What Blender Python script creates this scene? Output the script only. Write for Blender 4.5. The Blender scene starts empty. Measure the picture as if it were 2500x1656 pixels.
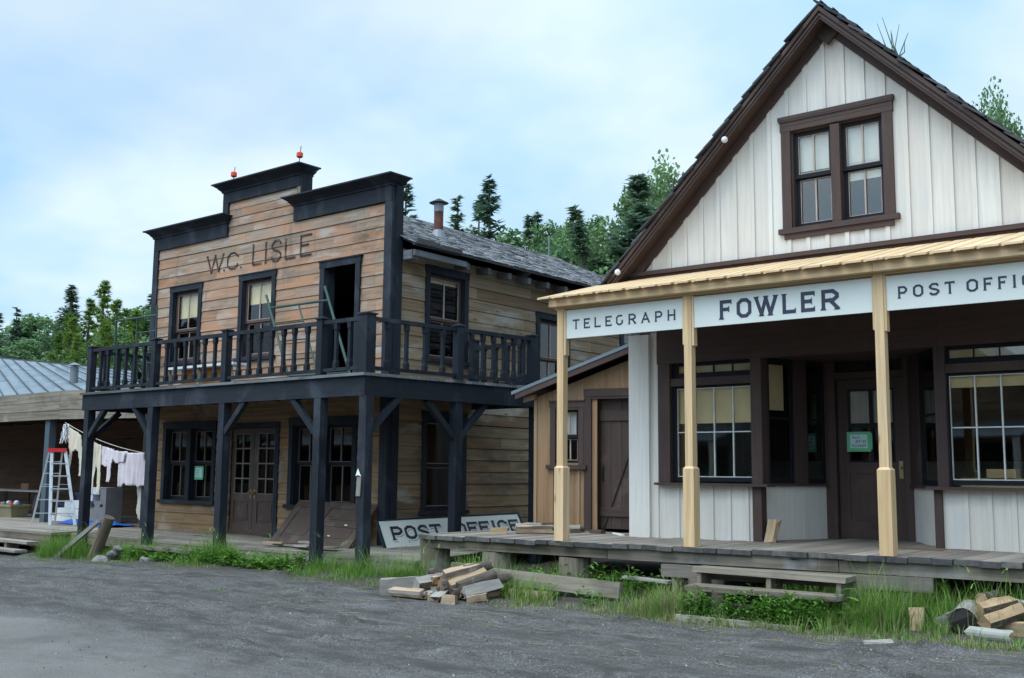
import bpy, math, random
from mathutils import Vector, Matrix, noise
R = math.radians
S = bpy.context.scene
COL = S.collection
# ---------------------------------------------------------------- camera
def make_camera():
    pitch, roll, yaw = 0.124872, 0.0094355, R(38.8)
    cp, sp = math.cos(pitch), math.sin(pitch)
    fwd = Vector((0, cp, sp)); up = Vector((0, -sp, cp)); rt = Vector((1, 0, 0))
    cr, sr = math.cos(roll), math.sin(roll)
    r2 = cr * rt + sr * up; u2 = -sr * rt + cr * up
    Z = Matrix.Rotation(yaw, 3, 'Z')
    r2, u2, fwd = Z @ r2, Z @ u2, Z @ fwd
    cam = bpy.data.cameras.new('camera'); co = bpy.data.objects.new('camera', cam); COL.objects.link(co)
    m = Matrix((r2, u2, -fwd)).transposed().to_4x4(); m.translation = Vector((0, 0, 1.52))
    co.matrix_world = m
    cam.sensor_fit = 'HORIZONTAL'; cam.sensor_width = 36.0; cam.lens = 36.0 * 2582 / 2500
    cam.clip_start = 0.05; cam.clip_end = 3000
    S.camera = co
make_camera()
# ---------------------------------------------------------------- light
SUN_EL, SUN_AZ = 62.0, 195.0        # azimuth of the sun, clockwise from +Y (north)
def make_world():
    w = bpy.data.worlds.new('World'); S.world = w; w.use_nodes = True
    nt = w.node_tree; nt.nodes.clear(); N = nt.nodes.new; L = nt.links.new
    out = N('ShaderNodeOutputWorld')
    sky = N('ShaderNodeTexSky'); sky.sky_type = 'NISHITA'; sky.sun_disc = False
    sky.sun_elevation = R(SUN_EL); sky.sun_rotation = R(SUN_AZ); sky.air_density = 1.0; sky.dust_density = 0.6; sky.ozone_density = 1.5
    b1 = N('ShaderNodeBackground'); b1.inputs['Strength'].default_value = 0.15
    L(sky.outputs[0], b1.inputs['Color'])
    tc = N('ShaderNodeTexCoord'); sp = N('ShaderNodeSeparateXYZ'); L(tc.outputs['Generated'], sp.inputs[0])
    za = N('ShaderNodeMath'); za.operation = 'ADD'; za.inputs[1].default_value = 0.28; L(sp.outputs['Z'], za.inputs[0])
    dx = N('ShaderNodeMath'); dx.operation = 'DIVIDE'; L(sp.outputs['X'], dx.inputs[0]); L(za.outputs[0], dx.inputs[1])
    dy = N('ShaderNodeMath'); dy.operation = 'DIVIDE'; L(sp.outputs['Y'], dy.inputs[0]); L(za.outputs[0], dy.inputs[1])
    cb = N('ShaderNodeCombineXYZ'); L(dx.outputs[0], cb.inputs[0]); L(dy.outputs[0], cb.inputs[1]); cb.inputs[2].default_value = 3.7
    n1 = N('ShaderNodeTexNoise'); n1.inputs['Scale'].default_value = 1.15; n1.inputs['Detail'].default_value = 5; n1.inputs['Roughness'].default_value = 0.5; n1.inputs['Distortion'].default_value = 0.5
    L(cb.outputs[0], n1.inputs['Vector'])
    cr = N('ShaderNodeValToRGB'); cr.color_ramp.elements[0].position = 0.36; cr.color_ramp.elements[0].color = (0.72, 0.72, 0.72, 1)
    cr.color_ramp.elements[1].position = 0.58; cr.color_ramp.elements[1].color = (1, 1, 1, 1); cr.color_ramp.interpolation = 'EASE'
    L(n1.outputs['Fac'], cr.inputs[0])
    n2 = N('ShaderNodeTexNoise'); n2.inputs['Scale'].default_value = 2.1; n2.inputs['Detail'].default_value = 4; L(cb.outputs[0], n2.inputs['Vector'])
    c2 = N('ShaderNodeValToRGB'); c2.color_ramp.elements[0].position = 0.34; c2.color_ramp.elements[0].color = (0.42, 0.66, 0.90, 1)
    c2.color_ramp.elements[1].position = 0.60; c2.color_ramp.elements[1].color = (0.68, 0.82, 0.90, 1); L(n2.outputs['Fac'], c2.inputs[0])
    b2 = N('ShaderNodeBackground'); b2.inputs['Strength'].default_value = 1.0; L(c2.outputs[0], b2.inputs['Color'])
    az, el = R(SUN_AZ), R(SUN_EL)
    dt = N('ShaderNodeVectorMath'); dt.operation = 'DOT_PRODUCT'; L(tc.outputs['Generated'], dt.inputs[0]); dt.inputs[1].default_value = (math.sin(az) * math.cos(el), math.cos(az) * math.cos(el), math.sin(el))
    mr = N('ShaderNodeMapRange'); mr.interpolation_type = 'SMOOTHSTEP'; mr.inputs[1].default_value = 0.35; mr.inputs[2].default_value = 1.0; mr.inputs[3].default_value = 1.0; mr.inputs[4].default_value = 3.0; L(dt.outputs['Value'], mr.inputs[0])
    L(mr.outputs[0], b2.inputs['Strength'])
    mx = N('ShaderNodeMixShader'); L(cr.outputs[0], mx.inputs[0]); L(b1.outputs[0], mx.inputs[1]); L(b2.outputs[0], mx.inputs[2])
    L(mx.outputs[0], out.inputs['Surface'])
make_world()
def make_sun():
    l = bpy.data.lights.new('sun', 'SUN'); l.energy = 1.3; l.angle = R(35); l.color = (1.0, 0.96, 0.91)
    o = bpy.data.objects.new('sun', l); COL.objects.link(o)
    az = R(SUN_AZ); el = R(SUN_EL)
    d = Vector((math.sin(az) * math.cos(el), math.cos(az) * math.cos(el), math.sin(el)))
    o.rotation_euler = d.to_track_quat('Z', 'Y').to_euler(); o.location = d * 60
make_sun()
S.view_settings.view_transform = 'Standard'; S.view_settings.look = 'None'; S.view_settings.exposure = 0.28; S.view_settings.gamma = 1.0
S.cycles.max_bounces = 6; S.cycles.transparent_max_bounces = 12; S.cycles.caustics_reflective = False; S.cycles.caustics_refractive = False
# ---------------------------------------------------------------- helpers
rnd = random.Random(7)
U = rnd.uniform
ROOTM = {}
def tag(o, label=None, cat=None, group=None, kind=None):
    if label: o['label'] = label
    if cat: o['category'] = cat
    if group: o['group'] = group
    if kind: o['kind'] = kind
    return o
def thing(name, label, cat, loc=(0, 0, 0), rz=0.0, group=None):
    o = bpy.data.objects.new(name, None); COL.objects.link(o); o.empty_display_size = 0.2
    o.location = loc; o.rotation_euler = (0, 0, rz)
    ROOTM[o.name] = (Matrix.Translation(loc) @ Matrix.Rotation(rz, 4, 'Z')).inverted()
    return tag(o, label, cat, group)
def copy_tree(o, parent=None):
    c = o.copy(); COL.objects.link(c); c.parent = parent
    for ch in list(o.children): copy_tree(ch, c)
    return c
class MB:
    def __init__(s): s.v = []; s.f = []; s.uv = []; s.t = []
    def poly(s, pts, uvs=None, t=0.5):
        i = len(s.v); s.v.extend([tuple(p) for p in pts]); s.f.append(tuple(range(i, i + len(pts))))
        s.uv.extend(uvs if uvs else [(p[0] + 0.37 * p[1], p[2] + 0.61 * p[1]) for p in pts]); s.t.append(t)
    def hexa(s, o, a, b, c, t=None, g=None, jit=0.0, taper=None):
        """oriented box from corner o with edge vectors a, b, c; g = index of the grain edge"""
        o, a, b, c = Vector(o), Vector(a), Vector(b), Vector(c)
        if a.cross(b).dot(c) < 0: a, b = b, a; g = {0: 1, 1: 0}.get(g, g)
        E = (a, b, c); Ln = [e.length for e in E]
        if g is None: g = Ln.index(max(Ln))
        if t is None: t = rnd.random()
        P = {}
        for i in (0, 1):
            for j in (0, 1):
                for k in (0, 1):
                    p = o + i * a + j * b + k * c
                    if jit: p = p + Vector((U(-jit, jit), U(-jit, jit), U(-jit, jit)))
                    P[i, j, k] = p
        ru, rv = U(0, 50), U(0, 50)
        faces = [((0, 0, 0), (0, 1, 0), (1, 1, 0), (1, 0, 0)), ((0, 0, 1), (1, 0, 1), (1, 1, 1), (0, 1, 1)),
                 ((0, 0, 0), (1, 0, 0), (1, 0, 1), (0, 0, 1)), ((0, 1, 0), (0, 1, 1), (1, 1, 1), (1, 1, 0)),
                 ((0, 0, 0), (0, 0, 1), (0, 1, 1), (0, 1, 0)), ((1, 0, 0), (1, 1, 0), (1, 1, 1), (1, 0, 1))]
        ax = (2, 2, 1, 1, 0, 0)
        for fc, nax in zip(faces, ax):
            oth = [q for q in (0, 1, 2) if q != nax]
            uv = []
            for q in fc:
                if g in oth:
                    h = [x for x in oth if x != g][0]
                    uv.append((ru + q[g] * Ln[g], rv + q[h] * Ln[h] + nax * 3.3))
                else:
                    uv.append((ru + q[oth[0]] * Ln[oth[0]] * 3, rv + q[oth[1]] * Ln[oth[1]]))
            s.poly([P[q] for q in fc], uv, t)
    def box(s, x0, x1, y0, y1, z0, z1, t=None, g=None, jit=0.0):
        s.hexa((x0, y0, z0), (x1 - x0, 0, 0), (0, y1 - y0, 0), (0, 0, z1 - z0), t, g, jit)
    def fbox(s, F, u0, u1, n0, n1, z0, z1, t=None, g=None, jit=0.0):
        O, UU, NN = F
        s.hexa(O + UU * u0 + NN * n0 + Vector((0, 0, z0)), UU * (u1 - u0), NN * (n1 - n0), Vector((0, 0, z1 - z0)), t, g, jit)
    def beam(s, p0, p1, w, h, up=(0, 0, 1), t=None, jit=0.0):
        p0, p1 = Vector(p0), Vector(p1); d = p1 - p0; up = Vector(up)
        sd = d.cross(up).normalized(); u2 = sd.cross(d).normalized()
        s.hexa(p0 - sd * w / 2 - u2 * h / 2, d, sd * w, u2 * h, t, 0, jit)
    def cyl(s, p0, p1, r0, r1=None, n=10, t=None, caps=True, wob=0.0):
        p0, p1 = Vector(p0), Vector(p1); r1 = r0 if r1 is None else r1
        if t is None: t = rnd.random()
        d = (p1 - p0); L = d.length; q = d.to_track_quat('Z', 'Y'); ru = U(0, 50)
        w = [1 + U(-wob, wob) for _ in range(n)]
        A = [p0 + q @ Vector((math.cos(2 * math.pi * i / n) * r0 * w[i], math.sin(2 * math.pi * i / n) * r0 * w[i], 0)) for i in range(n)]
        B = [p1 + q @ Vector((math.cos(2 * math.pi * i / n) * r1 * w[i], math.sin(2 * math.pi * i / n) * r1 * w[i], 0)) for i in range(n)]
        for i in range(n):
            j = (i + 1) % n; v0 = i * 2 * math.pi * r0 / n; v1 = (i + 1) * 2 * math.pi * r0 / n
            s.poly([A[i], A[j], B[j], B[i]], [(ru, v0), (ru, v1), (ru + L, v1), (ru + L, v0)], t)
        if caps:
            if r0 > 1e-4: s.poly(A[::-1], None, t)
            if r1 > 1e-4: s.poly(B, None, t)
    def tube(s, pts, r, n=6, t=None):
        for a, b in zip(pts[:-1], pts[1:]):
            s.cyl(a, b, r, r, n, t if t is not None else 0.5, True)
    def prism(s, pts, vec, t=None, g=None):
        """extrude a planar polygon by vec"""
        pts = [Vector(p) for p in pts]; vec = Vector(vec)
        nrm = Vector((0, 0, 0))
        for i in range(len(pts)): nrm += pts[i].cross(pts[(i + 1) % len(pts)])
        if nrm.dot(vec) > 0: pts = pts[::-1]
        if t is None: t = rnd.random()
        q = [p + vec for p in pts]; n = len(pts); ru, rv = U(0, 50), U(0, 50)
        gd = Vector(g).normalized() if g else (pts[1] - pts[0]).normalized()
        hd = gd.cross(vec.normalized())
        uvf = lambda p: (ru + (p - pts[0]).dot(gd), rv + (p - pts[0]).dot(hd))
        s.poly(pts, [uvf(p) for p in pts], t); s.poly(q[::-1], [uvf(p) for p in q[::-1]], t)
        for i in range(n):
            j = (i + 1) % n; l = (pts[j] - pts[i]).length; al = abs((pts[j] - pts[i]).normalized().dot(gd)) > 0.7
            w = vec.length
            uv = [(ru, rv), (ru, rv + w), (ru + l, rv + w), (ru + l, rv)] if al else [(ru, rv), (ru + w, rv), (ru + w, rv + l), (ru, rv + l)]
            s.poly([pts[i], q[i], q[j], pts[j]], uv, t)
    def build(s, name, mat, parent=None, smooth=False, bevel=0.0):
        m = bpy.data.meshes.new(name)
        vs = s.v
        key = None
        if parent is not None:
            key = parent.name
            M = ROOTM[key]; vs = [tuple(M @ Vector(p)) for p in vs]
        m.from_pydata(vs, [], s.f)
        uvl = m.uv_layers.new(name='UVMap'); uvl.data.foreach_set('uv', [c for p in s.uv for c in p])
        at = m.attributes.new('tint', 'FLOAT', 'FACE'); at.data.foreach_set('value', s.t)
        if smooth: m.polygons.foreach_set('use_smooth', [True] * len(m.polygons))
        m.materials.append(mat)
        o = bpy.data.objects.new(name, m); COL.objects.link(o)
        if parent is not None:
            o.parent = parent; ROOTM[o.name] = ROOTM[key]
        if bevel:
            b = o.modifiers.new('bevel', 'BEVEL'); b.width = bevel; b.segments = 1; b.limit_method = 'ANGLE'; b.angle_limit = R(50)
        return o
def frame(o, u, n=None):
    u = Vector((u[0], u[1], 0)).normalized()
    return (Vector((o[0], o[1], 0)), u, Vector((u.y, -u.x, 0)))      # u runs to the right seen from outside, n points outward
# ---------------------------------------------------------------- materials
def nodes(name):
    m = bpy.data.materials.new(name); m.use_nodes = True; nt = m.node_tree; nt.nodes.clear()
    out = nt.nodes.new('ShaderNodeOutputMaterial'); bs = nt.nodes.new('ShaderNodeBsdfPrincipled')
    nt.links.new(bs.outputs[0], out.inputs[0])
    return m, nt, bs, out
def rgba(c): return (c[0], c[1], c[2], 1)
def mixc(nt, fac, a, b, mode='MIX'):
    n = nt.nodes.new('ShaderNodeMix'); n.data_type = 'RGBA'; n.blend_type = mode
    for sock, val in ((n.inputs[0], fac), (n.inputs[6], a), (n.inputs[7], b)):
        if isinstance(val, (int, float)): sock.default_value = val
        elif isinstance(val, tuple): sock.default_value = rgba(val)
        else: nt.links.new(val, sock)
    return n.outputs[2]
def ramp(nt, src, els, interp='LINEAR'):
    n = nt.nodes.new('ShaderNodeValToRGB'); cr = n.color_ramp; cr.interpolation = interp
    while len(cr.elements) < len(els): cr.elements.new(0.5)
    while len(cr.elements) > len(els): cr.elements.remove(cr.elements[-1])
    for e, (p, c) in zip(cr.elements, els):
        e.position = p; e.color = rgba(c) if isinstance(c, tuple) else (c, c, c, 1)
    nt.links.new(src, n.inputs[0]); return n.outputs[0]
def noise_n(nt, vec, scale, detail=4, rough=0.55, dist=0.0):
    n = nt.nodes.new('ShaderNodeTexNoise'); n.inputs['Scale'].default_value = scale; n.inputs['Detail'].default_value = detail
    n.inputs['Roughness'].default_value = rough; n.inputs['Distortion'].default_value = dist; nt.links.new(vec, n.inputs['Vector']); return n.outputs['Fac']
def mapped(nt, vec, sc):
    n = nt.nodes.new('ShaderNodeMapping'); n.inputs['Scale'].default_value = sc; nt.links.new(vec, n.inputs['Vector']); return n.outputs[0]
def wood(name, tints, grain=0.4, gs=(1.3, 26), stains=(), chips=None, knots=None, kr=(0.03, 0.07, 0.12), rough=0.85, bump=0.25, spec=0.2):
    """wood or painted wood: per-board tint, grain along UV.x, blotches (stains), bare or chipped streaks, knots"""
    m, nt, bs, out = nodes(name); L = nt.links.new
    at = nt.nodes.new('ShaderNodeAttribute'); at.attribute_name = 'tint'
    tc = nt.nodes.new('ShaderNodeTexCoord')
    uv = mapped(nt, tc.outputs['UV'], (gs[0], gs[1], 1))
    g = noise_n(nt, uv, 1.0, 6, 0.62, 0.25)
    base = ramp(nt, at.outputs['Fac'], [(i / max(1, len(tints) - 1), c) for i, c in enumerate(tints)])
    gm = ramp(nt, g, [(0.28, 1 - grain), (0.5, 1.0 - grain * 0.25), (0.72, 1 + grain * 0.35)])
    col = mixc(nt, 1.0, base, gm, 'MULTIPLY')
    for (sc, amt, scale, lo, hi) in stains:
        f = noise_n(nt, mapped(nt, tc.outputs['Object'], scale) if len(scale) == 3 else mapped(nt, tc.outputs['UV'], (scale[0], scale[1], 1)), 1.0, 5, 0.6, 0.3)
        fr = ramp(nt, f, [(lo, 0.0), (hi, amt)])
        col = mixc(nt, fr, col, sc)
    if knots:
        v = nt.nodes.new('ShaderNodeTexVoronoi'); v.feature = 'F1'; v.inputs['Scale'].default_value = 1.0
        L(mapped(nt, tc.outputs['UV'], (knots[1], knots[2], 1)), v.inputs['Vector'])
        kf = ramp(nt, v.outputs['Distance'], [(kr[0], 1.0), (kr[1], 0.45), (kr[2], 0.0)])
        col = mixc(nt, kf, col, knots[0])
    if chips:
        cc, lo, hi, cs = chips
        f = noise_n(nt, mapped(nt, tc.outputs['UV'], (cs[0], cs[1], 1)), 1.0, 6, 0.7)
        fr = ramp(nt, f, [(lo, 0.0), (hi, 1.0)])
        col = mixc(nt, fr, col, cc)
    L(col, bs.inputs['Base Color']); bs.inputs['Roughness'].default_value = rough; bs.inputs['Specular IOR Level'].default_value = spec
    if bump:
        b = nt.nodes.new('ShaderNodeBump'); b.inputs['Strength'].default_value = bump; b.inputs['Distance'].default_value = 0.01
        L(g, b.inputs['Height']); L(b.outputs[0], bs.inputs['Normal'])
    return m
def plain(name, c, rough=0.6, metal=0.0, var=0.12, scale=6.0, spec=0.4):
    m, nt, bs, out = nodes(name); tc = nt.nodes.new('ShaderNodeTexCoord')
    f = noise_n(nt, tc.outputs['Object'], scale, 4)
    gm = ramp(nt, f, [(0.3, 1 - var), (0.7, 1 + var)])
    nt.links.new(mixc(nt, 1.0, c, gm, 'MULTIPLY'), bs.inputs['Base Color'])
    bs.inputs['Roughness'].default_value = rough; bs.inputs['Metallic'].default_value = metal; bs.inputs['Specular IOR Level'].default_value = spec
    return m
def glass(name, tint=(0.92, 0.92, 0.91), boost=1.0):
    m = bpy.data.materials.new(name); m.use_nodes = True; nt = m.node_tree; nt.nodes.clear(); N = nt.nodes.new; L = nt.links.new
    out = N('ShaderNodeOutputMaterial'); mx = N('ShaderNodeMixShader'); tr = N('ShaderNodeBsdfTransparent'); gl = N('ShaderNodeBsdfGlossy')
    tr.inputs[0].default_value = rgba(tint); gl.inputs['Roughness'].default_value = 0.015; gl.inputs[0].default_value = (1, 1, 1, 1)
    fr = N('ShaderNodeLayerWeight'); fr.inputs[0].default_value = 0.5
    pw = N('ShaderNodeMath'); pw.operation = 'POWER'; pw.inputs[1].default_value = 5.0; L(fr.outputs['Facing'], pw.inputs[0])
    k = N('ShaderNodeMath'); k.operation = 'MULTIPLY_ADD'; k.inputs[1].default_value = 0.95; k.inputs[2].default_value = 0.04 * boost; L(pw.outputs[0], k.inputs[0])
    tc = N('ShaderNodeTexCoord'); nz = N('ShaderNodeTexNoise'); nz.inputs['Scale'].default_value = 2.5; L(tc.outputs['Object'], nz.inputs['Vector'])
    b = N('ShaderNodeBump'); b.inputs['Strength'].default_value = 0.012; b.inputs['Distance'].default_value = 0.02; L(nz.outputs['Fac'], b.inputs['Height']); L(b.outputs[0], gl.inputs['Normal'])
    L(k.outputs[0], mx.inputs[0]); L(tr.outputs[0], mx.inputs[1]); L(gl.outputs[0], mx.inputs[2]); L(mx.outputs[0], out.inputs[0])
    return m
def foliage(name, c0, c1, c2):
    m, nt, bs, out = nodes(name); L = nt.links.new
    at = nt.nodes.new('ShaderNodeAttribute'); at.attribute_name = 'tint'
    oi = nt.nodes.new('ShaderNodeObjectInfo')
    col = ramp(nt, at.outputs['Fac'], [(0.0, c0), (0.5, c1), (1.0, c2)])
    v = ramp(nt, oi.outputs['Random'], [(0.0, (0.8, 0.85, 0.85)), (1.0, (1.2, 1.1, 1.0))])
    col = mixc(nt, 1.0, col, v, 'MULTIPLY')
    L(col, bs.inputs['Base Color']); bs.inputs['Roughness'].default_value = 0.65; bs.inputs['Specular IOR Level'].default_value = 0.25
    tl = nt.nodes.new('ShaderNodeBsdfTranslucent'); L(col, tl.inputs[0])
    mx = nt.nodes.new('ShaderNodeMixShader'); mx.inputs[0].default_value = 0.3; L(bs.outputs[0], mx.inputs[1]); L(tl.outputs[0], mx.inputs[2]); L(mx.outputs[0], out.inputs[0])
    return m
M = {}
M['siding'] = wood('weathered_brown_siding', [(0.27, 0.175, 0.12), (0.36, 0.225, 0.15), (0.33, 0.24, 0.175), (0.41, 0.25, 0.165), (0.28, 0.215, 0.165), (0.42, 0.315, 0.24), (0.38, 0.215, 0.135), (0.36, 0.29, 0.23)], 0.42, (0.9, 22),
                   [((0.10, 0.075, 0.055), 0.8, (0.9, 0.9, 1.6), 0.55, 0.72), ((0.46, 0.235, 0.135), 0.75, (0.7, 2.2), 0.50, 0.62), ((0.44, 0.385, 0.34), 0.75, (1.1, 4.0), 0.53, 0.66), ((0.13, 0.10, 0.075), 0.7, (3.2, 3.2, 0.5), 0.58, 0.74)], rough=0.9)
M['siding_side'] = wood('weathered_tan_siding', [(0.21, 0.138, 0.082), (0.29, 0.195, 0.115), (0.33, 0.24, 0.15), (0.25, 0.18, 0.115), (0.31, 0.24, 0.165)], 0.45, (0.9, 24),
                   [((0.09, 0.065, 0.045), 0.75, (1.0, 0.7, 1.8), 0.55, 0.72), ((0.40, 0.38, 0.34), 0.7, (0.6, 0.6, 2.4), 0.56, 0.68)], rough=0.9, knots=((0.09, 0.06, 0.04), 1.5, 5.5))
M['siding_low'] = wood('orange_brown_siding', [(0.27, 0.165, 0.09), (0.33, 0.205, 0.112), (0.25, 0.17, 0.105), (0.36, 0.20, 0.095)], 0.45, (0.9, 22),
                   [((0.14, 0.09, 0.06), 0.8, (0.9, 0.9, 1.6), 0.52, 0.7), ((0.36, 0.29, 0.23), 0.8, (1.0, 1.0, 1.6), 0.54, 0.7)], rough=0.9)
M['navy'] = wood('weathered_navy_paint', [(0.014, 0.018, 0.025), (0.018, 0.022, 0.031), (0.023, 0.027, 0.037)], 0.35, (1.5, 20),
                 [((0.050, 0.060, 0.076), 0.85, (2.2, 2.2, 1.2), 0.52, 0.70)], chips=((0.32, 0.28, 0.24), 0.70, 0.74, (4.0, 30)), rough=0.7, bump=0.2, spec=0.22)
M['navy_bare'] = wood('grey_edge_boards', [(0.16, 0.17, 0.18), (0.24, 0.25, 0.26), (0.11, 0.12, 0.13)], 0.45, (1.5, 20), [((0.03, 0.035, 0.05), 0.8, (2, 2, 2), 0.55, 0.68)])
M['sash'] = wood('dark_sash_paint', [(0.012, 0.013, 0.019)], 0.2, chips=((0.2, 0.15, 0.12), 0.76, 0.8, (3, 25)), rough=0.55)
M['brown_sash'] = wood('brown_sash_paint', [(0.085, 0.05, 0.045), (0.105, 0.062, 0.054)], 0.25, chips=((0.35, 0.26, 0.22), 0.74, 0.78, (3, 25)), rough=0.6)
M['putty'] = plain('old_putty', (0.42, 0.34, 0.29), 0.8)
M['dull_bar'] = plain('dull_glazing_bar', (0.17, 0.14, 0.125), 0.8)
M['putty_white'] = plain('white_putty', (0.62, 0.62, 0.58), 0.8)
M['brown'] = wood('brown_trim_paint', [(0.068, 0.043, 0.037), (0.08, 0.050, 0.043), (0.060, 0.039, 0.035)], 0.25, (1.4, 22),
                  [((0.105, 0.072, 0.06), 0.7, (1.5, 1.5, 1.0), 0.55, 0.72)], chips=((0.4, 0.34, 0.3), 0.765, 0.79, (4, 34)), rough=0.65, spec=0.3)
M['brown_door'] = wood('worn_brown_door_paint', [(0.072, 0.047, 0.039), (0.085, 0.055, 0.045)], 0.3, (1.5, 22), [((0.16, 0.12, 0.10), 0.7, (2, 2, 2), 0.54, 0.7)],
                       chips=((0.5, 0.44, 0.4), 0.775, 0.79, (6, 30)), rough=0.55, spec=0.35)
M['white'] = wood('weathered_white_paint', [(0.655, 0.62, 0.57), (0.715, 0.68, 0.63), (0.685, 0.63, 0.57), (0.74, 0.71, 0.665)], 0.13, (1.2, 26),
                  [((0.62, 0.555, 0.49), 0.5, (1.6, 1.6, 0.5), 0.48, 0.72), ((0.52, 0.54, 0.56), 0.5, (2.5, 2.5, 0.6), 0.55, 0.72)],
                  chips=((0.25, 0.21, 0.18), 0.74, 0.77, (4, 20)), knots=((0.30, 0.25, 0.22), 1.3, 1.9), kr=(0.008, 0.016, 0.03), rough=0.75)
M['grey_board'] = wood('plain_grey_boards', [(0.24, 0.23, 0.22), (0.30, 0.29, 0.28)], 0.3, (1.2, 24))  # even grey tone shared by several board walls
M['new_wood'] = wood('new_yellow_pine', [(0.70, 0.485, 0.27), (0.76, 0.545, 0.32), (0.73, 0.525, 0.325), (0.66, 0.455, 0.25)], 0.36, (0.8, 22),
                     [((0.60, 0.38, 0.20), 0.6, (1.0, 9), 0.5, 0.7)], knots=((0.36, 0.19, 0.085), 1.9, 6.0), kr=(0.05, 0.10, 0.17), rough=0.65, bump=0.08)
M['deck'] = wood('grey_deck_planks', [(0.25, 0.215, 0.18), (0.31, 0.27, 0.23), (0.36, 0.32, 0.275), (0.27, 0.235, 0.20), (0.20, 0.175, 0.15)], 0.45, (0.8, 24),
                 [((0.12, 0.11, 0.10), 0.6, (1.2, 1.2, 1.2), 0.52, 0.7)], rough=0.92)
M['deck_edge'] = wood('dark_plank_ends', [(0.075, 0.072, 0.072), (0.12, 0.115, 0.11), (0.16, 0.15, 0.145), (0.055, 0.055, 0.06)], 0.5, (6, 20), rough=0.95)
M['old_beam'] = wood('old_grey_beam', [(0.175, 0.145, 0.11), (0.245, 0.205, 0.16), (0.30, 0.26, 0.21)], 0.55, (0.7, 18), [((0.08, 0.07, 0.06), 0.8, (0.9, 0.9, 2), 0.54, 0.72), ((0.34, 0.34, 0.34), 0.6, (1.2, 1.2, 1.5), 0.55, 0.7)], knots=((0.06, 0.05, 0.04), 1.2, 7), rough=0.93, bump=0.5)
M['lean'] = wood('raw_tan_boards', [(0.31, 0.185, 0.098), (0.37, 0.23, 0.13), (0.40, 0.26, 0.15), (0.34, 0.22, 0.125)], 0.35, (0.9, 22), [((0.33, 0.28, 0.23), 0.6, (1.5, 1.5, 0.6), 0.5, 0.7)], knots=((0.12, 0.08, 0.05), 1.0, 6), rough=0.88)
M['log_wall'] = wood('dark_log_wall', [(0.10, 0.062, 0.042), (0.13, 0.08, 0.052), (0.085, 0.055, 0.04)], 0.5, (0.8, 16), rough=0.9)
M['shake'] = wood('grey_cedar_shakes', [(0.10, 0.102, 0.11), (0.30, 0.305, 0.32), (0.44, 0.445, 0.46), (0.07, 0.07, 0.078), (0.38, 0.385, 0.395), (0.20, 0.20, 0.21)], 0.6, (2.0, 30), [((0.06, 0.06, 0.065), 0.7, (1.6, 1.6, 1.6), 0.54, 0.7)], rough=0.92)
M['dark_shake'] = wood('dark_shingles', [(0.045, 0.045, 0.05), (0.07, 0.07, 0.075), (0.10, 0.10, 0.105)], 0.5, (3, 24), rough=0.9)
M['dark'] = plain('dark_interior', (0.02, 0.018, 0.016), 0.95, var=0.2)  # near-black colour stands in for unlit rooms, holes and gaps
M['green_wall'] = wood('green_wainscot', [(0.17, 0.23, 0.20)], 0.1, rough=0.6)
M['blind'] = plain('cream_blind', (0.95, 0.77, 0.45), 0.8, var=0.05)
M['blind_white'] = plain('white_blind', (0.86, 0.87, 0.85), 0.8, var=0.05)
M['curtain'] = plain('grey_curtain', (0.55, 0.55, 0.5), 0.85, var=0.06)
M['glass'] = glass('window_glass')
M['glass_hi'] = glass('old_wavy_glass', (0.90, 0.90, 0.88), 1.5)
M['sign'] = plain('cream_sign_paint', (0.70, 0.72, 0.68), 0.55, var=0.03, scale=3)
M['sign_ink'] = plain('navy_sign_lettering', (0.035, 0.042, 0.075), 0.55, var=0.1)
M['black_ink'] = plain('black_lettering', (0.02, 0.02, 0.024), 0.6)
M['old_ink'] = wood('faded_black_lettering', [(0.048, 0.038, 0.040)], 0.4, (1, 20), [((0.20, 0.135, 0.10), 0.85, (5, 5, 5), 0.52, 0.68)])
M['metal'] = plain('galvanised_metal', (0.20, 0.225, 0.25), 0.55, 0.4, 0.15, 3)
M['tin'] = wood('weathered_tin_roof', [(0.15, 0.19, 0.225), (0.19, 0.235, 0.27), (0.17, 0.21, 0.245)], 0.15, (0.6, 5), [((0.11, 0.14, 0.17), 0.7, (1, 1, 1), 0.5, 0.7)], rough=0.5, bump=0.05)
M['tin_seam'] = plain('dark_roof_seam', (0.06, 0.058, 0.06), 0.7)
M['rust'] = plain('rusty_pipe', (0.12, 0.045, 0.032), 0.85, 0.0, 0.35, 9)
M['alu'] = plain('aluminium', (0.62, 0.63, 0.65), 0.38, 0.7, 0.06)
M['red'] = plain('red_plastic', (0.62, 0.03, 0.035), 0.4)
M['orange_red'] = plain('red_float', (0.75, 0.07, 0.03), 0.5)
M['iron'] = plain('dark_iron', (0.03, 0.028, 0.027), 0.75, 0.0)
M['brass'] = plain('old_brass', (0.30, 0.22, 0.12), 0.45, 0.7)
M['green_steel'] = wood('green_scaffold_paint', [(0.035, 0.075, 0.062)], 0.2, chips=((0.35, 0.37, 0.36), 0.72, 0.76, (10, 10)), rough=0.5)
M['orange_ply'] = wood('orange_plywood', [(0.40, 0.17, 0.055)], 0.3, (1.2, 8), rough=0.8)
M['blue_post'] = wood('faded_blue_paint', [(0.085, 0.115, 0.14)], 0.3, chips=((0.3, 0.3, 0.3), 0.72, 0.76, (3, 25)))
M['cloth_cream'] = plain('cream_cloth', (0.62, 0.56, 0.44), 0.9, var=0.06)
M['cloth_pale'] = plain('pale_lilac_cloth', (0.66, 0.585, 0.635), 0.9, var=0.05)
M['cloth_grey'] = plain('grey_cream_cloth', (0.50, 0.47, 0.41), 0.9, var=0.06)
M['rope'] = plain('rope', (0.5, 0.48, 0.42), 0.9)
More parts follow.
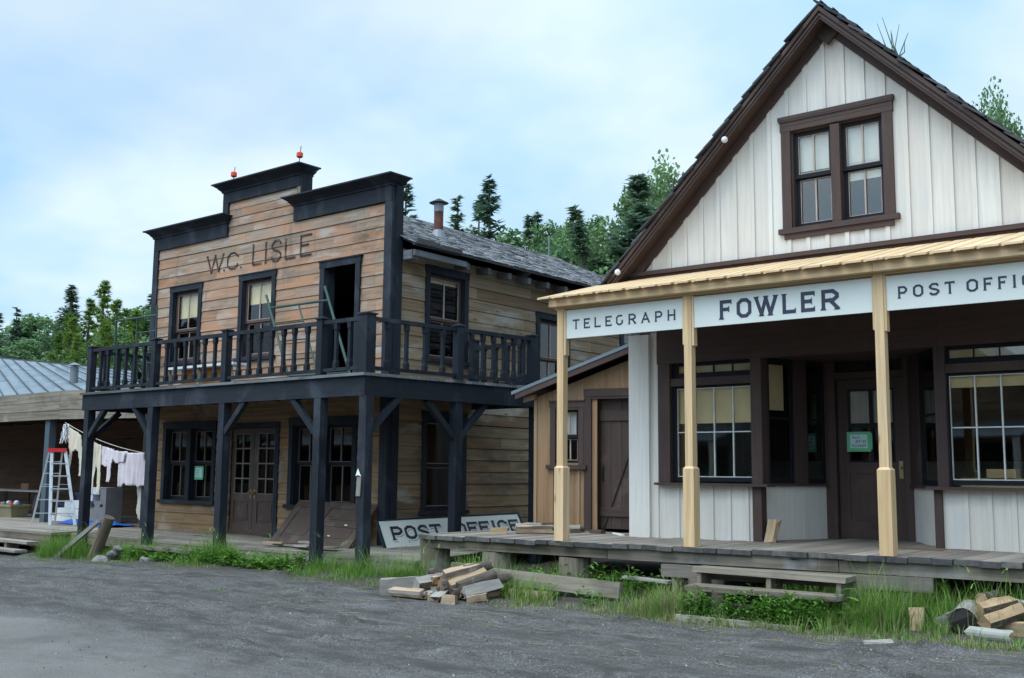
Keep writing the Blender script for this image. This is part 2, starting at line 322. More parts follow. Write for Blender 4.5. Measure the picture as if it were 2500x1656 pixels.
M['tarp'] = plain('blue_tarp', (0.025, 0.12, 0.50), 0.45, var=0.2)
M['bin_blue'] = plain('dark_blue_bin', (0.015, 0.025, 0.09), 0.5)
M['tub'] = plain('khaki_tub', (0.24, 0.22, 0.13), 0.6)
M['grey_bin'] = plain('grey_plastic', (0.2, 0.22, 0.25), 0.55)
M['card'] = plain('brown_cardboard', (0.22, 0.12, 0.06), 0.8)
M['step_white'] = plain('white_painted_steps', (0.72, 0.74, 0.76), 0.6, var=0.05)
M['step_grey'] = plain('grey_plywood_side', (0.26, 0.245, 0.23), 0.75, var=0.1)
M['note_green'] = plain('green_tape', (0.16, 0.52, 0.28), 0.6, var=0.06)
M['note_paper'] = plain('pale_blue_paper', (0.56, 0.78, 0.78), 0.7, var=0.03)
M['paper'] = plain('white_paper', (0.80, 0.80, 0.79), 0.7, var=0.05)
M['bark'] = wood('firewood_bark', [(0.07, 0.055, 0.045), (0.11, 0.085, 0.07), (0.14, 0.12, 0.10)], 0.6, (6, 14), [((0.22, 0.21, 0.19), 0.7, (9, 9, 9), 0.55, 0.68)], rough=0.95, bump=0.8)
M['split'] = wood('fresh_split_wood', [(0.42, 0.29, 0.17), (0.48, 0.35, 0.23), (0.40, 0.30, 0.21)], 0.4, (2, 40), [((0.28, 0.15, 0.075), 0.6, (8, 8, 8), 0.56, 0.7)], rough=0.85, bump=0.4)
M['split_grey'] = wood('weathered_split_wood', [(0.30, 0.275, 0.25), (0.38, 0.35, 0.32), (0.25, 0.23, 0.21)], 0.45, (2, 40), rough=0.9, bump=0.4)
M['log_end'] = wood('cut_log_end', [(0.30, 0.20, 0.115), (0.22, 0.15, 0.10), (0.15, 0.11, 0.08)], 0.4, (12, 12), rough=0.9)
M['black_end'] = plain('dark_log_end', (0.028, 0.024, 0.024), 0.9)
M['trunk'] = wood('tree_bark', [(0.09, 0.075, 0.06), (0.13, 0.11, 0.09)], 0.4, (3, 8), rough=0.95)
M['pale_trunk'] = wood('pale_tree_bark', [(0.36, 0.36, 0.33)], 0.3, (3, 8), rough=0.95)
M['dead'] = plain('dead_grey_branches', (0.36, 0.36, 0.34), 0.9)
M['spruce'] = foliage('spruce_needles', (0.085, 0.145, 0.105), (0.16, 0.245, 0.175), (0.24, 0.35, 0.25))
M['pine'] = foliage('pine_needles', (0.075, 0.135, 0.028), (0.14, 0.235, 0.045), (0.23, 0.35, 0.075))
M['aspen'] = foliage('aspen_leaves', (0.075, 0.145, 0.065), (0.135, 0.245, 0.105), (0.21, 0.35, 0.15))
M['grass'] = foliage('green_grass', (0.085, 0.19, 0.030), (0.14, 0.30, 0.05), (0.24, 0.40, 0.10))
M['dry_grass'] = foliage('dry_grass', (0.36, 0.33, 0.17), (0.48, 0.43, 0.26), (0.26, 0.32, 0.12))
M['weed'] = foliage('broad_weed_leaves', (0.07, 0.18, 0.025), (0.12, 0.28, 0.04), (0.20, 0.39, 0.08))
# ---------------------------------------------------------------- building parts
def hsiding(mb, F, u0, u1, z0, z1, rh, holes=(), n0=-0.02, lmin=1.4, lmax=3.6, top=None):
    """horizontal lapped boards; holes = (u0,u1,z0,z1); top(u) optional slope"""
    z = z0
    while z < z1 - 0.01:
        zb = min(z + rh, z1); br = sorted({z, zb} | {q for h in holes for q in (h[2], h[3]) if z < q < zb})
        joints = []; u = u0 + U(0.3, lmax)
        while u < u1: joints.append(u); u += U(lmin, lmax)
        tl = [rnd.random() for _ in range(len(joints) + 1)]; dz = U(-0.003, 0.003); dn = U(-0.003, 0.003)
        for za, zc in zip(br[:-1], br[1:]):
            iv = [(u0, u1)]
            for h in holes:
                if h[2] < zc - 1e-4 and h[3] > za + 1e-4:
                    nv = []
                    for a, b in iv:
                        if h[1] <= a or h[0] >= b: nv.append((a, b)); continue
                        if h[0] > a: nv.append((a, h[0]))
                        if h[1] < b: nv.append((h[1], b))
                    iv = nv
            for a, b in iv:
                cuts = [a] + [j for j in joints if a + 0.05 < j < b - 0.05] + [b]
                for p, q in zip(cuts[:-1], cuts[1:]):
                    k = sum(1 for j in joints if j <= p + 1e-6)
                    O, UU, NN = F; fa = (za - z) / rh * 0.014
                    ga = 0.005 if za == z else 0.0
                    mb.hexa(O + UU * (p + 0.0015) + NN * (n0 - fa + dn) + Vector((0, 0, za + ga + dz)), UU * (q - p - 0.003), NN * 0.03,
                            Vector((0, 0, zc - za - ga)) - NN * 0.014 * (zc - za) / rh, tl[k], 0)
        z = zb
def vsiding(mb, F, u0, u1, z0, topf, bw, holes=(), n0=-0.02, batten=None, off=0.0, bt=0.018):
    """vertical boards, optional battens over the joints; topf(u) gives the top edge"""
    O, UU, NN = F
    cols = sorted({u0, u1} | {u0 + off + i * bw for i in range(-2, int((u1 - u0) / bw) + 3) if u0 < u0 + off + i * bw < u1} | {q for h in holes for q in h[:2] if u0 < q < u1})
    P = lambda u, z, n: O + UU * u + NN * n + Vector((0, 0, z))
    def strip(a, b, n, th, t):
        zs = [z0]; m = (a + b) / 2
        hs = sorted([h for h in holes if h[0] < m < h[1]], key=lambda h: h[2]); zc = z0
        for h in hs:
            if h[2] > zc + 1e-4: mb.hexa(P(a, zc, n), UU * (b - a), NN * th, Vector((0, 0, h[2] - zc)), t, 2)
            zc = h[3]
        if min(topf(a), topf(b)) > zc + 0.001:
            pts = [P(a, zc, n), P(b, zc, n), P(b, topf(b), n)]
            if abs(topf(a) - topf(b)) > 1e-6:
                mm = [x for x in (PEAK,) if a < x < b]
                for x in mm: pts.append(P(x, topf(x), n))
            pts.append(P(a, topf(a), n)); mb.prism(pts, NN * th, t, (0, 0, 1))
    last = None
    for a, b in zip(cols[:-1], cols[1:]):
        strip(a, b, n0 + U(-0.002, 0.002), 0.02, rnd.random())
    if batten:
        k = -2
        while True:
            u = u0 + off + k * bw; k += 1
            if u > u1: break
            if u - batten / 2 < u0 - 0.001 or u + batten / 2 > u1 + 0.001: continue
            strip(u - batten / 2, u + batten / 2, n0 + 0.0225, bt, rnd.random())
PEAK = 1e9
def dh_window(bld, F, u0, u1, z0, z1, rail, fw=0.105, trim=None, sash=None, putty=None, blind=None, blind_mat=None, cols=2, rows=(1, 1), sill=True, dbl=None, head=0.0, gl=None, sub=True, sill_out=0.05):
    """double-hung window: casing with sill and jambs; sashes, panes and blind are its sub-parts"""
    trim = trim or M['navy']; sash = sash or M['brown_sash']; putty = putty or M['putty']
    mb = MB()
    mb.fbox(F, u0, u0 + fw, -0.015, 0.032, z0, z1 - fw - head, g=2); mb.fbox(F, u1 - fw, u1, -0.015, 0.032, z0, z1 - fw - head, g=2)
    mb.fbox(F, u0 - 0.012, u1 + 0.012, -0.013, 0.036, z1 - fw - head, z1, g=0)
    if head: mb.fbox(F, u0 - 0.02, u1 + 0.02, 0.0, 0.055, z1, z1 + 0.03, g=0)
    else: mb.fbox(F, u0 - 0.018, u1 + 0.018, 0.0, 0.05, z1, z1 + 0.02, g=0)
    a0, a1, b0, b1 = u0 + fw, u1 - fw, z0 + 0.03, z1 - fw - head
    for q in (a0, a1 - 0.02): mb.fbox(F, q, q + 0.02, -0.16, -0.012, b0, b1, g=2)
    mb.fbox(F, a0 + 0.02, a1 - 0.02, -0.16, -0.012, b1 - 0.02, b1, g=0)
    if sill: mb.fbox(F, u0 - 0.05, u1 + 0.05, -0.16, sill_out + 0.02, z0 - 0.035, z0 + 0.03, g=0)
    else: mb.fbox(F, u0, u1, -0.16, 0.03, z0, z0 + 0.03, g=0)
    bays = [(a0 + 0.02, a1 - 0.02)]
    if dbl:
        mb.fbox(F, dbl[0], dbl[1], -0.14, 0.03, b0, b1 - 0.02, g=2); bays = [(a0 + 0.02, dbl[0]), (dbl[1], a1 - 0.02)]
    w = mb.build('window', trim, bld, bevel=0.003)
    sm = MB(); pm = MB(); gm = MB(); bm = MB()
    for (c0, c1) in bays:
        for (s0, s1, n, rr) in ((rail - 0.015, b1 - 0.02, -0.055, rows[0]), (b0, rail + 0.02, -0.095, rows[1])):
            st = 0.05
            sm.fbox(F, c0, c0 + st, n - 0.035, n, s0, s1, g=2); sm.fbox(F, c1 - st, c1, n - 0.035, n, s0, s1, g=2)
            sm.fbox(F, c0 + st, c1 - st, n - 0.034, n - 0.001, s1 - st, s1, g=0); sm.fbox(F, c0 + st, c1 - st, n - 0.034, n - 0.001, s0, s0 + (st if n > -0.08 else 0.07), g=0)
            e0 = s0 + (st if n > -0.08 else 0.07); e1 = s1 - st
            d0, d1 = c0 + st, c1 - st; pw = 0.009
            for q in (d0, d1 - pw): pm.fbox(F, q, q + pw, n - 0.02, n - 0.008, e0, e1, g=2)
            for q in (e0, e1 - pw): pm.fbox(F, d0 + pw, d1 - pw, n - 0.02, n - 0.008, q, q + pw, g=0)
            for k in range(1, cols):
                u = d0 + (d1 - d0) * k / cols; pm.fbox(F, u - 0.010, u + 0.010, n - 0.024, n - 0.005, e0 + pw, e1 - pw, g=2)
            for k in range(1, rr):
                z = e0 + (e1 - e0) * k / rr; pm.fbox(F, d0 + pw, d1 - pw, n - 0.0235, n - 0.006, z - 0.010, z + 0.010, g=0)
            gm.fbox(F, d0, d1, n - 0.028, n - 0.025, e0, e1, g=0)
        if blind is not None: bm.fbox(F, c0 + 0.015, c1 - 0.015, -0.137, -0.134, blind, b1 - 0.02, g=2)
    sm.build('sash', sash, w); pm.build('glazing_bars', putty, w); gm.build('pane', gl or M['glass'], w)
    if blind is not None: bm.build('blind', blind_mat or M['blind'], w)
    return w
# ---------------------------------------------------------------- lettering
C1, CY = 0.30, 0.20
GL = {
 'O': ([([(C1, 0), (1 - C1, 0), (1, CY), (1, 1 - CY), (1 - C1, 1), (C1, 1), (0, 1 - CY), (0, CY)], True)], []),
 'C': ([([(1, .30), (1, CY), (1 - C1, 0), (C1, 0), (0, CY), (0, 1 - CY), (C1, 1), (1 - C1, 1), (1, 1 - CY), (1, .70)], False)], []),
 'G': ([([(1, 1), (C1, 1), (0, 1 - CY), (0, CY), (C1, 0), (1 - C1, 0), (1, CY), (1, .5)], False)], [(1, .5)]),
 'S': ([([(1, .80), (1 - C1 * .7, 1), (C1, 1), (0, 1 - CY), (0, .68), (C1, .54), (1 - C1, .46), (1, .32), (1, CY), (1 - C1, 0), (C1 * .7, 0), (0, .20)], False)], []),
 'T': ([([(.5, 0), (.5, 1)], False), ([(0, 1), (1, 1)], False)], [(.5, 0)]),
 'E': ([([(0, 0), (0, 1)], False), ([(0, 1), (1, 1)], False), ([(0, .52), (.72, .52)], False), ([(0, 0), (1, 0)], False)], []),
 'F': ([([(0, 0), (0, 1)], False), ([(0, 1), (1, 1)], False), ([(0, .52), (.72, .52)], False)], [(0, 0)]),
 'L': ([([(0, 0), (0, 1)], False), ([(0, 0), (1, 0)], False)], [(0, 1)]),
 'I': ([([(.5, 0), (.5, 1)], False)], [(.5, 0), (.5, 1)]),
 'H': ([([(0, 0), (0, 1)], False), ([(1, 0), (1, 1)], False), ([(0, .5), (1, .5)], False)], [(0, 0), (0, 1), (1, 0), (1, 1)]),
 'P': ([([(0, 0), (0, 1)], False), ([(0, 1), (1 - C1, 1), (1, 1 - CY), (1, .62), (1 - C1, .44), (0, .44)], False)], [(0, 0)]),
 'R': ([([(0, 0), (0, 1)], False), ([(0, 1), (1 - C1, 1), (1, 1 - CY), (1, .64), (1 - C1, .46), (0, .46)], False), ([(.5, .46), (1, 0)], False)], [(0, 0), (1, 0)]),
 'A': ([([(0, 0), (.5, 1)], False), ([(.5, 1), (1, 0)], False), ([(.2, .32), (.8, .32)], False)], [(0, 0), (1, 0), (.5, 1)]),
 'W': ([([(0, 1), (.27, 0)], False), ([(.27, 0), (.5, 1)], False), ([(.5, 1), (.73, 0)], False), ([(.73, 0), (1, 1)], False)], [(0, 1), (.5, 1), (1, 1), (.27, 0), (.73, 0)]),
 '.': ([([(0, 0), (0.001, 0.0)], False)], [(0, 0)]),
 '+': ([([(.5, .2), (.5, .8)], False), ([(.1, .5), (.9, .5)], False)], []),
 'o': ([([(.3, 0), (.7, 0), (.9, .15), (.9, .4), (.7, .55), (.3, .55), (.1, .4), (.1, .15)], True)], []),
 's': ([([(.85, .5), (.3, .55), (.15, .4), (.8, .2), (.7, 0), (.1, .05)], False)], []),
 't': ([([(.5, 0), (.5, .9)], False), ([(.1, .6), (1.1, .62)], False)], []),
}
def stroke2d(pts, t, closed):
    n = len(pts); V2 = [Vector(p) for p in pts]; out = []
    for i in range(n):
        p = V2[i]
        a = V2[i - 1] if (i > 0 or closed) else None; b = V2[(i + 1) % n] if (i < n - 1 or closed) else None
        ns = []
        for q0, q1 in ((a, p), (p, b)):
            if q0 is not None and q1 is not None and (q1 - q0).length > 1e-9:
                d = (q1 - q0).normalized(); ns.append(Vector((-d.y, d.x)))
        m = ns[0] if len(ns) == 1 else (ns[0] + ns[1]).normalized()
        k = 1.0 / max(0.4, m.dot(ns[0])); out.append((p + m * t / 2 * k, p - m * t / 2 * k))
    qs = []
    for i in range(n if closed else n - 1):
        j = (i + 1) % n; qs.append([out[i][0], out[i][1], out[j][1], out[j][0]])
    return qs
def letter(mb, B, ch, u, v, w, h, t, n0=0.0, dep=0.004, serif=1.7, sh=0.0, du=0.0, dv=0.0):
    """B = (origin, right, up, normal)"""
    A, UU, VV, NN = B; strokes, ser = GL[ch]; k = 0
    X = lambda p: (u + t / 2 + p[0] * (w - t) + sh * (p[1] * h) + du, v + t / 2 + p[1] * (h - t) + dv)
    def emit(q):
        nonlocal k
        d = dep + k * 0.0003; k += 1
        mb.prism([A + UU * p[0] + VV * p[1] + NN * n0 for p in q], NN * d, 0.5)
    if ch == '.':
        mb.prism([A + UU * (u + du + a * t * 1.2) + VV * (v + dv + b * t * 1.2) + NN * n0 for a, b in ((0, 0), (1, 0), (1, 1), (0, 1))], NN * dep, 0.5); return
    for pts, closed in strokes:
        pp = [X(p) for p in pts]
        if not closed and len(pp) == 2:                      # butt ends reach the letter's edge
            d = (Vector(pp[1]) - Vector(pp[0])).normalized() * t / 2
            if abs(d.y) > abs(d.x) * 0.6 or True:
                pp = [tuple(Vector(pp[0]) - d), tuple(Vector(pp[1]) + d)]
        for q in stroke2d(pp, t, closed): emit(q)
    if serif:
        for s in ser:
            x, y = X(s); up = s[1] > 0.75; y0 = y + (t / 2 if up else -t / 2); sg = -1 if up else 1
            if s[1] == .5: continue
            emit([Vector((x - t * serif / 2, y0)), Vector((x + t * serif / 2, y0)), Vector((x + t * 0.5, y0 + sg * t * 0.55)), Vector((x - t * 0.5, y0 + sg * t * 0.55))])
        for pts, closed in strokes:                          # ticks at the free ends of bars
            if not closed and len(pts) == 2 and abs(pts[0][1] - pts[1][1]) < 1e-6 and ch in 'TEFL':
                for e in ([pts[0], pts[1]] if ch == 'T' else [pts[1]]):
                    x, y = X(e); sx = -1 if e[0] < 0.3 else 1; x += sx * t / 2
                    dirs = [-1] if e[1] > 0.75 else ([1] if e[1] < 0.25 else [1, -1])
                    for dd in dirs:
                        emit([Vector((x, y + dd * t * 0.48)), Vector((x - sx * t * 0.45, y + dd * t * 0.48)), Vector((x, y + dd * t * 0.95))])
def panel_door(bld, F, u0, u1, z0, z1, lites=None, panels=(), mat=None, name='door', hand=None, gl=None, bars=(2, 4), n=-0.05, bar_mat=None, bar_w=0.012):
    mb = MB(); mat = mat or M['brown_door']
    g0, g1, h0, h1 = lites if lites else (0, 0, 0, 0)
    th = 0.04
    if lites:
        mb.fbox(F, u0, g0, n - th, n, z0, z1, g=2); mb.fbox(F, g1, u1, n - th, n, z0, z1, g=2)
        mb.fbox(F, g0, g1, n - th, n - 0.001, h1, z1, g=0)
        zt = h0
    else:
        zt = z1
    if lites and panels:
        p0 = min(p[2] for p in panels); p1 = max(p[3] for p in panels)
        mb.fbox(F, g0, g1, n - th, n - 0.001, p1, h0, g=0); mb.fbox(F, g0, g1, n - th, n - 0.001, z0, p0, g=0)
        xs = [g0]
        for p in panels:
            mb.fbox(F, xs[-1], p[0], n - th, n - 0.001, p0, p1, g=2) if p[0] > xs[-1] + 0.001 else None
            mb.fbox(F, p[0], p[1], n - th, n - 0.016, p[2], p[3], g=2)
            mb.fbox(F, p[0] + 0.04, p[1] - 0.04, n - 0.0155, n - 0.006, p[2] + 0.045, p[3] - 0.045, g=2); xs.append(p[1])
        if g1 > xs[-1] + 0.001: mb.fbox(F, xs[-1], g1, n - th, n - 0.001, p0, p1, g=2)
    d = mb.build(name, mat, bld, bevel=0.003)
    if lites:
        pm = MB(); gm = MB(); bw = bar_w
        for q in (g0, g1 - bw): pm.fbox(F, q, q + bw, n - 0.02, n + 0.003, h0, h1, g=2)
        for q in (h0, h1 - bw): pm.fbox(F, g0 + bw, g1 - bw, n - 0.02, n + 0.003, q, q + bw, g=0)
        for k in range(1, bars[0]):
            u = g0 + (g1 - g0) * k / bars[0]; pm.fbox(F, u - bw, u + bw, n - 0.022, n + 0.001, h0 + bw, h1 - bw, g=2)
        for k in range(1, bars[1]):
            z = h0 + (h1 - h0) * k / bars[1]; pm.fbox(F, g0 + bw, g1 - bw, n - 0.0215, n + 0.0005, z - bw, z + bw, g=0)
        gm.fbox(F, g0, g1, n - 0.03, n - 0.026, h0, h1)
        pm.build('glazing_bars', bar_mat or M['dull_bar'], d); gm.build('pane', gl or M['glass'], d)
    if hand:
        hm = MB(); O, UU, NN = F; P = lambda u, z, nn: O + UU * u + NN * nn + Vector((0, 0, z))
        hm.fbox(F, hand[0] - 0.025, hand[0] + 0.025, n, n + 0.006, hand[1] - 0.10, hand[1] + 0.06)
        hm.cyl(P(hand[0], hand[1], n + 0.006), P(hand[0], hand[1], n + 0.03), 0.012); hm.cyl(P(hand[0], hand[1], n + 0.03), P(hand[0], hand[1], n + 0.06), 0.026, 0.022)
        hm.build('handle', M['brass'], d)
    return d
# ================================================================ brown two-storey store with balcony
def brown_store():
    X0, X1, Y0, Y1 = -19.19, -12.28, 12.1, 21.0
    B = thing('brown_store', 'two-storey weathered brown timber store with navy trim, stepped false front and balcony', 'building', (-15.7, 12.1, 0))
    FF = frame((0, Y0), (1, 0)); FS = frame((X1, 0), (0, 1))
    h_up = [(-18.47, -17.57, 3.62, 5.05), (-16.24, -15.31, 3.58, 5.05), (-13.93, -13.08, 2.94, 5.03)]
    h_lo = [(-18.46, -16.92, 0.92, 2.32), (-16.40, -15.04, 0.30, 2.27), (-14.64, -13.06, 0.92, 2.32)]
    up = MB(); hsiding(up, FF, X0 + 0.1, X1 - 0.06, 2.95, 5.96, 0.2, h_up)
    hsiding(up, FF, -16.80, -14.70, 5.96, 6.62, 0.165, ())
    w1 = up.build('wall', M['siding'], B)
    lo = MB(); hsiding(lo, FF, X0 + 0.1, X1 - 0.06, 0.28, 2.95, 0.2, h_lo); lo.build('wall', M['siding_low'], B)
    hs = [(12.98, 13.92, 3.42, 4.93), (16.08, 17.02, 2.66, 4.50), (12.97, 13.92, 0.86, 2.44)]
    sd = MB(); hsiding(sd, FS, Y0 + 0.06, 18.95, 0.28, 5.2, 0.205, hs, lmin=1.8, lmax=4.5); sd.build('wall', M['siding_side'], B)
    bk = MB()
    hsiding(bk, FS, 19.05, Y1, 0.28, 5.2, 0.2, (), lmin=2, lmax=4); bk.build('wall', M['grey_board'], B)
    ln = MB()                                                     # near-black backing deepening the groove shade behind the siding, left and rear walls, floors
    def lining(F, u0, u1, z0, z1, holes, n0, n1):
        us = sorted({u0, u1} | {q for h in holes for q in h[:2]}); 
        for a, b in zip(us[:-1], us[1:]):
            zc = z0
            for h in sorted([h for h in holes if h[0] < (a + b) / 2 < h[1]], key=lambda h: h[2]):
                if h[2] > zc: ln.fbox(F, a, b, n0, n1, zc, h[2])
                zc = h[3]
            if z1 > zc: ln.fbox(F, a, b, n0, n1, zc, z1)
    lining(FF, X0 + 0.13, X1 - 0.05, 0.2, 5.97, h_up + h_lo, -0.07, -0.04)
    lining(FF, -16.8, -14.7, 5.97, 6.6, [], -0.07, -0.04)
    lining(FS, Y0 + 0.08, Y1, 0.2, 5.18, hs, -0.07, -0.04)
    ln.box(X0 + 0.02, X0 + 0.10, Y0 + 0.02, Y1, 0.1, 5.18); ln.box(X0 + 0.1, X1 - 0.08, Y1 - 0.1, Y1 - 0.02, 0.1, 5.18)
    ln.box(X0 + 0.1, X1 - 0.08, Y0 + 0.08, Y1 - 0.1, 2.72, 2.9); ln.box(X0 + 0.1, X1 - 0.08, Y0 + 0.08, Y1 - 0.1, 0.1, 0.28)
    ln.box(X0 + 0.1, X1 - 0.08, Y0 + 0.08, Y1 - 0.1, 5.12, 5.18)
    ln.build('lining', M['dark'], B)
    # parapet backs
    pb = MB(); pb.box(X0 + 0.02, X1 - 0.02, Y0 + 0.071, Y0 + 0.19, 5.2, 6.2); pb.box(-16.86, -14.64, Y0 + 0.071, Y0 + 0.19, 6.2, 6.84); pb.build('parapet_back', M['grey_board'], B)
    # fascias and crowns of the false front
    def fascia(x0, x1, z0, z1): 
        f = MB(); f.box(x0, x1, Y0 - 0.045, Y0 + 0.06, z0, z1, g=0); return f
    for (x0, x1, z0, z1, xr, wl) in ((-19.19, -16.73, 5.95, 6.23, 0.09, 0), (-14.78, -12.285, 5.965, 6.255, 0.17, 0), (-16.90, -14.60, 6.605, 6.835, 0.17, 0)):
        f = fascia(x0, x1, z0, z1)
        if z0 > 6.5:
            f.box(-16.90, -16.735, Y0 - 0.043, Y0 + 0.2, 6.25, 6.605, g=2); f.box(-14.615, -14.575, Y0 - 0.045, Y0 + 0.2, 6.25, 6.835, g=2)
        f.build('fascia', M['navy'], B)
        c = MB(); yb, yt = Y0 - 0.05, Y0 - 0.25; zb, zt = z1 + 0.001, z1 + 0.10
        xl = x0 + 0.02
        for (za, zc, ya, yc, e0, e1) in ((zb - 0.03, zb, yb - 0.02, yb - 0.02, 0.02, 0.02), (zb, zb + 0.05, yb - 0.02, yb - 0.09, 0.02, xr * 0.55), (zb + 0.05, zt, yb - 0.09, yt, xr * 0.55, xr)):
            p = [Vector((xl - 0.03 - (e0 if za >= zb else 0) * 0.4, ya, za)), Vector((x1 + e0, ya, za)), Vector((x1 + e0, Y0 + 0.22, za)), Vector((xl - 0.03, Y0 + 0.22, za))]
            q = [Vector((xl - 0.05 - e1 * 0.4, yc, zc)), Vector((x1 + e1, yc, zc)), Vector((x1 + e1, Y0 + 0.24, zc)), Vector((xl - 0.05, Y0 + 0.24, zc))]
            c.poly(p[::-1]); c.poly(q)
            for i in range(4):
                j = (i + 1) % 4; l = (p[j] - p[i]).length; c.poly([p[i], p[j], q[j], q[i]], [(0, za), (l, za), (l, zc), (0, zc)], 0.3)
        c.box(xl - 0.13, x1 + xr + 0.015, yt - 0.012, Y0 + 0.26, zt, zt + 0.025, t=0.9, g=0)
        c.build('cornice', M['navy'], B)
    b = MB(); b.box(-14.72, -14.62, Y0 - 0.03, Y0 + 0.03, 6.35, 6.6, g=2); b.build('patch_board', M['old_beam'], B)
    # corner boards
    cb = MB(); cb.box(-12.436, -12.262, Y0 - 0.04, Y0 + 0.045, 0.3, 5.962, g=2); cb.box(-12.31, -12.245, Y0 + 0.046, Y0 + 0.21, 0.3, 6.24, g=2); cb.build('corner_board', M['navy'], B, bevel=0.004)
    cb = MB(); cb.box(-19.2, -19.03, Y0 - 0.04, Y0 + 0.16, 0.3, 5.95, g=2); cb.build('corner_board', M['navy'], B, bevel=0.004)
    cb = MB(); cb.box(-12.30, -12.235, 18.94, 19.06, 0.3, 5.1, g=2); cb.build('corner_board', M['navy'], B)
    # windows and doors
    dh_window(B, FF, -18.55, -17.49, 3.58, 5.13, 4.235, blind=4.50)
    dh_window(B, FF, -16.31, -15.24, 3.54, 5.13, 4.235, blind=4.58)
    dh_window(B, FS, 12.90, 14.0, 3.39, 5.0, 4.11, blind=4.76)
    dh_window(B, FS, 16.0, 17.1, 2.62, 4.575, 3.70)
    dh_window(B, FS, 12.885, 14.0, 0.83, 2.5, 1.61, cols=1, sash=M['sash'])
    for a in (-18.55, -14.71):
        dh_window(B, FF, a, a + 1.72, 0.89, 2.40, 1.625, fw=0.10, dbl=(a + 0.80, a + 0.93), sash=M['sash'], putty=M['dull_bar'], gl=M['glass_hi'])
    d = MB(); d.box(-14.015, -13.90, Y0 - 0.045, Y0 + 0.02, 2.95, 5.0, g=2); d.box(-13.11, -13.0, Y0 - 0.045, Y0 + 0.02, 2.95, 5.0, g=2); d.box(-14.03, -12.985, Y0 - 0.048, Y0 + 0.02, 5.0, 5.115, g=0); d.box(-14.05, -12.965, Y0 - 0.065, Y0 + 0.02, 5.116, 5.135, g=0)
    d.box(-13.93, -13.89, Y0 + 0.021, Y0 + 0.2, 2.95, 5.03, g=2); d.box(-13.12, -13.08, Y0 + 0.021, Y0 + 0.2, 2.95, 5.03, g=2)
    d.build('open_doorway', M['navy'], B, bevel=0.003)
    fr = MB(); fr.box(-16.46, -16.425, Y0 - 0.03, Y0 + 0.14, 0.33, 2.27, g=2); fr.box(-15.08, -14.98, Y0 - 0.03, Y0 + 0.14, 0.33, 2.27, g=2); fr.box(-16.47, -14.97, Y0 - 0.035, Y0 + 0.14, 2.27, 2.36, g=0); fr.box(-16.42, -15.08, Y0 - 0.06, Y0 + 0.14, 0.28, 0.335, g=0)
    fr.build('door_frame', M['navy'], B)
    panel_door(B, FF, -16.42, -15.765, 0.34, 2.265, (-16.31, -15.86, 1.08, 2.17), ((-16.30, -15.87, 0.56, 0.95),), hand=(-15.81, 1.10))
    panel_door(B, FF, -15.755, -15.085, 0.34, 2.265, (-15.64, -15.17, 1.08, 2.17), ((-15.63, -15.18, 0.56, 0.95),), hand=(-15.70, 1.10))
    # painted name on the upper front
    lt = MB(); A = Vector((0, Y0 - 0.0145, 0)); BB = (A, Vector((1, 0, 0)), Vector((0, 0, 1)), Vector((0, -1, 0)))
    for ch, u, w, v, h in (('W', -17.38, 0.54, 5.29, 0.345), ('.', -16.84, 0.05, 5.285, 0.05), ('C', -16.73, 0.34, 5.29, 0.33), ('.', -16.32, 0.06, 5.285, 0.05), ('L', -15.96, 0.27, 5.29, 0.405),
                           ('I', -15.63, 0.12, 5.29, 0.405), ('S', -15.41, 0.29, 5.29, 0.405), ('L', -15.02, 0.29, 5.29, 0.40), ('E', -14.60, 0.31, 5.29, 0.40)):
        lt = MB(); letter(lt, BB, ch, u, v, w, h, 0.032, dep=0.001, serif=2.6); lt.build('painted_letter' if ch != '.' else 'painted_dot', M['old_ink'], B)
    # roof: shakes in courses on the street-right slope, boards on the other
    sl = 0.444; xe, ze, xr = -11.93, 5.235, -15.65; ya, yb = Y0 + 0.2, 21.2
    rf = MB(); dv = Vector((-1, 0, sl)).normalized(); nv = Vector((sl, 0, 1)).normalized(); Ls = math.hypot(xe - xr, (xe - xr) * sl)
    nc = 19; ex = Ls / nc
    for i in range(nc):
        y = ya + U(-0.1, 0)
        while y < yb:
            w = U(0.09, 0.19); s0 = i * ex + U(-0.025, 0.012); o = Vector((xe, min(y, yb), ze)) + dv * s0 + nv * (0.018 + U(0, 0.008))
            rf.hexa(o, dv * (ex + 0.10) - nv * 0.02, Vector((0, w - 0.008, 0)), nv * U(0.012, 0.022), None, 0); y += w
    roof = rf.build('shake_roof', M['shake'], B)
    rb = MB(); e = Vector((xe + 0.02, ya, ze)); rb.hexa(e - nv * 0.03, dv * (Ls + 0.02), (0, yb - ya, 0), nv * 0.03, 0.2); dl = Vector((1, 0, sl)).normalized(); nl = Vector((-sl, 0, 1)).normalized()
    rb.hexa(Vector((-19.4, ya, ze)), dl * (Ls + 0.02), (0, yb - ya, 0), nl * 0.05, 0.4); rb.build('roof_boards', M['deck_edge'], B)
    g = MB(); g.prism([(-19.1, Y1 - 0.05, 5.17), (-12.3, Y1 - 0.05, 5.17), (-15.65, Y1 - 0.05, 6.8)], (0, 0.03, 0)); g.build('gable_wall', M['grey_board'], B)
    y = 13.67
    while y < 21:
        r = MB(); r.hexa((-12.26, y - 0.045, 5.045), (0.27, 0, -0.03), (0, 0.09, 0), (0, 0, 0.115)); r.build('rafter_tail', M['deck_edge'], B); y += 0.585
    ev = MB(); ev.hexa((-11.99, 12.30, 5.04), (0.035, 0, 0), (0, 1.30, 0.0), (0, 0, 0.10)); ev.hexa((-12.2, 12.28, 4.99), (0.2, 0, 0), (0, 0.14, 0), (0, 0, 0.15)); ev.build('eave_board', M['navy_bare'], B)
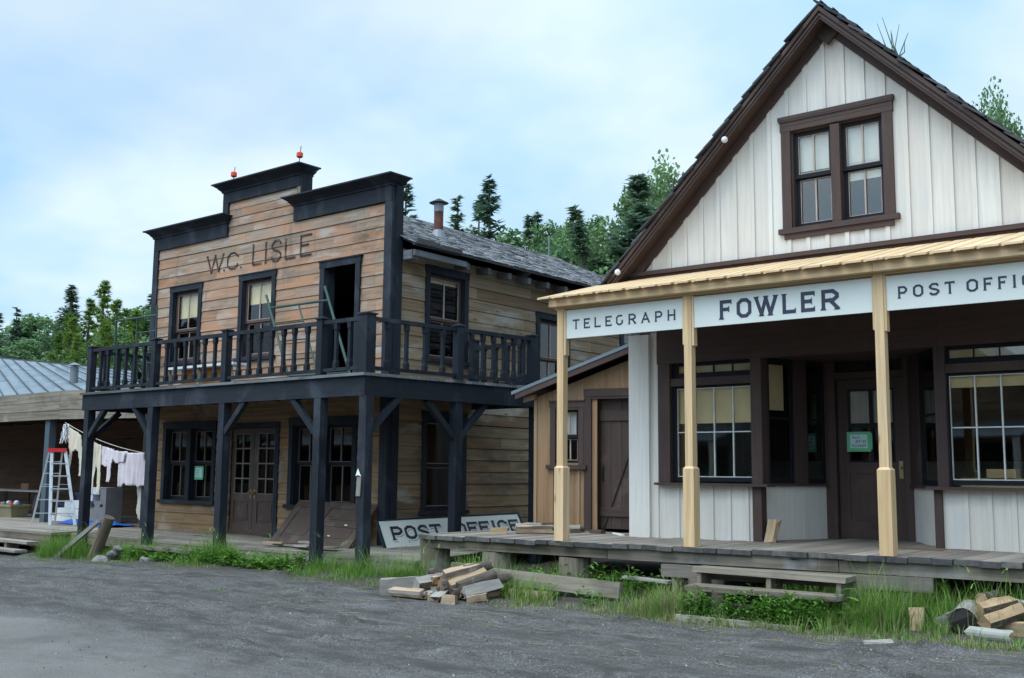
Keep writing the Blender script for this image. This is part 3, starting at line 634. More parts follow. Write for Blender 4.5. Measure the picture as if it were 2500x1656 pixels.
    ev = MB(); ev.hexa((-11.98, 12.28, 5.21), (0.1, 0, 0.02), (0, 0.55, 0), (0, 0, 0.09)); ev.hexa((-11.96, 12.87, 5.2), (0.1, 0, 0.02), (0, 0.5, 0), (0, 0, 0.075)); ev.build('eave_block', M['deck_edge'], B)
    ch = MB(); ch.cyl((-13.5, 14.52, 5.85), (-13.5, 14.52, 6.55), 0.09, n=14); st = ch.build('stovepipe', M['rust'], B, smooth=False)
    ch = MB(); ch.cyl((-13.5, 14.52, 6.44), (-13.5, 14.52, 6.60), 0.094, n=14); ch.build('pipe_collar', M['metal'], st); ch = MB(); ch.cyl((-13.5, 14.52, 5.86), (-13.5, 14.52, 6.08), 0.19, 0.098, n=14); ch.build('pipe_flashing', M['metal'], st)
    ch = MB(); ch.cyl((-13.5, 14.52, 6.61), (-13.5, 14.52, 6.70), 0.19, 0.02, n=16); ch.build('rain_cap', M['iron'], st)
    # ---------------- balcony
    xl, xc = -19.0, -11.26; yf = 10.6; E = Vector((-10.80, 14.2, 0)); Cn = Vector((xc, yf, 0))
    sdir = (E - Cn).normalized(); sn = Vector((sdir.y, -sdir.x, 0))
    dk = MB(); y = yf - 0.05
    while y < 12.05:
        xr2 = xc + 0.05 + (y - yf) * (sdir.x / sdir.y) + U(-0.015, 0.02); x = xl - 0.05
        for k, (a, b_) in enumerate(((xl - 0.06, -16.1 + U(-.4, .4)), (None, -13.5 + U(-.3, .3)), (None, xr2))):
            a = a if a is not None else lastb
            dk.box(a + 0.004, b_, y, y + 0.134, 2.892, 2.935, g=0); lastb = b_
        y += 0.14
    while y < 14.3:
        dk.box(-12.24, xc + 0.05 + (y - yf) * (sdir.x / sdir.y) + U(-0.015, 0.02), y, y + 0.134, 2.892, 2.935 + U(-0.003, 0.003), g=0); y += 0.14
    deck = dk.build('balcony_floor', M['navy_bare'], B)
    bm = MB(); bm.box(xl - 0.03, xc, yf, yf + 0.09, 2.6, 2.89, g=0); 
    bm.hexa(Cn + Vector((0.001, 0.0, 2.598)), E - Cn, -sn * 0.09, (0, 0, 0.292)); bm.box(xl + 0.0, xl + 0.09, yf + 0.09, 12.05, 2.6, 2.889, g=1)
    bm.hexa(E + Vector((0, 0.0, 2.6)), Vector((-12.25, 14.2, 0)) - E, (0, -0.09, 0), (0, 0, 0.288))
    bm.build('balcony_beam', M['navy'], B, bevel=0.006)
    jo = MB()
    x = -18.6
    while x < -11.4: jo.box(x, x + 0.05, yf + 0.09, 12.04, 2.72, 2.89, g=1); x += 0.6
    jo.build('joists', M['navy'], B)
    def post(px, py, z0, sz=0.15):
        p = MB(); p.box(px - sz / 2, px + sz / 2, py, py + sz, z0, 2.6, g=2); return p.build('porch_post', M['navy'], B, bevel=0.006)
    for px, z0 in ((-18.87, -0.1), (-16.735, -0.05), (-14.665, -0.05), (-12.29, -0.05), (-11.295, -0.05)): post(px, yf + 0.005, z0)
    ms = Cn + sdir * 1.78; fs_ = Cn + sdir * 3.55
    post(ms.x - 0.08, ms.y, 0.2); post(fs_.x - 0.08, fs_.y, 0.0, 0.17)
    def brace(p, d, ln_=0.5, drop=0.5, w=0.09):
        m_ = MB(); a = Vector(p); bq = a + Vector(d) * ln_ + Vector((0, 0, drop)); m_.beam(a, bq, w, w, up=(0, 0, 1)); m_.build('brace', M['navy'], B, bevel=0.004)
    brace((-18.80, yf + 0.06, 2.11), (1, 0, 0)); brace((-18.88, yf + 0.15, 2.08), (0, 1, 0), 0.55); brace((-16.80, yf + 0.06, 2.11), (-1, 0, 0)); brace((-14.60, yf + 0.06, 2.11), (1, 0, 0)); brace((-12.36, yf + 0.06, 2.08), (-1, 0, 0), 0.56, 0.54)
    brace((-11.29, yf + 0.15, 2.09), sdir, 0.52, 0.52); brace(ms + Vector((-0.08, 0.0, 2.05)), -sdir, 0.55, 0.55); brace(ms + Vector((-0.08, 0.15, 2.05)), sdir, 0.55, 0.55)
    # railing
    rl = MB(); c0 = Vector((0, 0, 0))
    def rail_seg(mb, a, b_, w=0.075, h=0.06): mb.beam(a, b_, w, h)
    PX = [-18.87, -16.735, -14.66, -12.29, -11.33]
    for a, b_ in zip(PX[:-1], PX[1:]):
        rail_seg(rl, (a + 0.07, yf + 0.06, 3.745), (b_ - 0.07, yf + 0.06, 3.745)); rail_seg(rl, (a + 0.07, yf + 0.06, 3.015), (b_ - 0.07, yf + 0.06, 3.015), 0.06, 0.05)
    inn = -sn * 0.07
    P0 = Cn + Vector((-0.07, 0.07, 0)); PM = Cn + sdir * 1.85 + inn; PF = Cn + sdir * 3.5 + inn
    for a, b_ in ((P0 + sdir * 0.08, PM - sdir * 0.06), (PM + sdir * 0.06, PF)):
        rail_seg(rl, a + Vector((0, 0, 3.75)), b_ + Vector((0, 0, 3.75))); rail_seg(rl, a + Vector((0, 0, 3.02)), b_ + Vector((0, 0, 3.02)), 0.06, 0.05)
    WL = Vector((-12.2, PF.y, 0))
    rail_seg(rl, PF + Vector((0, 0, 3.72)), WL + Vector((0, 0, 3.66))); rail_seg(rl, PF + Vector((0, 0, 3.02)), WL + Vector((0, 0, 2.99)), 0.06, 0.05)
    rail_seg(rl, (-18.87, yf + 0.14, 3.73), (-18.95, 12.06, 3.72)); rail_seg(rl, (-18.87, yf + 0.14, 3.01), (-18.95, 12.06, 3.01), 0.06, 0.05)
    rail = rl.build('railing', M['navy'], B, bevel=0.008)
    for i, (px, py, sz) in enumerate([(p, yf + 0.06, 0.125) for p in PX[:-1]] + [(PX[-1] + 0.01, yf + 0.08, 0.185), (PM.x, PM.y, 0.125), (PF.x, PF.y, 0.13), (-12.17, PF.y, 0.12), (-18.93, 11.95, 0.11)]):
        p = MB(); p.box(px - sz / 2, px + sz / 2, py - sz / 2, py + sz / 2, 2.936, 3.80, g=2); s2 = sz / 2 + 0.02
        p.box(px - s2, px + s2, py - s2, py + s2, 3.80, 3.82); 
        for k in range(4):
            cs = [(-s2, -s2), (s2, -s2), (s2, s2), (-s2, s2)]; q0, q1 = cs[k], cs[(k + 1) % 4]; p.poly([(px + q0[0], py + q0[1], 3.82), (px + q1[0], py + q1[1], 3.82), (px, py, 3.85)], None, 0.5)
        p.build('railing_post', M['navy'], rail, bevel=0.004)
    bx = [(-18.54), -18.29, -17.98, -17.69, -17.39, -17.09, -16.39, -16.11, -15.83, -15.54, -15.27, -14.98, -14.32, -14.05, -13.78, -13.48, -13.19, -12.93, -12.62, -11.96, -11.66]
    pos = [Vector((x, yf + 0.06, 0)) for x in bx] + [P0.lerp(PM, f) for f in (0.22, 0.42, 0.62, 0.82)] + [PM.lerp(PF, f) for f in (0.17, 0.32, 0.46, 0.60, 0.74, 0.88)] + [PF.lerp(WL, f) for f in (0.2, 0.4, 0.6, 0.8)] + [Vector((-18.9, y, 0)) for y in (10.95, 11.25, 11.55)]
    b0 = MB(); Q = pos[0]
    for (za, zc, s0, s1) in ((3.02, 3.12, 0.036, 0.036), (3.12, 3.16, 0.036, 0.025), (3.16, 3.60, 0.025, 0.025), (3.60, 3.63, 0.025, 0.034), (3.63, 3.73, 0.034, 0.034)):
        A_ = [Vector((Q.x + sx * s0, Q.y + sy * s0, za)) for sx, sy in ((-1, -1), (1, -1), (1, 1), (-1, 1))]; B_ = [Vector((Q.x + sx * s1, Q.y + sy * s1, zc)) for sx, sy in ((-1, -1), (1, -1), (1, 1), (-1, 1))]
        for i in range(4):
            j = (i + 1) % 4; b0.poly([A_[i], A_[j], B_[j], B_[i]], [(za, 0), (za, s0 * 2), (zc, s1 * 2), (zc, 0)], 0.4)
    bo = b0.build('baluster', M['navy'], rail)
    for p in pos[1:]:
        c = bo.copy(); COL.objects.link(c); c.parent = rail; c.location = p - Q
    return B
brown_store()
def lower_walk():
    W = thing('boardwalk', 'low grey plank boardwalk along the front of the brown store', 'boardwalk', (-15, 11, 0.2))
    d = MB(); y = 10.73; z0 = 0.255
    while y < 12.05:
        z = 0.285 + (y - 10.73) * 0.04; x = -19.4
        while x < -10.35:
            l = min(U(2.2, 4.2), -10.3 - x); d.box(x + 0.004, x + l, y, y + 0.155, z - 0.045, z + U(-0.004, 0.004), g=0); x += l
        y += 0.162
    y = 12.06
    while y < 19.0:                                               # side strip along the right wall
        d.box(-12.2, -10.9 + U(-0.02, 0.02), y, y + 0.155, 0.275, 0.33 + U(-0.004, 0.004), g=0); y += 0.162
    d.build('planks', M['deck'], W)
    e = MB(); e.box(-19.4, -12.4, 10.735, 10.78, 0.10, 0.238, g=0, t=0.6); x = -19.3
    while x < -12.4: e.box(x, x + 0.12, 10.78, 10.9, -0.1, 0.20); x += 1.4
    e.build('edge_board', M['old_beam'], W)
    s = MB(); s.box(-12.2, -10.35, 10.74, 10.80, -0.1, 0.238, g=0, t=0.9); s.build('skirt_board', M['old_beam'], W)
    t = thing('plank_step', 'loose pale plank step on the weeds before the brown store entrance', 'step', (-15.9, 10.45, 0.1))
    q = MB(); q.box(-16.72, -14.95, 10.32, 10.56, 0.155, 0.20, g=0, t=0.95); q.build('tread', M['deck'], t); 
    for x in (-16.5, -15.2):
        q = MB(); q.box(x, x + 0.1, 10.36, 10.52, -0.1, 0.154); q.build('support', M['old_beam'], t)
lower_walk()
# ================================================================ white gabled post office with new porch
def dz(x): return 0.70 + 0.0105 * (x + 5.5)             # the porch floor falls slightly to the left
def white_store():
    global PEAK
    X0, X1, YW = -7.76, -1.90, 12.25; XA = -4.83; YB = 21.0
    B = thing('white_store', 'white board and batten store with steep brown-trimmed gable and raw timber porch', 'building', (-4.83, 12.25, 0))
    F = frame((0, YW), (1, 0)); FL_ = frame((X0, 0), (0, -1)); PEAK = XA
    O, UU, NN = F
    # gable siding
    win = [(-5.42, -4.13, 4.56, 5.93)]
    g = MB(); vsiding(g, F, X0, X1, 4.15, lambda u: 7.12 - abs(u - XA), 0.245, win, batten=0.052, off=0.143)
    g.build('wall', M['white'], B)
    # weathered grey boards behind the signs, corner boards, dado panels
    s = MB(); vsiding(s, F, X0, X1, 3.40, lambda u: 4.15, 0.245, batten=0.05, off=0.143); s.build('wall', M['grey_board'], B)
    cb = MB(); cb.hexa(O + UU * -7.765 + NN * -0.01 + Vector((0, 0, dz(-7.6) - 0.02)), UU * 0.315, NN * 0.055, (0, 0, 2.72), 0.95, 2); cb.box(-7.77, -7.755, YW, YW + 0.2, 0.65, 3.4, g=2)
    cb.build('corner_board', M['white'], B, bevel=0.004)
    pl = MB(); vsiding(pl, F, -7.449, -7.30, 0.66, lambda u: 3.43, 0.245, batten=0.05, off=0.1); pl.build('wall', M['white'], B); pl = MB()
    vsiding(pl, F, -7.30, -5.93, 0.67, lambda u: 1.37, 0.245, batten=0.05, off=0.02); pl.build('wall', M['white'], B); pl = MB(); vsiding(pl, F, -3.689, X1, 0.70, lambda u: 1.39, 0.245, batten=0.052, off=0.0)
    pl.build('wall', M['white'], B)
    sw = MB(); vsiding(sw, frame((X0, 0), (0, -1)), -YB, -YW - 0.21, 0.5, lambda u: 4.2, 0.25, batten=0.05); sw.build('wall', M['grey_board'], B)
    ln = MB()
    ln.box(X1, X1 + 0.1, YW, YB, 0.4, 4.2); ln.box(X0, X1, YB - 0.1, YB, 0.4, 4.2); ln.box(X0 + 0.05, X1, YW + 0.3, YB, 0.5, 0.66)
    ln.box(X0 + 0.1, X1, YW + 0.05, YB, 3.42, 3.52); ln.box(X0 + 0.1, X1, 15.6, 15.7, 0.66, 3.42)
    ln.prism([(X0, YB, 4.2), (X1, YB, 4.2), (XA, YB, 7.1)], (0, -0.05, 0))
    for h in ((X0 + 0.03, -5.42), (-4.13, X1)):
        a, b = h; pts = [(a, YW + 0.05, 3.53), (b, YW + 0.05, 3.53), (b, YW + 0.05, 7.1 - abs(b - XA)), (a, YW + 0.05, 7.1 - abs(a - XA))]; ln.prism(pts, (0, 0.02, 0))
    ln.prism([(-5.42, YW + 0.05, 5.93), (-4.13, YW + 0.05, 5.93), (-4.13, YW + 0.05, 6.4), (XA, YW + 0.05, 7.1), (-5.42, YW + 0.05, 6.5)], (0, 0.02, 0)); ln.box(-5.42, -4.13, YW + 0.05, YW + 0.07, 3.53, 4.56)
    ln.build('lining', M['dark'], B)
    gw = MB(); gw.box(X0 + 0.15, X1 - 0.05, 15.3, 15.34, 0.66, 1.66, g=2); gw.box(X0 + 0.15, X1 - 0.05, 15.27, 15.36, 1.66, 1.72, g=0); gw.box(X0 + 0.12, X0 + 0.2, 12.5, 15.3, 0.66, 1.66, g=2); gw.build('wainscot', M['green_wall'], B)
    ct = MB(); ct.box(-3.6, -2.6, 12.62, 13.0, 1.30, 1.50, g=0); ct.box(-3.3, -3.0, 12.55, 12.75, 1.5, 1.60); ct.box(-2.85, -2.55, 12.6, 12.75, 1.5, 1.62); ct.build('counter_boxes', M['new_wood'], B)
    # lintel board, sills, window casings, mullions
    br = MB()
    br.box(-7.32, -3.66, YW - 0.05, YW + 0.05, 2.965, 3.42, g=0); br.box(-3.66, X1, YW - 0.05, YW + 0.05, 2.965, 3.42, g=0)
    br.box(-6.1, -3.6, YW + 0.051, 13.6, 3.0, 3.05, g=0)
    br.build('lintel', M['brown'], B)
    for (a, b, sx) in ((-7.30, -5.82, 0), (-3.81, -2.30, 1)):
        w = MB(); z0, z1 = 1.40, 2.965
        l, r = (a + 0.0, -7.13) if not sx else (-3.725, -3.605)
        w.box(l, r, YW - 0.045, YW + 0.10, z0, z1, g=2)
        if not sx: w.box(-5.965, -5.82, YW - 0.05, YW + 0.10, z0, z1, g=2)
        else: w.box(-2.44, -2.30, YW - 0.05, YW + 0.1, z0, z1, g=2)
        i0, i1 = (-7.13, -5.965) if not sx else (-3.605, -2.44)
        w.box(i0, i1, YW - 0.03, YW + 0.09, 2.66, 2.76, g=0)
        w.build('window_casing', M['brown'], B, bevel=0.004)
        s_ = MB(); s_.box(a - 0.02, b + 0.10 if not sx else b, YW - 0.14, YW + 0.10, 1.365, 1.399, g=0); s_.build('sill', M['brown'], B, bevel=0.006)
        pn = i0 + 0.07, i1 - 0.02
        if sx: pn = -3.585, -2.50
        for (q0, q1, rows, nm) in ((1.42, 2.655, 2, 0), (2.765, 2.96, 1, 1)):
            wd = MB(); yy = YW + 0.03
            wd.box(i0, pn[0], yy, yy + 0.05, q0, q1, g=2); wd.box(pn[1], i1, yy, yy + 0.05, q0, q1, g=2); wd.box(pn[0], pn[1], yy, yy + 0.05, q0, q0 + 0.055, g=0); wd.box(pn[0], pn[1], yy, yy + 0.05, q1 - 0.025, q1, g=0)
            wn = wd.build('window', M['sash'], B, bevel=0.003)
            bm = MB(); gl = MB(); e0, e1 = q0 + 0.055, q1 - 0.025; pw = 0.009; yb = yy + 0.008
            for k in range(0, 5):
                u = pn[0] + (pn[1] - pn[0]) * k / 4; h = 0.008 if nm == 0 else 0.006
                bm.box(u - h, u + h, yb, yb + 0.03, e0, e1, g=2)
            for zz in ([e0 + pw / 2, (e0 + e1) / 2, e1 - pw / 2] if rows == 2 else [e0 + 0.004, e1 - 0.004]): bm.box(pn[0], pn[1], yb + 0.001, yb + 0.029, zz - 0.007, zz + 0.007, g=0)
            bm.build('glazing_bars', M['putty_white'] if nm == 0 else M['sash'], wn)
            gl.box(pn[0], pn[1], yb + 0.012, yb + 0.016, e0, e1); gl.build('pane', M['glass_hi'], wn)
            bl = MB(); zb = 2.17 if not sx else 2.5
            if nm: zb = e0
            bl.box(pn[0] + 0.0, pn[1], yb + 0.055, yb + 0.058, zb, q1); bl.build('blind', M['blind'], wn)
    for px, pw_ in ((-5.965, 0.12), (-3.775, 0.085)):                                       # posts below the sill at the entry corners
        p = MB(); p.box(px, px + pw_, YW - 0.045, YW + 0.10, dz(px) - 0.03, 1.364, g=2); p.build('corner_post', M['brown'], B)
    # splayed entry
    for (a, b, flip) in (((-5.93, 12.36), (-5.52, 13.5), 0), ((-4.42, 13.5), (-3.70, 12.36), 1)):
        Fs = frame(a, (b[0] - a[0], b[1] - a[1])); L = math.hypot(b[0] - a[0], b[1] - a[1])
        v = MB(); vsiding(v, Fs, 0, L, 0.66, lambda u: 1.37, 0.3, batten=None, off=0.15); v.build('wall', M['white'], B)
        w = MB(); w.fbox(Fs, 0.0, L, -0.04, 0.05, 1.37, 1.405, g=0)
        bays = ((0.14, 0.60), (0.82, L - 0.03)) if not flip else ((0.44, L - 0.04),)
        e = [0.0] + [q for bb in bays for q in bb] + [L]
        for i in range(0, len(e), 2): w.fbox(Fs, e[i], e[i + 1], -0.05, 0.03, 1.405, 3.0, g=2)
        cs = w.build('window_casing', M['brown'], B, bevel=0.003)
        for bi, (q0, q1) in enumerate(bays):
            wd = MB(); f_ = 0.045
            wd.fbox(Fs, q0, q0 + f_, -0.03, 0.0, 1.405, 3.0, g=2); wd.fbox(Fs, q1 - f_, q1, -0.03, 0.0, 1.405, 3.0, g=2); wd.fbox(Fs, q0 + f_, q1 - f_, -0.03, -0.001, 1.405, 1.47, g=0); wd.fbox(Fs, q0 + f_, q1 - f_, -0.03, -0.001, 2.93, 3.0, g=0); wd.fbox(Fs, q0 + f_, q1 - f_, -0.03, -0.001, 2.215, 2.245, g=0)
            wn = wd.build('window', M['sash'], B); gl = MB(); gl.fbox(Fs, q0 + f_, q1 - f_, -0.02, -0.016, 1.47, 2.93); gl.build('pane', M['glass_hi'], wn)
            if not flip and bi == 0:
                bl = MB(); bl.fbox(Fs, q0 + f_, q1 - f_, -0.12, -0.117, 2.34, 2.93); bl.build('blind', M['blind'], wn)
    D = frame((0, 13.5), (1, 0))
    fr = MB(); fr.fbox(D, -5.56, -5.385, -0.08, 0.03, 0.66, 3.02, g=2); fr.fbox(D, -4.50, -4.40, -0.08, 0.03, 0.66, 3.02, g=2); fr.fbox(D, -5.385, -4.50, -0.08, 0.025, 2.765, 2.85, g=0); fr.fbox(D, -5.385, -4.50, -0.08, 0.02, 0.66, 0.70, g=0)
    dfr = fr.build('door_frame', M['brown'], B)
    t = MB(); t.fbox(D, -5.385, -4.50, -0.06, -0.03, 2.85, 2.89, g=0); t.fbox(D, -5.385, -4.50, -0.06, -0.03, 3.0, 3.02, g=0); t.fbox(D, -4.965, -4.945, -0.06, -0.03, 2.89, 3.0, g=2); tw = t.build('transom_window', M['sash'], B)
    t = MB(); t.fbox(D, -5.385, -4.50, -0.05, -0.046, 2.89, 3.0); t.build('pane', M['glass_hi'], tw)
    dr = panel_door(B, D, -5.38, -4.505, 0.70, 2.762, (-5.245, -4.64, 1.68, 2.63), ((-5.24, -4.645, 0.94, 1.54),), M['brown'], bars=(2, 2), bar_mat=M['sash'], gl=M['glass'], bar_w=0.024)
    k = MB(); k.fbox(D, -4.60, -4.55, -0.05, -0.042, 1.48, 1.70); k.cyl((-4.575, 13.541, 1.62), (-4.575, 13.50, 1.62), 0.016); k.build('lock_plate', M['brass'], dr)
    c = MB()
    for i in range(14):
        u = -5.23 + i * 0.042; c.fbox(D, u, u + 0.044, -0.105 - 0.012 * (i % 2), -0.10 - 0.012 * (i % 2), 2.19, 2.66)
    c.build('curtain', M['curtain'], dr)
    # gable window: a pair of sashes in a brown casing
    w = dh_window(B, F, -5.49, -4.09, 4.53, 5.93, 5.215, fw=0.12, trim=M['brown'], sash=M['sash'], blind=5.30, blind_mat=M['blind_white'], dbl=(-4.85, -4.735), gl=M['glass_hi'], head=0.0001, sill_out=0.04)
    h = MB(); h.fbox(F, -5.52, -4.06, 0.0, 0.06, 5.95, 6.0, g=0); h.fbox(F, -5.50, -4.08, -0.01, 0.04, 5.88, 5.949, g=0); h.build('window_head', M['brown'], B, bevel=0.004); h = MB(); h.fbox(F, -5.47, -4.11, 0.0, 0.035, 4.425, 4.495, g=0); h.build('window_apron', M['brown'], B, bevel=0.004)
    bl = MB(); bl.fbox(F, -4.70, -4.26, -0.142, -0.139, 5.08, 5.30); bl.build('blind', M['blind_white'], B)
    # belt moulding
    bt = MB(); bt.box(X0 - 0.22, X1 + 0.2, YW - 0.03, YW + 0.01, 4.10, 4.19, g=0); bt.box(X0 - 0.24, X1 + 0.2, YW - 0.075, YW + 0.01, 4.191, 4.245, g=0); bt.build('belt_moulding', M['brown'], B, bevel=0.004)
    # roof: rake boards, soffit boards, shingles
    YF = 11.95
    for s in (-1, 1):
        xe = XA + s * 3.10; T = lambda x, top: top - abs(x - XA)
        r = MB()
        def slab(y0, y1, ztop, hh, x_in=0.0, tt=None):
            a = Vector((XA + s * x_in, y0, ztop - x_in)); b = Vector((xe, y0, ztop - 3.10))
            r.hexa(a - Vector((0, 0, hh)), b - a, (0, y1 - y0, 0), (0, 0, hh), tt, 0)
        slab(YF, YF + 0.035, 7.205, 0.15); slab(YF - 0.03, YF - 0.001, 7.215, 0.062); slab(YF - 0.015, YF - 0.0005, 7.12, 0.03)
        slab(YW - 0.05, YW - 0.003, 7.10, 0.155, 0.0)
        r.build('rake_board', M['brown'], B, bevel=0.004)
        r = MB()
        for k in range(3): slab(YF + 0.036 + k * 0.073, YF + 0.036 + k * 0.073 + 0.069, 7.125, 0.02)
        r.build('soffit', M['brown'], B)
        r = MB(); dv = Vector((s, 0, -1)).normalized(); nv = Vector((s, 0, 1)).normalized(); nl = 23; Lr = 3.2 * math.sqrt(2); ex = Lr / nl
        base = Vector((XA - s * 0.02, 0, 7.19))
        r.hexa(base + Vector((0, YF - 0.02, 0)), dv * Lr, (0, YB - YF + 0.3, 0), nv * 0.03, 0.1, 1)
        for i in range(nl):
            y = YF - 0.06 + U(-0.02, 0.02)
            while y < YB + 0.3:
                wd = U(0.12, 0.3) if y < YF + 1.5 else 1.2; s1 = (i + 1) * ex + U(-0.03, 0.03); th = U(0.018, 0.034)
                o = base + Vector((0, y, 0)) + dv * s1 + nv * (0.062 + U(-0.008, 0.014))
                r.hexa(o, -dv * (ex + 0.09) - nv * 0.03, Vector((0, wd - 0.006, 0)), nv * th, None, 0); y += wd
        r.build('shingle_roof', M['dark_shake'], B)
    pk = MB(); pk.prism([(XA - 0.13, YW - 0.09, 6.92), (XA, YW - 0.09, 6.80), (XA + 0.13, YW - 0.09, 6.92), (XA + 0.13, YW - 0.09, 7.0), (XA, YW - 0.09, 7.12), (XA - 0.13, YW - 0.09, 7.0)], (0, 0.05, 0)); pk.build('peak_block', M['brown'], B)
    # ---------------- porch: posts, beam, planked roof
    YP = 10.75
    for px in (-7.875, -6.045, -3.81, -1.55):
        p = MB(); z0 = dz(px); a, sh = 0.069, 0.048; cy = YP + 0.07
        p.box(px - a, px + a, cy - a, cy + a, z0, 1.575, g=2)
        for k in range(4):
            cs = [(-1, -1), (1, -1), (1, 1), (-1, 1)]; q0, q1 = cs[k], cs[(k + 1) % 4]
            p.poly([(px + q0[0] * a, cy + q0[1] * a, 1.575), (px + q1[0] * a, cy + q1[1] * a, 1.575), (px + q1[0] * sh, cy + q1[1] * sh, 1.60), (px + q0[0] * sh, cy + q0[1] * sh, 1.60)], [(0, 0), (0, .1), (.03, .1), (.03, 0)], 0.5)
        p.box(px - sh, px + sh, cy - sh, cy + sh, 1.599, 3.58, g=2)
        if px > -7.5: p.box(px - sh - 0.021, px - sh - 0.0005, cy - 0.04, cy + 0.045, 3.01, 3.575, g=2)
        p.box(px + sh + 0.0005, px + sh + 0.026, cy - 0.035, cy + 0.045, 2.99, 3.575, g=2)
        p.build('porch_post', M['new_wood'], B, bevel=0.003)
    bm = MB(); bm.box(-7.97, -3.82, YP - 0.10, YP + 0.0, 3.60, 3.70, g=0, t=0.1); bm.box(-3.817, -1.2, YP - 0.10, YP + 0.0, 3.60, 3.70, g=0, t=0.3); bm.box(-7.96, -1.2, YP + 0.02, YP + 0.12, 3.58, 3.69, g=0)
    bm.box(-7.97, -7.88, YP + 0.121, YW - 0.04, 3.60, 3.66, g=1)
    x = -7.3
    while x < -1.4: bm.hexa((x, YP + 0.121, 3.60), (0.05, 0, 0), (0, 1.33, 0.40), (0, 0, 0.09), None, 1); x += 0.61
    bm.build('porch_beam', M['new_wood'], B, bevel=0.003)
    rf = MB(); x = -8.09; sl = 0.455 / 1.72; k = 0
    rf.hexa((-8.0, YP - 0.11, 3.702), (6.9, 0, 0), (0, 1.58, 1.58 * sl), (0, 0, 0.02), 0.3, 1)
    while x < -1.2:
        w = 0.185 + U(-0.012, 0.012); y0 = YP - 0.19 + U(-0.015, 0.01)
        rf.hexa((x, y0, 3.715 + (y0 - YP + 0.11) * sl), (w, 0, 0), (0, YW - 0.03 - y0, (YW - 0.03 - y0) * sl), (0, 0, 0.022), None, 1)
        x += 0.222
    x = -7.99
    while x < -1.2:
        rf.hexa((x + 0.09, YP - 0.125, 3.698), (0.06, 0, 0), (0, 1.5, 1.5 * sl), (0, 0, 0.03), None, 1); x += 0.222
    rf.build('porch_roof', M['new_wood'], B)
    return B
white_store()
def signs():
    def sign(label, u0, u1, text, spec, z0=3.20, z1=3.56):
        s = thing('sign', label, 'sign', (u0, 10.82, z0))
        b = MB(); b.box(u0, u1, 10.80, 10.825, z0, z1, g=0); b.build('board', M['sign'], s)
        BB = (Vector((0, 10.7995, 0)), Vector((1, 0, 0)), Vector((0, 0, 1)), Vector((0, -1, 0)))
        for ch, u, w, v, h, t in spec:
            lt = MB(); letter(lt, BB, ch, u, v, w, h, t, dep=0.0025); lt.build('letter', M['sign_ink'], s)
    P = lambda text, xs, v, h, t: [(ch, a, b - a, v, h, t) for ch, (a, b) in zip(text, xs)]
    sign('cream sign reading TELEGRAPH between the first two porch posts', -7.80, -6.12, '', P('TELEGRAPH', [(-7.698, -7.599), (-7.528, -7.436), (-7.367, -7.276), (-7.205, -7.113), (-7.048, -6.949), (-6.868, -6.764), (-6.687, -6.57), (-6.495, -6.396), (-6.323, -6.22)], 3.31, 0.126, 0.020))
    sign('cream sign with the large navy word FOWLER', -5.985, -3.885, '', P('FOWLER', [(-5.639, -5.49), (-5.428, -5.247), (-5.208, -4.937), (-4.877, -4.722), (-4.663, -4.505), (-4.432, -4.239)], 3.263, 0.222, 0.041))
    sign('cream sign reading POST OFFICE hanging right of the third porch post', -3.745, -1.62, '', P('POSTOFFICE', [(-3.616, -3.523), (-3.465, -3.363), (-3.307, -3.205), (-3.153, -3.057), (-2.946, -2.839), (-2.787, -2.706), (-2.653, -2.576), (-2.525, -2.491), (-2.44, -2.344), (-2.29, -2.20)], 3.315, 0.125, 0.021))
signs()
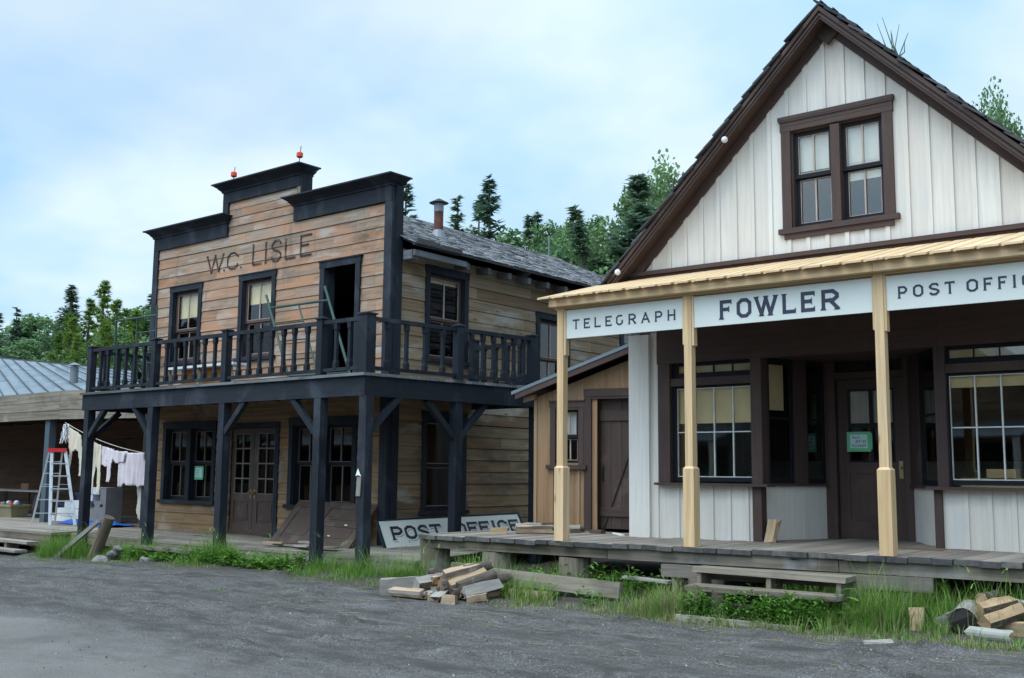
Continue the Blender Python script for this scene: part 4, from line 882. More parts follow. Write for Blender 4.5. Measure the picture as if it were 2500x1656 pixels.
def porch_floor():
    W = thing('porch_deck', 'raised weathered plank deck on log stumps in front of the white store', 'deck', (-6, 11, 0.6))
    d = MB(); e = MB(); x = -10.25
    while x < -0.9:
        w = U(0.13, 0.24); y0 = 10.75 + U(-0.03, 0.02); z = dz(x) + U(-0.006, 0.006); y1 = 13.7 if x > -7.7 else 13.0 + U(-0.1, 0.05)
        if x < -9.2: y1 = 12.3 + (x + 10.25) * 0.5
        d.box(x + 0.004, x + w, y0 + 0.03, y1, z - 0.05, z, g=1); e.box(x + 0.004 - U(0, 0.004), x + w, y0, y0 + 0.029, z - 0.052 - U(0, 0.008), z - U(0.0, 0.006), g=1); x += w + 0.005
    d.build('planks', M['deck'], W); e.build('plank_ends', M['deck_edge'], W, bevel=0.006)
    b = MB()
    b.hexa((-10.29, 10.80, 0.475), (3.1, 0, 0.02), (0, 0.12, 0), (0, 0, 0.135), 0.1, 0, jit=0.01); b.hexa((-7.18, 10.80, 0.495), (2.85, 0, 0.03), (0, 0.12, 0), (0, 0, 0.135), 0.7, 0); b.hexa((-4.32, 10.80, 0.525), (3.5, 0, 0.03), (0, 0.12, 0), (0, 0, 0.135), 0.5, 0)
    b.box(-10.28, -10.16, 10.92, 12.3, 0.45, 0.6, g=1)
    b.build('edge_beam', M['old_beam'], W, bevel=0.012)
    for sx, sy in ((-10.16, 10.98), (-9.04, 10.98), (-7.80, 10.98), (-6.0, 11.05), (-4.2, 11.05), (-2.4, 11.05)):
        s = MB(); s.cyl((sx, sy, -0.15), (sx + 0.01, sy, 0.475), 0.215, 0.205, 16, wob=0.05); s.build('stump', M['old_beam'], W)
    st = thing('porch_steps', 'low weathered plank steps half buried in weeds below the white store deck', 'steps', (-5, 10.3, 0.2))
    a = MB(); a.hexa((-6.24, 10.46, 0.375), (2.96, 0, 0.045), (0, 0.045, 0), (0, 0, 0.135), 0.95, 0); a.build('apron_board', M['deck'], st)
    a = MB(); a.box(-5.70, -4.02, 10.20, 10.455, 0.475, 0.53, g=0, t=0.75, jit=0.006); a.build('tread', M['old_beam'], st, bevel=0.008)
    a = MB(); a.box(-5.66, -4.02, 9.97, 10.195, 0.315, 0.365, g=0, t=0.3, jit=0.008); a.build('tread', M['old_beam'], st, bevel=0.008)
    a = MB(); a.box(-5.68, -4.35, 9.80, 9.86, -0.02, 0.075, g=0, t=0.5); a.build('ground_board', M['deck'], st, bevel=0.01)
    for px, y0 in ((-5.63, 10.22), (-4.835, 10.22), (-4.1, 10.22)):
        a = MB(); a.box(px - 0.025, px + 0.025, y0, 10.45, 0.0, 0.474, g=2); a.build('support', M['old_beam'], st)
    
    for x0, x1, y0 in ((-6.11, -6.05, 10.48), (-3.6, -3.5, 10.51)):
        a = MB(); a.box(x0, x1, y0, 10.6, 0.0, 0.38, g=2); a.build('support', M['old_beam'], st)
porch_floor()
# ================================================================ lean-to between the stores
def lean_to():
    p0 = (-8.888, 13.095, 0); a = R(10)
    B = thing('lean_to_shed', 'small tan board lean-to with brown door and sloping metal-edged roof', 'shed', p0, a)
    c, s = math.cos(a), math.sin(a); F = (Vector((p0[0], p0[1], 0)), Vector((c, s, 0)), Vector((s, -c, 0)))
    O, UU, NN = F; top = lambda u: 3.16 + (u - 0.3) * 0.335 - 0.06
    holes = [(-0.69, -0.20, 1.66, 2.46), (0.0, 0.86, 0.5, 2.62)]
    w = MB(); vsiding(w, F, -1.05, 1.2, 0.5, top, 0.165, holes, batten=None, off=0.03); w.build('wall', M['lean'], B)
    k = MB()
    for u in (-1.03, -0.74, -0.42, 0.16): pass
    for u in (-0.74, -0.30): k.fbox(F, u - 0.02, u + 0.02, 0.0, 0.016, 0.6, 1.56, g=2)
    k.fbox(F, -1.05, -1.0, 0.0, 0.018, 0.6, 2.62, g=2); k.build('batten', M['lean'], B)
    sw = MB(); Fs = (O + UU * -1.05, -NN, -UU); vsiding(sw, (O + UU * -1.05, NN * -1, UU * -1), 0.0, 2.6, 0.4, lambda u: 2.66, 0.2); sw.build('wall', M['lean'], B)
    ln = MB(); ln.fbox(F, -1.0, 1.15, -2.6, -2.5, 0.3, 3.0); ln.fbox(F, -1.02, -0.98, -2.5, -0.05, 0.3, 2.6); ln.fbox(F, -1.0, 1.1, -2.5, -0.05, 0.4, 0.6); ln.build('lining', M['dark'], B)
    dh_window(B, F, -0.77, -0.205, 1.60, 2.58, 2.05, fw=0.09, trim=M['brown'], sash=M['sash'], blind=2.10, blind_mat=M['blind_white'])
    t = MB(); t.fbox(F, -0.20, -0.085, -0.02, 0.035, 0.66, 2.645, g=2); t.fbox(F, -0.205, 0.95, -0.02, 0.04, 2.646, 2.76, g=0); t.fbox(F, -0.085, -0.0, -0.20, -0.021, 0.66, 2.62, g=2); t.fbox(F, -0.085, 0.9, -0.2, 0.03, 2.61, 2.645, g=0); t.build('door_frame', M['brown'], B, bevel=0.004)
    d = MB()
    for i in range(5): d.fbox(F, 0.0 + i * 0.17, 0.166 + i * 0.17, -0.17, -0.13 - U(0, 0.004), 0.70, 2.61, g=2)
    d.fbox(F, 0.0, 0.86, -0.129, -0.105, 2.29, 2.45, g=0); d.fbox(F, 0.0, 0.86, -0.129, -0.105, 0.88, 1.02, g=0)
    dr = d.build('door', M['brown_door'], B, bevel=0.002)
    d = MB(); d.beam(O + UU * 0.06 + NN * -0.12 + Vector((0, 0, 0.72)), O + UU * 0.56 + NN * -0.12 + Vector((0, 0, 2.05)), 0.014, 0.014, up=NN); d.build('brace_rod', M['iron'], dr)
    d = MB(); P = lambda u, z, n: O + UU * u + NN * n + Vector((0, 0, z)); d.tube([P(0.045, 1.60, -0.125), P(0.035, 1.57, -0.09), P(0.035, 1.45, -0.09), P(0.045, 1.41, -0.125)], 0.009); d.fbox(F, 0.03, 0.06, -0.13, -0.124, 1.38, 1.63); d.build('handle', M['iron'], dr)
    r = MB(); e0 = P(-1.33, 2.735, 0.24); dv = UU * 2.6 + Vector((0, 0, 2.6 * 0.335))
    r.hexa(e0 - Vector((0, 0, 0.012)), dv, NN * -2.9, (0, 0, 0.012), 0.7, 1); r.hexa(e0 + NN * 0.002 + Vector((0, 0, -0.045)), dv, NN * 0.004, (0, 0, 0.05), 0.7, 0); r.build('metal_roof', M['tin'], B)
    r = MB(); r.hexa(P(-1.27, 2.62, 0.19), UU * 2.5 + Vector((0, 0, 2.5 * 0.335)), NN * 0.045, (0, 0, 0.125), 0.5, 0); r.hexa(P(-1.27, 2.70, 0.185), UU * 2.5 + Vector((0, 0, 2.5 * 0.335)), NN * -2.6, (0, 0, 0.03), 0.2, 0); r.build('fascia', M['brown'], B)
    r = MB()
    r.hexa(P(-1.2, 2.58, 0.02), UU * 0.2 + Vector((0, 0, 0.05)), NN * 0.08, (0, 0, 0.07)); r.build('rafter_end', M['lean'], B)
lean_to()
# ================================================================ open log workshop on the left
def log_shed():
    B = thing('log_workshop', 'open-fronted dark log workshop with weathered metal roof and wavy grey fascia', 'shed', (-25, 12.1, 0.3))
    YF = 12.1; XR = -19.45; XL = -36.0
    f = MB(); n = 14
    for k, (za, zb, t) in enumerate(((2.56, 2.76, 0.6), (2.765, 2.96, 0.9), (2.965, 3.19, 0.75))):
        x = XR
        for (x1, x2) in ((-22.6, XR), (-27.4, -22.6), (-31.0, -27.4), (XL, -31.0)):
            o = [0.02 * math.sin(q * 0.8 + 1) + 0.004 * (-q - 20) for q in (x1, x2)]
            f.hexa((x1 + 0.003, YF - 0.02 - 0.004 * k, za + o[0]), (x2 - x1 - 0.006, 0, o[1] - o[0]), (0, 0.05, 0), (0, 0, zb - za), U(0.3, 1), 0, jit=0.006)
    f.build('fascia', M['old_beam'], B)
    # roof: a slightly twisted sheet from the fascia up to the ridge line
    def rp(s, t):                                   # s along the shed (0 right, 1 left), t up the slope
        bot = Vector((-19.6, 12.14, 3.20)).lerp(Vector((-33.5, 12.14, 3.24)), s)
        top = Vector((-25.2, 15.5, 4.06)).lerp(Vector((-42.0, 15.5, 5.86)), s)
        return bot.lerp(top, t)
    r = MB(); NS = 24
    for i in range(NS):
        for j in range(6):
            p = [rp(i / NS, j / 6), rp(i / NS, (j + 1) / 6), rp((i + 1) / NS, (j + 1) / 6), rp((i + 1) / NS, j / 6)]
            dn = Vector((0, 0, U(-0.004, 0.004))); r.poly([q + dn for q in p], [(i * 0.7, j * 0.6), (i * .7, j * .6 + .6), (i * .7 + .7, j * .6 + .6), (i * .7 + .7, j * .6)], rnd.random())
    for i in range(NS):                            # far slope
        a, b = rp(i / NS, 1), rp((i + 1) / NS, 1); r.poly([a, a + Vector((6, 5, -1.6)), b + Vector((6, 5, -1.6)), b], None, 0.4)
    rf = r.build('metal_roof', M['tin'], B)
    s = MB(); xb = -16.8                             # standing seams run down to the right, cut off at the right-hand verge
    while xb > -36:
        t0 = max(0.0, (xb + 19.6) / 3.2)
        if t0 < 0.97:
            pt = lambda t: (lambda bx, tx, x: rp(max(0, (lambda l, r: (x - l) / (r - l))(-19.6 + (-25.2 + 19.6) * t, -33.5 + (-42.0 + 33.5) * t)), t))(0, 0, xb - 8.8 * t)
            a, b = pt(t0), pt(1.0); s.beam(a + Vector((0, 0, 0.012)), b + Vector((0, 0, 0.012)), 0.022, 0.022, t=U(0, 1))
        xb -= 0.72
    s.beam(rp(0, 1), rp(1, 1), 0.12, 0.05); s.build('roof_seam', M['tin_seam'], rf)
    p = MB(); q = Vector((-23.78, 13.0, 0)); p.cyl((q.x, q.y, 3.2), (q.x, q.y, 3.90), 0.095, n=14); sp = p.build('vent_pipe', M['metal'], B)
    p = MB(); p.cyl((q.x, q.y, 3.93), (q.x, q.y, 4.0), 0.17, 0.02, 16); p.cyl((q.x, q.y, 3.90), (q.x, q.y, 3.93), 0.03); p.build('rain_cap', M['metal'], sp)
    w = MB(); z = 0.3
    while z < 2.9:                                  # back wall of squared logs with open chinks
        x = XL; h = U(0.21, 0.27)
        while x < XR:
            l = U(3, 5); w.box(x, min(x + l, XR), 15.4, 15.6, z, z + h - (0.012 if z > 1.4 and x > -26 else 0.0), g=0, jit=0.008); x += l
        z += h
    w.box(XR - 0.15, XR, 12.3, 15.4, 0.25, 3.1, g=1); w.build('log_wall', M['log_wall'], B)
    c = MB(); c.box(XL, XR, YF + 0.06, 15.4, 2.92, 2.98, g=0); x = XL
    while x < XR: c.box(x, x + 0.1, YF + 0.06, 15.4, 2.74, 2.91, g=1); x += 1.1
    c.build('ceiling', M['log_wall'], B)
    for px in (-23.23, -27.6): 
        q = MB(); q.box(px - 0.10, px + 0.10, YF + 0.04, YF + 0.2, 0.29, 2.74, g=2); q.build('porch_post', M['blue_post'], B, bevel=0.008)
    W = thing('workshop_deck', 'grey plank deck and steps in front of the log workshop', 'deck', (-24, 11, 0.2))
    d = MB(); y = 10.35
    while y < 15.4:
        x = XL
        while x < -19.42:
            l = min(U(2.5, 4.5), -19.42 - x); d.box(x + 0.004, x + l, y, y + 0.185, 0.255, 0.302 + U(-0.004, 0.004), g=0); x += l
        y += 0.19
    d.build('planks', M['deck'], W)
    d = MB(); d.box(XL, -19.45, 10.36, 10.41, 0.02, 0.254, g=0, t=0.2); d.build('edge_board', M['old_beam'], W)
    for z, y in ((0.125, 10.08), (-0.02, 9.86)):
        d = MB(); d.box(-26, -19.75, y - 0.02, y + 0.22, z - 0.045, z, g=0, t=0.4); d.build('tread', M['deck'], W)
    for x in (-20.65, -23.5):
        d = MB(); d.box(x - 0.05, x + 0.05, 9.84, 10.34, -0.3, -0.066); d.build('support', M['old_beam'], W); d = MB(); d.box(x - 0.05, x + 0.05, 10.1, 10.34, -0.0655, 0.079); d.build('support', M['old_beam'], W)
log_shed()

# ================================================================ stores across the street (mirrored in the window glass; the nearest is unseen, added to block light)
def opposite_stores():
    for (x0, x1, h, gable, mt, wn, lb) in ((-5.5, 6.5, 5.5, 0, 'siding_side', 4, 'unseen broad tan store added across the street to darken the porches'), (-15.5, -7.5, 4.2, 1, 'siding_side', 3, 'tan gabled store across the street, mirrored in the post office windows'), (-27.0, -17.0, 5.6, 1, 'grey_board', 4, 'grey gabled store across the street, mirrored in the left post office window'),
                                       (-41.0, -28.5, 6.4, 0, 'siding_low', 5, 'flat-fronted brown store across the street, mirrored in the double doors'), (-56.0, -43.0, 5.2, 1, 'siding_side', 4, 'gabled store across the street, mirrored in the shop window by the double doors'), (-72.0, -58.0, 6.0, 0, 'grey_board', 4, 'flat-fronted grey store at the far end across the street')):
        y = -9.5; B = thing('timber_store', lb, 'building', ((x0 + x1) / 2, y, 0)); F = frame((0, y), (-1, 0)); n = (x1 - x0) / wn
        holes = [(-x1 + n * (i + 0.25), -x1 + n * (i + 0.75), 0.9, 2.4) for i in range(wn)]
        m = MB(); hsiding(m, F, -x1, -x0, 0, h, 0.25, holes, lmin=3, lmax=6); m.build('wall', M[mt], B)
        m = MB(); m.box(x0 + 0.05, x1 - 0.05, y - 9, y - 0.2, 0, h - 0.02); m.build('body', M['grey_board'], B)
        if gable: 
            m = MB(); xc = (x0 + x1) / 2; m.prism([(x0, y - 0.02, h), (x1, y - 0.02, h), (xc, y - 0.02, h + (x1 - x0) * 0.35)], (0, -0.1, 0), None, (1, 0, 0)); m.build('gable', M[mt], B)
            m = MB()
            for s in (-1, 1): m.hexa((xc, y + 0.3, h + (x1 - x0) * 0.35), (s * (x1 - x0) * 0.54, 0, -(x1 - x0) * 0.378), (0, -9.5, 0), (0, 0, 0.12)); 
            m.build('roof', M['shake'], B)
        else:
            m = MB(); m.box(x0 - 0.1, x1 + 0.1, y - 0.3, y + 0.25, h, h + 0.2); m.build('cornice', M['navy'], B)
        for (a, b, z0, z1) in holes:
            m = MB(); m.fbox(F, a - 0.08, a, -0.02, 0.03, z0, z1); m.fbox(F, b, b + 0.08, -0.02, 0.03, z0, z1); m.fbox(F, a - 0.08, b + 0.08, -0.02, 0.03, z1, z1 + 0.1); m.fbox(F, a - 0.08, b + 0.08, -0.02, 0.05, z0 - 0.1, z0); w = m.build('window', M['navy'], B)
            m = MB(); m.fbox(F, a, b, -0.12, -0.1, z0, z1); m.build('pane', M['dark'], w)
        m = MB(); m.hexa((x0, y + 2.2, 2.6), (x1 - x0, 0, 0), (0, -2.2, 0.5), (0, 0, 0.06)); m.build('porch_roof', M['tin'], B)
        for i in range(wn + 1):
            m = MB(); xx = x0 + 0.1 + (x1 - x0 - 0.2) * i / wn; m.box(xx - 0.08, xx + 0.08, y + 2.0, y + 2.16, -0.1, 2.62); m.build('porch_post', M['white'] if gable else M['navy'], B)
opposite_stores()
# ================================================================ smaller things
def quad_on(mb, BB, u0, u1, v0, v1, n0, n1, t=0.5):
    A, UU, VV, NN = BB; mb.hexa(A + UU * u0 + VV * v0 + NN * n0, UU * (u1 - u0), VV * (v1 - v0), NN * (n1 - n0), t)
def props_front():
    # leaning POST OFFICE board
    s = thing('sign', 'long cream board reading POST OFFICE leaning on the side wall of the brown store', 'sign', (-11.92, 11.77, 0.30))
    UU = Vector((0, 1, 0.008)).normalized(); VV = Vector((-0.27, 0.05, 0.44)).normalized(); NN = UU.cross(VV).normalized()
    if NN.x < 0: NN = -NN
    BB = (Vector((-11.92, 11.77, 0.30)), UU, VV, NN); Hh, Lh = 0.515, 3.55
    b = MB(); quad_on(b, BB, 0, Lh, 0, Hh, -0.03, 0.0); b.build('board', M['sign'], s)
    b = MB(); quad_on(b, BB, -0.02, 0.012, -0.01, Hh + 0.01, -0.035, 0.012); quad_on(b, BB, Lh - 0.012, Lh + 0.02, -0.01, Hh + 0.01, -0.035, 0.012); quad_on(b, BB, 0.0125, Lh - 0.0125, -0.01, 0.012, -0.035, 0.012); quad_on(b, BB, 0.0125, Lh - 0.0125, Hh - 0.012, Hh + 0.01, -0.035, 0.012); b.build('frame', M['navy'], s)
    specs = [('P', 0.22, 0.25), ('O', 0.52, 0.26), ('S', 0.83, 0.24), ('T', 1.12, 0.27), ('O', 1.72, 0.28), ('F', 2.05, 0.27), ('F', 2.36, 0.27), ('I', 2.69, 0.12), ('C', 2.86, 0.27), ('E', 3.18, 0.27)]
    for mat, du, dv, n0, dep, ex, nm in ((M['black_ink'], 0.030, -0.028, 0.0005, 0.001, 0.0, 'letter_shadow'), (M['sign'], 0.016, -0.015, 0.0042, 0.001, 0.008, 'letter_gap'), (M['black_ink'], 0, 0, 0.0085, 0.001, 0.0, 'letter')):
        for ch, u, w in specs:
            l = MB(); letter(l, BB, ch, u - ex, 0.15 - ex, w + 2 * ex, 0.245 + 2 * ex, 0.050 + 2 * ex, n0=n0, dep=dep, serif=2.1, du=du, dv=dv); l.build(nm, mat, s)
    w = MB(); w.box(-11.93, -11.8, 11.98, 12.22, 0.29, 0.335); tag(w.build('wood_block', M['split']), 'short tan wood block propping up the leaning cream board', 'block')
    # brown panelled door lying on its long edge against the front wall
    d = thing('loose_door', 'worn brown panelled door on its side leaning below the store window', 'door', (-13.4, 11.4, 0.32))
    UU = Vector((1, 0, -0.012)).normalized(); VV = Vector((-0.10, 0.62, 0.68)); VV = (VV - UU * VV.dot(UU)).normalized(); NN = VV.cross(UU).normalized()
    if NN.y > 0: NN = -NN
    BB = (Vector((-14.36, 11.45, 0.335)), UU, VV, NN); L, H = 1.93, 0.90
    m = MB(); quad_on(m, BB, 0, L, 0, H, -0.04, -0.012)
    for (u0, u1, v0, v1) in ((0, L, 0, 0.12), (0, L, H - 0.13, H), (0, 0.16, 0.1205, H - 0.1305), (L - 0.12, L, 0.1205, H - 0.1305), (0.78, 0.92, 0.1205, H - 0.1305)): quad_on(m, BB, u0, u1, v0, v1, -0.0119, 0.0)
    quad_on(m, BB, 0.9205, L - 0.1205, 0.40, 0.50, -0.0119, -0.0005)
    for (u0, u1, v0, v1) in ((0.22, 0.72, 0.18, H - 0.19), (0.98, L - 0.18, 0.18, 0.35), (0.98, L - 0.18, 0.55, H - 0.18)): quad_on(m, BB, u0, u1, v0, v1, -0.0119, -0.005)
    m.build('panelling', M['brown_door'], d, bevel=0.004)
    m = MB(); quad_on(m, BB, 1.50, 1.56, 0.435, 0.455, -0.0004, 0.003); quad_on(m, BB, 1.28, 1.33, 0.20, 0.215, -0.0049, 0.003); m.build('hinge_mark', M['paper'], d)
    labels = ['long flat grey board scrap before the leaning brown door', 'short pale board scrap lying on top of the scrap heap', 'broken tan board scrap at the left of the scrap heap', 'thin grey board scrap under the brown door', 'square pale board scrap at the edge of the walk', 'dark narrow board scrap beside the corner post']
    for i, (x, y, z, l, w_, a, mt) in enumerate(((-13.35, 11.05, 0.315, 0.95, 0.12, -5, 'deck'), (-13.15, 11.22, 0.36, 0.62, 0.13, -14, 'split_grey'), (-13.75, 11.02, 0.34, 0.45, 0.09, 3, 'split'), (-12.7, 11.05, 0.318, 0.75, 0.10, 6, 'deck'), (-12.95, 10.92, 0.33, 0.38, 0.20, -8, 'split_grey'), (-12.45, 10.98, 0.33, 0.40, 0.14, 10, 'old_beam'))):
        m = MB(); c, s_ = math.cos(R(a)), math.sin(R(a)); m.hexa((x - l / 2 * c, y - l / 2 * s_, z), (l * c, l * s_, 0.01), (-w_ * s_, w_ * c, 0), (0, 0, 0.026), None, 0)
        tag(m.build('board_scrap', M[mt]), labels[i], 'board', 'board scraps by the leaning door')
    # notices
    def notice(name, label, BB, w, h, lines, shear=0.15):
        t = thing(name, label, 'notice', BB[0]); m = MB(); quad_on(m, BB, 0, w, 0, h, 0, 0.001); quad_on(m, BB, w - 0.012, w + 0.018, 0.03, h * 0.93, 0.001, 0.0016); m.build('green_border', M['note_green'], t)
        m = MB(); quad_on(m, BB, w * 0.14, w * 0.86, h * 0.17, h * 0.86, 0.0022, 0.003); m.build('paper', M['note_paper'], t)
        m = MB()
        for txt, u, v, hh, adv in lines:
            for i, ch in enumerate(txt):
                if ch != ' ': letter(m, BB, ch, u + i * adv, v, adv * 0.72, hh, hh * 0.13, n0=0.0034, dep=0.0004, serif=0, sh=shear)
        m.build('handwriting', M['sign_ink'], t)
    X, Z, Nn = Vector((1, 0, 0)), Vector((0, 0, 1)), Vector((0, -1, 0))
    notice('notice', 'green bordered handwritten post office notice taped to the brown entry door glass', (Vector((-5.255, 13.519, 1.82)), X, Z, Nn), 0.315, 0.255, [('Post', 0.075, 0.165, 0.040, 0.024), ('OFFICE', 0.115, 0.112, 0.038, 0.024), ('+', 0.055, 0.078, 0.02, 0.02), ('TELEGRAPH', 0.062, 0.058, 0.034, 0.0215)])
    GL['l'] = ([([(.5, 0), (.5, 1)], False)], []); 
    notice('notice', 'small green bordered notice taped inside the dark window of the brown store', (Vector((-17.55, 12.145, 1.315)), X, Z, Nn), 0.27, 0.255, [('Post', 0.06, 0.165, 0.034, 0.03), ('OFF', 0.075, 0.12, 0.03, 0.03), ('ost', 0.07, 0.085, 0.026, 0.03), ('+ LET', 0.06, 0.052, 0.022, 0.024)])
    t = thing('paper_sign', 'torn white paper and thin grey slat nailed to the corner porch post', 'notice', (-11.33, 10.59, 1.15))
    m = MB(); m.hexa((-11.37, 10.585, 1.155), (0.085, 0, -0.004), (0, 0.012, 0), (0.022, -0.004, 0.275), 0.8, 2); m.build('slat', M['split_grey'], t)
    m = MB(); m.prism([(-11.375, 10.58, 1.44), (-11.345, 10.575, 1.50), (-11.325, 10.578, 1.545), (-11.29, 10.57, 1.50), (-11.25, 10.572, 1.435), (-11.31, 10.566, 1.452)], (0, -0.003, 0)); m.build('paper', M['paper'], t)
    # loose bits on the porch of the white store
    m = MB(); m.hexa((-8.23, 12.50, 0.675), (0.33, -0.28, 0.0), (0.028, 0.03, 0), (0, 0, 0.022), 0.9, 0); tag(m.build('white_stick', M['paper']), 'short white painted stick lying on the deck by the brown shed door', 'stick')
    m = MB(); m.box(-8.66, -8.46, 12.56, 12.68, 0.67, 0.715); tag(m.build('wood_block', M['brown_door']), 'small brown wood block at the foot of the shed door frame', 'block')
    m = MB(); m.hexa((-4.35, 12.0, 0.717), (0.75, -0.02, 0.008), (0.0, 0.05, 0), (0, 0, 0.008), 0.5, 0); m.hexa((-4.3, 12.06, 0.72), (0.9, 0.08, 0.006), (0, 0.03, 0), (0, 0, 0.006), 0.5, 0); tag(m.build('wood_splinter', M['card']), 'long thin rust-brown splinter lying on the deck below the corner post', 'splinter')
    # planks and boards on the ground
    m = MB(); m.hexa((-9.25, 10.28, 0.16), (0.62, 0.06, -0.01), (0, 0.05, 0.01), (0, 0.02, 0.19), 0.3, 0, jit=0.01); tag(m.build('plank', M['old_beam'], bevel=0.006), 'stubby grey plank end standing behind the firewood heap', 'plank')
    m = MB(); m.hexa((-8.66, 10.33, 0.15), (1.94, 0.0, -0.045), (0, 0.06, 0.0), (0, 0.03, 0.168), 0.85, 0, jit=0.006); tag(m.build('plank', M['old_beam'], bevel=0.008), 'long wide grey plank on edge in front of the deck stumps', 'plank')
    m = MB(); m.hexa((-8.14, 10.1, 0.06), (0.55, 0.02, 0.0), (0, 0.1, 0), (0, 0, 0.06), 0.4, 0); tag(m.build('wood_block', M['split']), 'orange-tan board offcut lying in grass under the long grey plank', 'block')
    m = MB(); m.hexa((-6.85, 10.6, 0.30), (0.6, 0.02, -0.02), (0, 0.12, 0), (0, 0, 0.03), 0.4, 0); tag(m.build('board_scrap', M['split_grey']), 'thin tan board under the deck left of the low steps', 'board')
    m = MB(); m.cyl((-17.70, 10.2, -0.2), (-17.36, 10.3, 0.66), 0.11, 0.10, 12, wob=0.06); tag(m.build('log_post', M['log_bare']), 'short leaning log post standing in grass beside the left porch post', 'post')
    m = MB(); m.beam((-18.68, 10.05, -0.12), (-17.44, 10.16, 0.60), 0.05, 0.075); tag(m.build('lean_board', M['split_grey']), 'narrow grey board propped slantwise against the leaning log post', 'board')
    for i, (x, y, z, r, lb) in enumerate(((-17.0, 10.0, -0.06, 0.16, 'flat grey stone at the bottom of the small rock heap'), (-16.85, 10.1, 0.05, 0.12, 'grey stone in the middle of the small rock heap'), (-16.75, 10.15, 0.15, 0.09, 'smallest stone on top of the small rock heap'), (-11.9, 10.5, 0.02, 0.09, 'round stone at the foot of the corner porch post'), (-15.9, 10.15, 0.0, 0.1, 'pale stone in the weeds under the plank step'))):
        m = MB(); rock(m, (x, y, z), r); tag(m.build('stone', M['stone']), lb, 'stone', 'stones along the boardwalk')
    m = MB(); m.hexa((-3.55, 9.40, gz(-3.5, 9.4) + 0.002), (0.22, 0.1, 0.012), (-0.05, 0.10, 0.004), (0, 0, 0.012), 0.2, 0, jit=0.012); tag(m.build('bark_strip', M['split_grey']), 'curled grey strip of bark lying alone on the gravel', 'bark')
    m = MB(); m.hexa((-10.0, 9.86, gz(-10, 9.9) + 0.04), (0.02, 0.2, 0.02), (0.06, 0, 0.0), (0, 0, 0.006), 0.2, 0); tag(m.build('paper_scrap', M['paper']), 'white paper scrap on the ground left of the firewood heap', 'litter')
    # lamps on the rake
    for p, lb in (((-6.11, 11.93, 5.76), 'white bare bulb high on the left roof edge of the white gable'), ((-7.74, 11.93, 4.22), 'white bare bulb at the left eave tip of the white gable')):
        m = MB(); ball(m, Vector(p) + Vector((0, -0.03, 0)), 0.042, 10, 7); o = m.build('light_bulb', M['step_white'], smooth=True); tag(o, lb, 'light bulb', 'bulbs on the white gable')
    # twiggy plant on the roof
    m = MB(); b = Vector((-3.95, 12.12, 6.40))
    for tip in ((-4.12, 12.1, 6.93), (-4.19, 12.12, 6.88), (-3.93, 12.12, 6.80), (-3.83, 12.12, 6.67), (-4.05, 12.2, 6.75), (-3.99, 12.0, 6.70), (-3.9, 12.2, 6.62)):
        md = b.lerp(Vector(tip), 0.4) + Vector((U(-.05, .05), 0, -0.03)); m.cyl(b, md, 0.008, 0.007, 5); m.cyl(md, tip, 0.007, 0.003, 5)
    tag(m.build('bare_twig', M['spruce']), 'bare branching twig sticking up from the right roof slope', 'twig')
    # floats on rods on the false front
    for x, z0, z1, lb in ((-16.49, 6.93, 7.25, 'red float on a thin rod at the left of the stepped false front'), (-14.57, 6.94, 7.30, 'red float on a thin rod at the right top of the false front')):
        t = thing('rod_float', lb, 'float', (x, 11.98, z0), 0, 'red floats on the false front'); m = MB(); m.cyl((x - 0.02, 11.98, z0), (x + 0.03, 11.98, z1), 0.007, n=6); m.build('rod', M['iron'], t)
        zc = (z0 + z1) / 2 + 0.02; m = MB(); 
        for (za, zb, ra, rb) in ((-0.055, -0.035, 0.035, 0.06), (-0.035, 0.03, 0.06, 0.06), (0.03, 0.05, 0.06, 0.035)): m.cyl((x, 11.98, zc + za), (x, 11.98, zc + zb), ra, rb, 10)
        m.build('float', M['orange_red'], t)
def rock(m, p, r):
    n, k = 9, 6; p = Vector(p); s = U(0, 99)
    pt = lambda i, j: (lambda a, b: p + Vector((math.cos(a) * math.sin(b), math.sin(a) * math.sin(b), math.cos(b) * 0.65)) * r * (1 + 0.5 * noise.noise(Vector((math.cos(a) * math.sin(b) + s, math.sin(a) * math.sin(b), math.cos(b))))))(2 * math.pi * (i % n) / n, math.pi * j / k)
    for j in range(k):
        for i in range(n):
            q = [pt(i, j), pt(i, j + 1), pt(i + 1, j + 1), pt(i + 1, j)]; m.poly(q if 0 < j < k - 1 else ([q[0], q[1], q[2]] if j == 0 else [q[0], q[1], q[3]]))
def ball(m, p, r, n=10, k=6):
    pt = lambda i, j: p + Vector((math.cos(2 * math.pi * i / n) * math.sin(math.pi * j / k), math.sin(2 * math.pi * i / n) * math.sin(math.pi * j / k), math.cos(math.pi * j / k))) * r
    for j in range(k):
        for i in range(n):
            q = [pt(i, j), pt(i, j + 1), pt(i + 1, j + 1), pt(i + 1, j)]; m.poly(q if 0 < j < k - 1 else ([q[0], q[1], q[2]] if j == 0 else [q[0], q[1], q[3]]))
M['log_bare'] = wood('weathered_bare_log', [(0.16, 0.125, 0.095)], 0.5, (2, 12), rough=0.9)
M['stone'] = plain('grey_stone', (0.20, 0.195, 0.185), 0.9, var=0.3, scale=14)
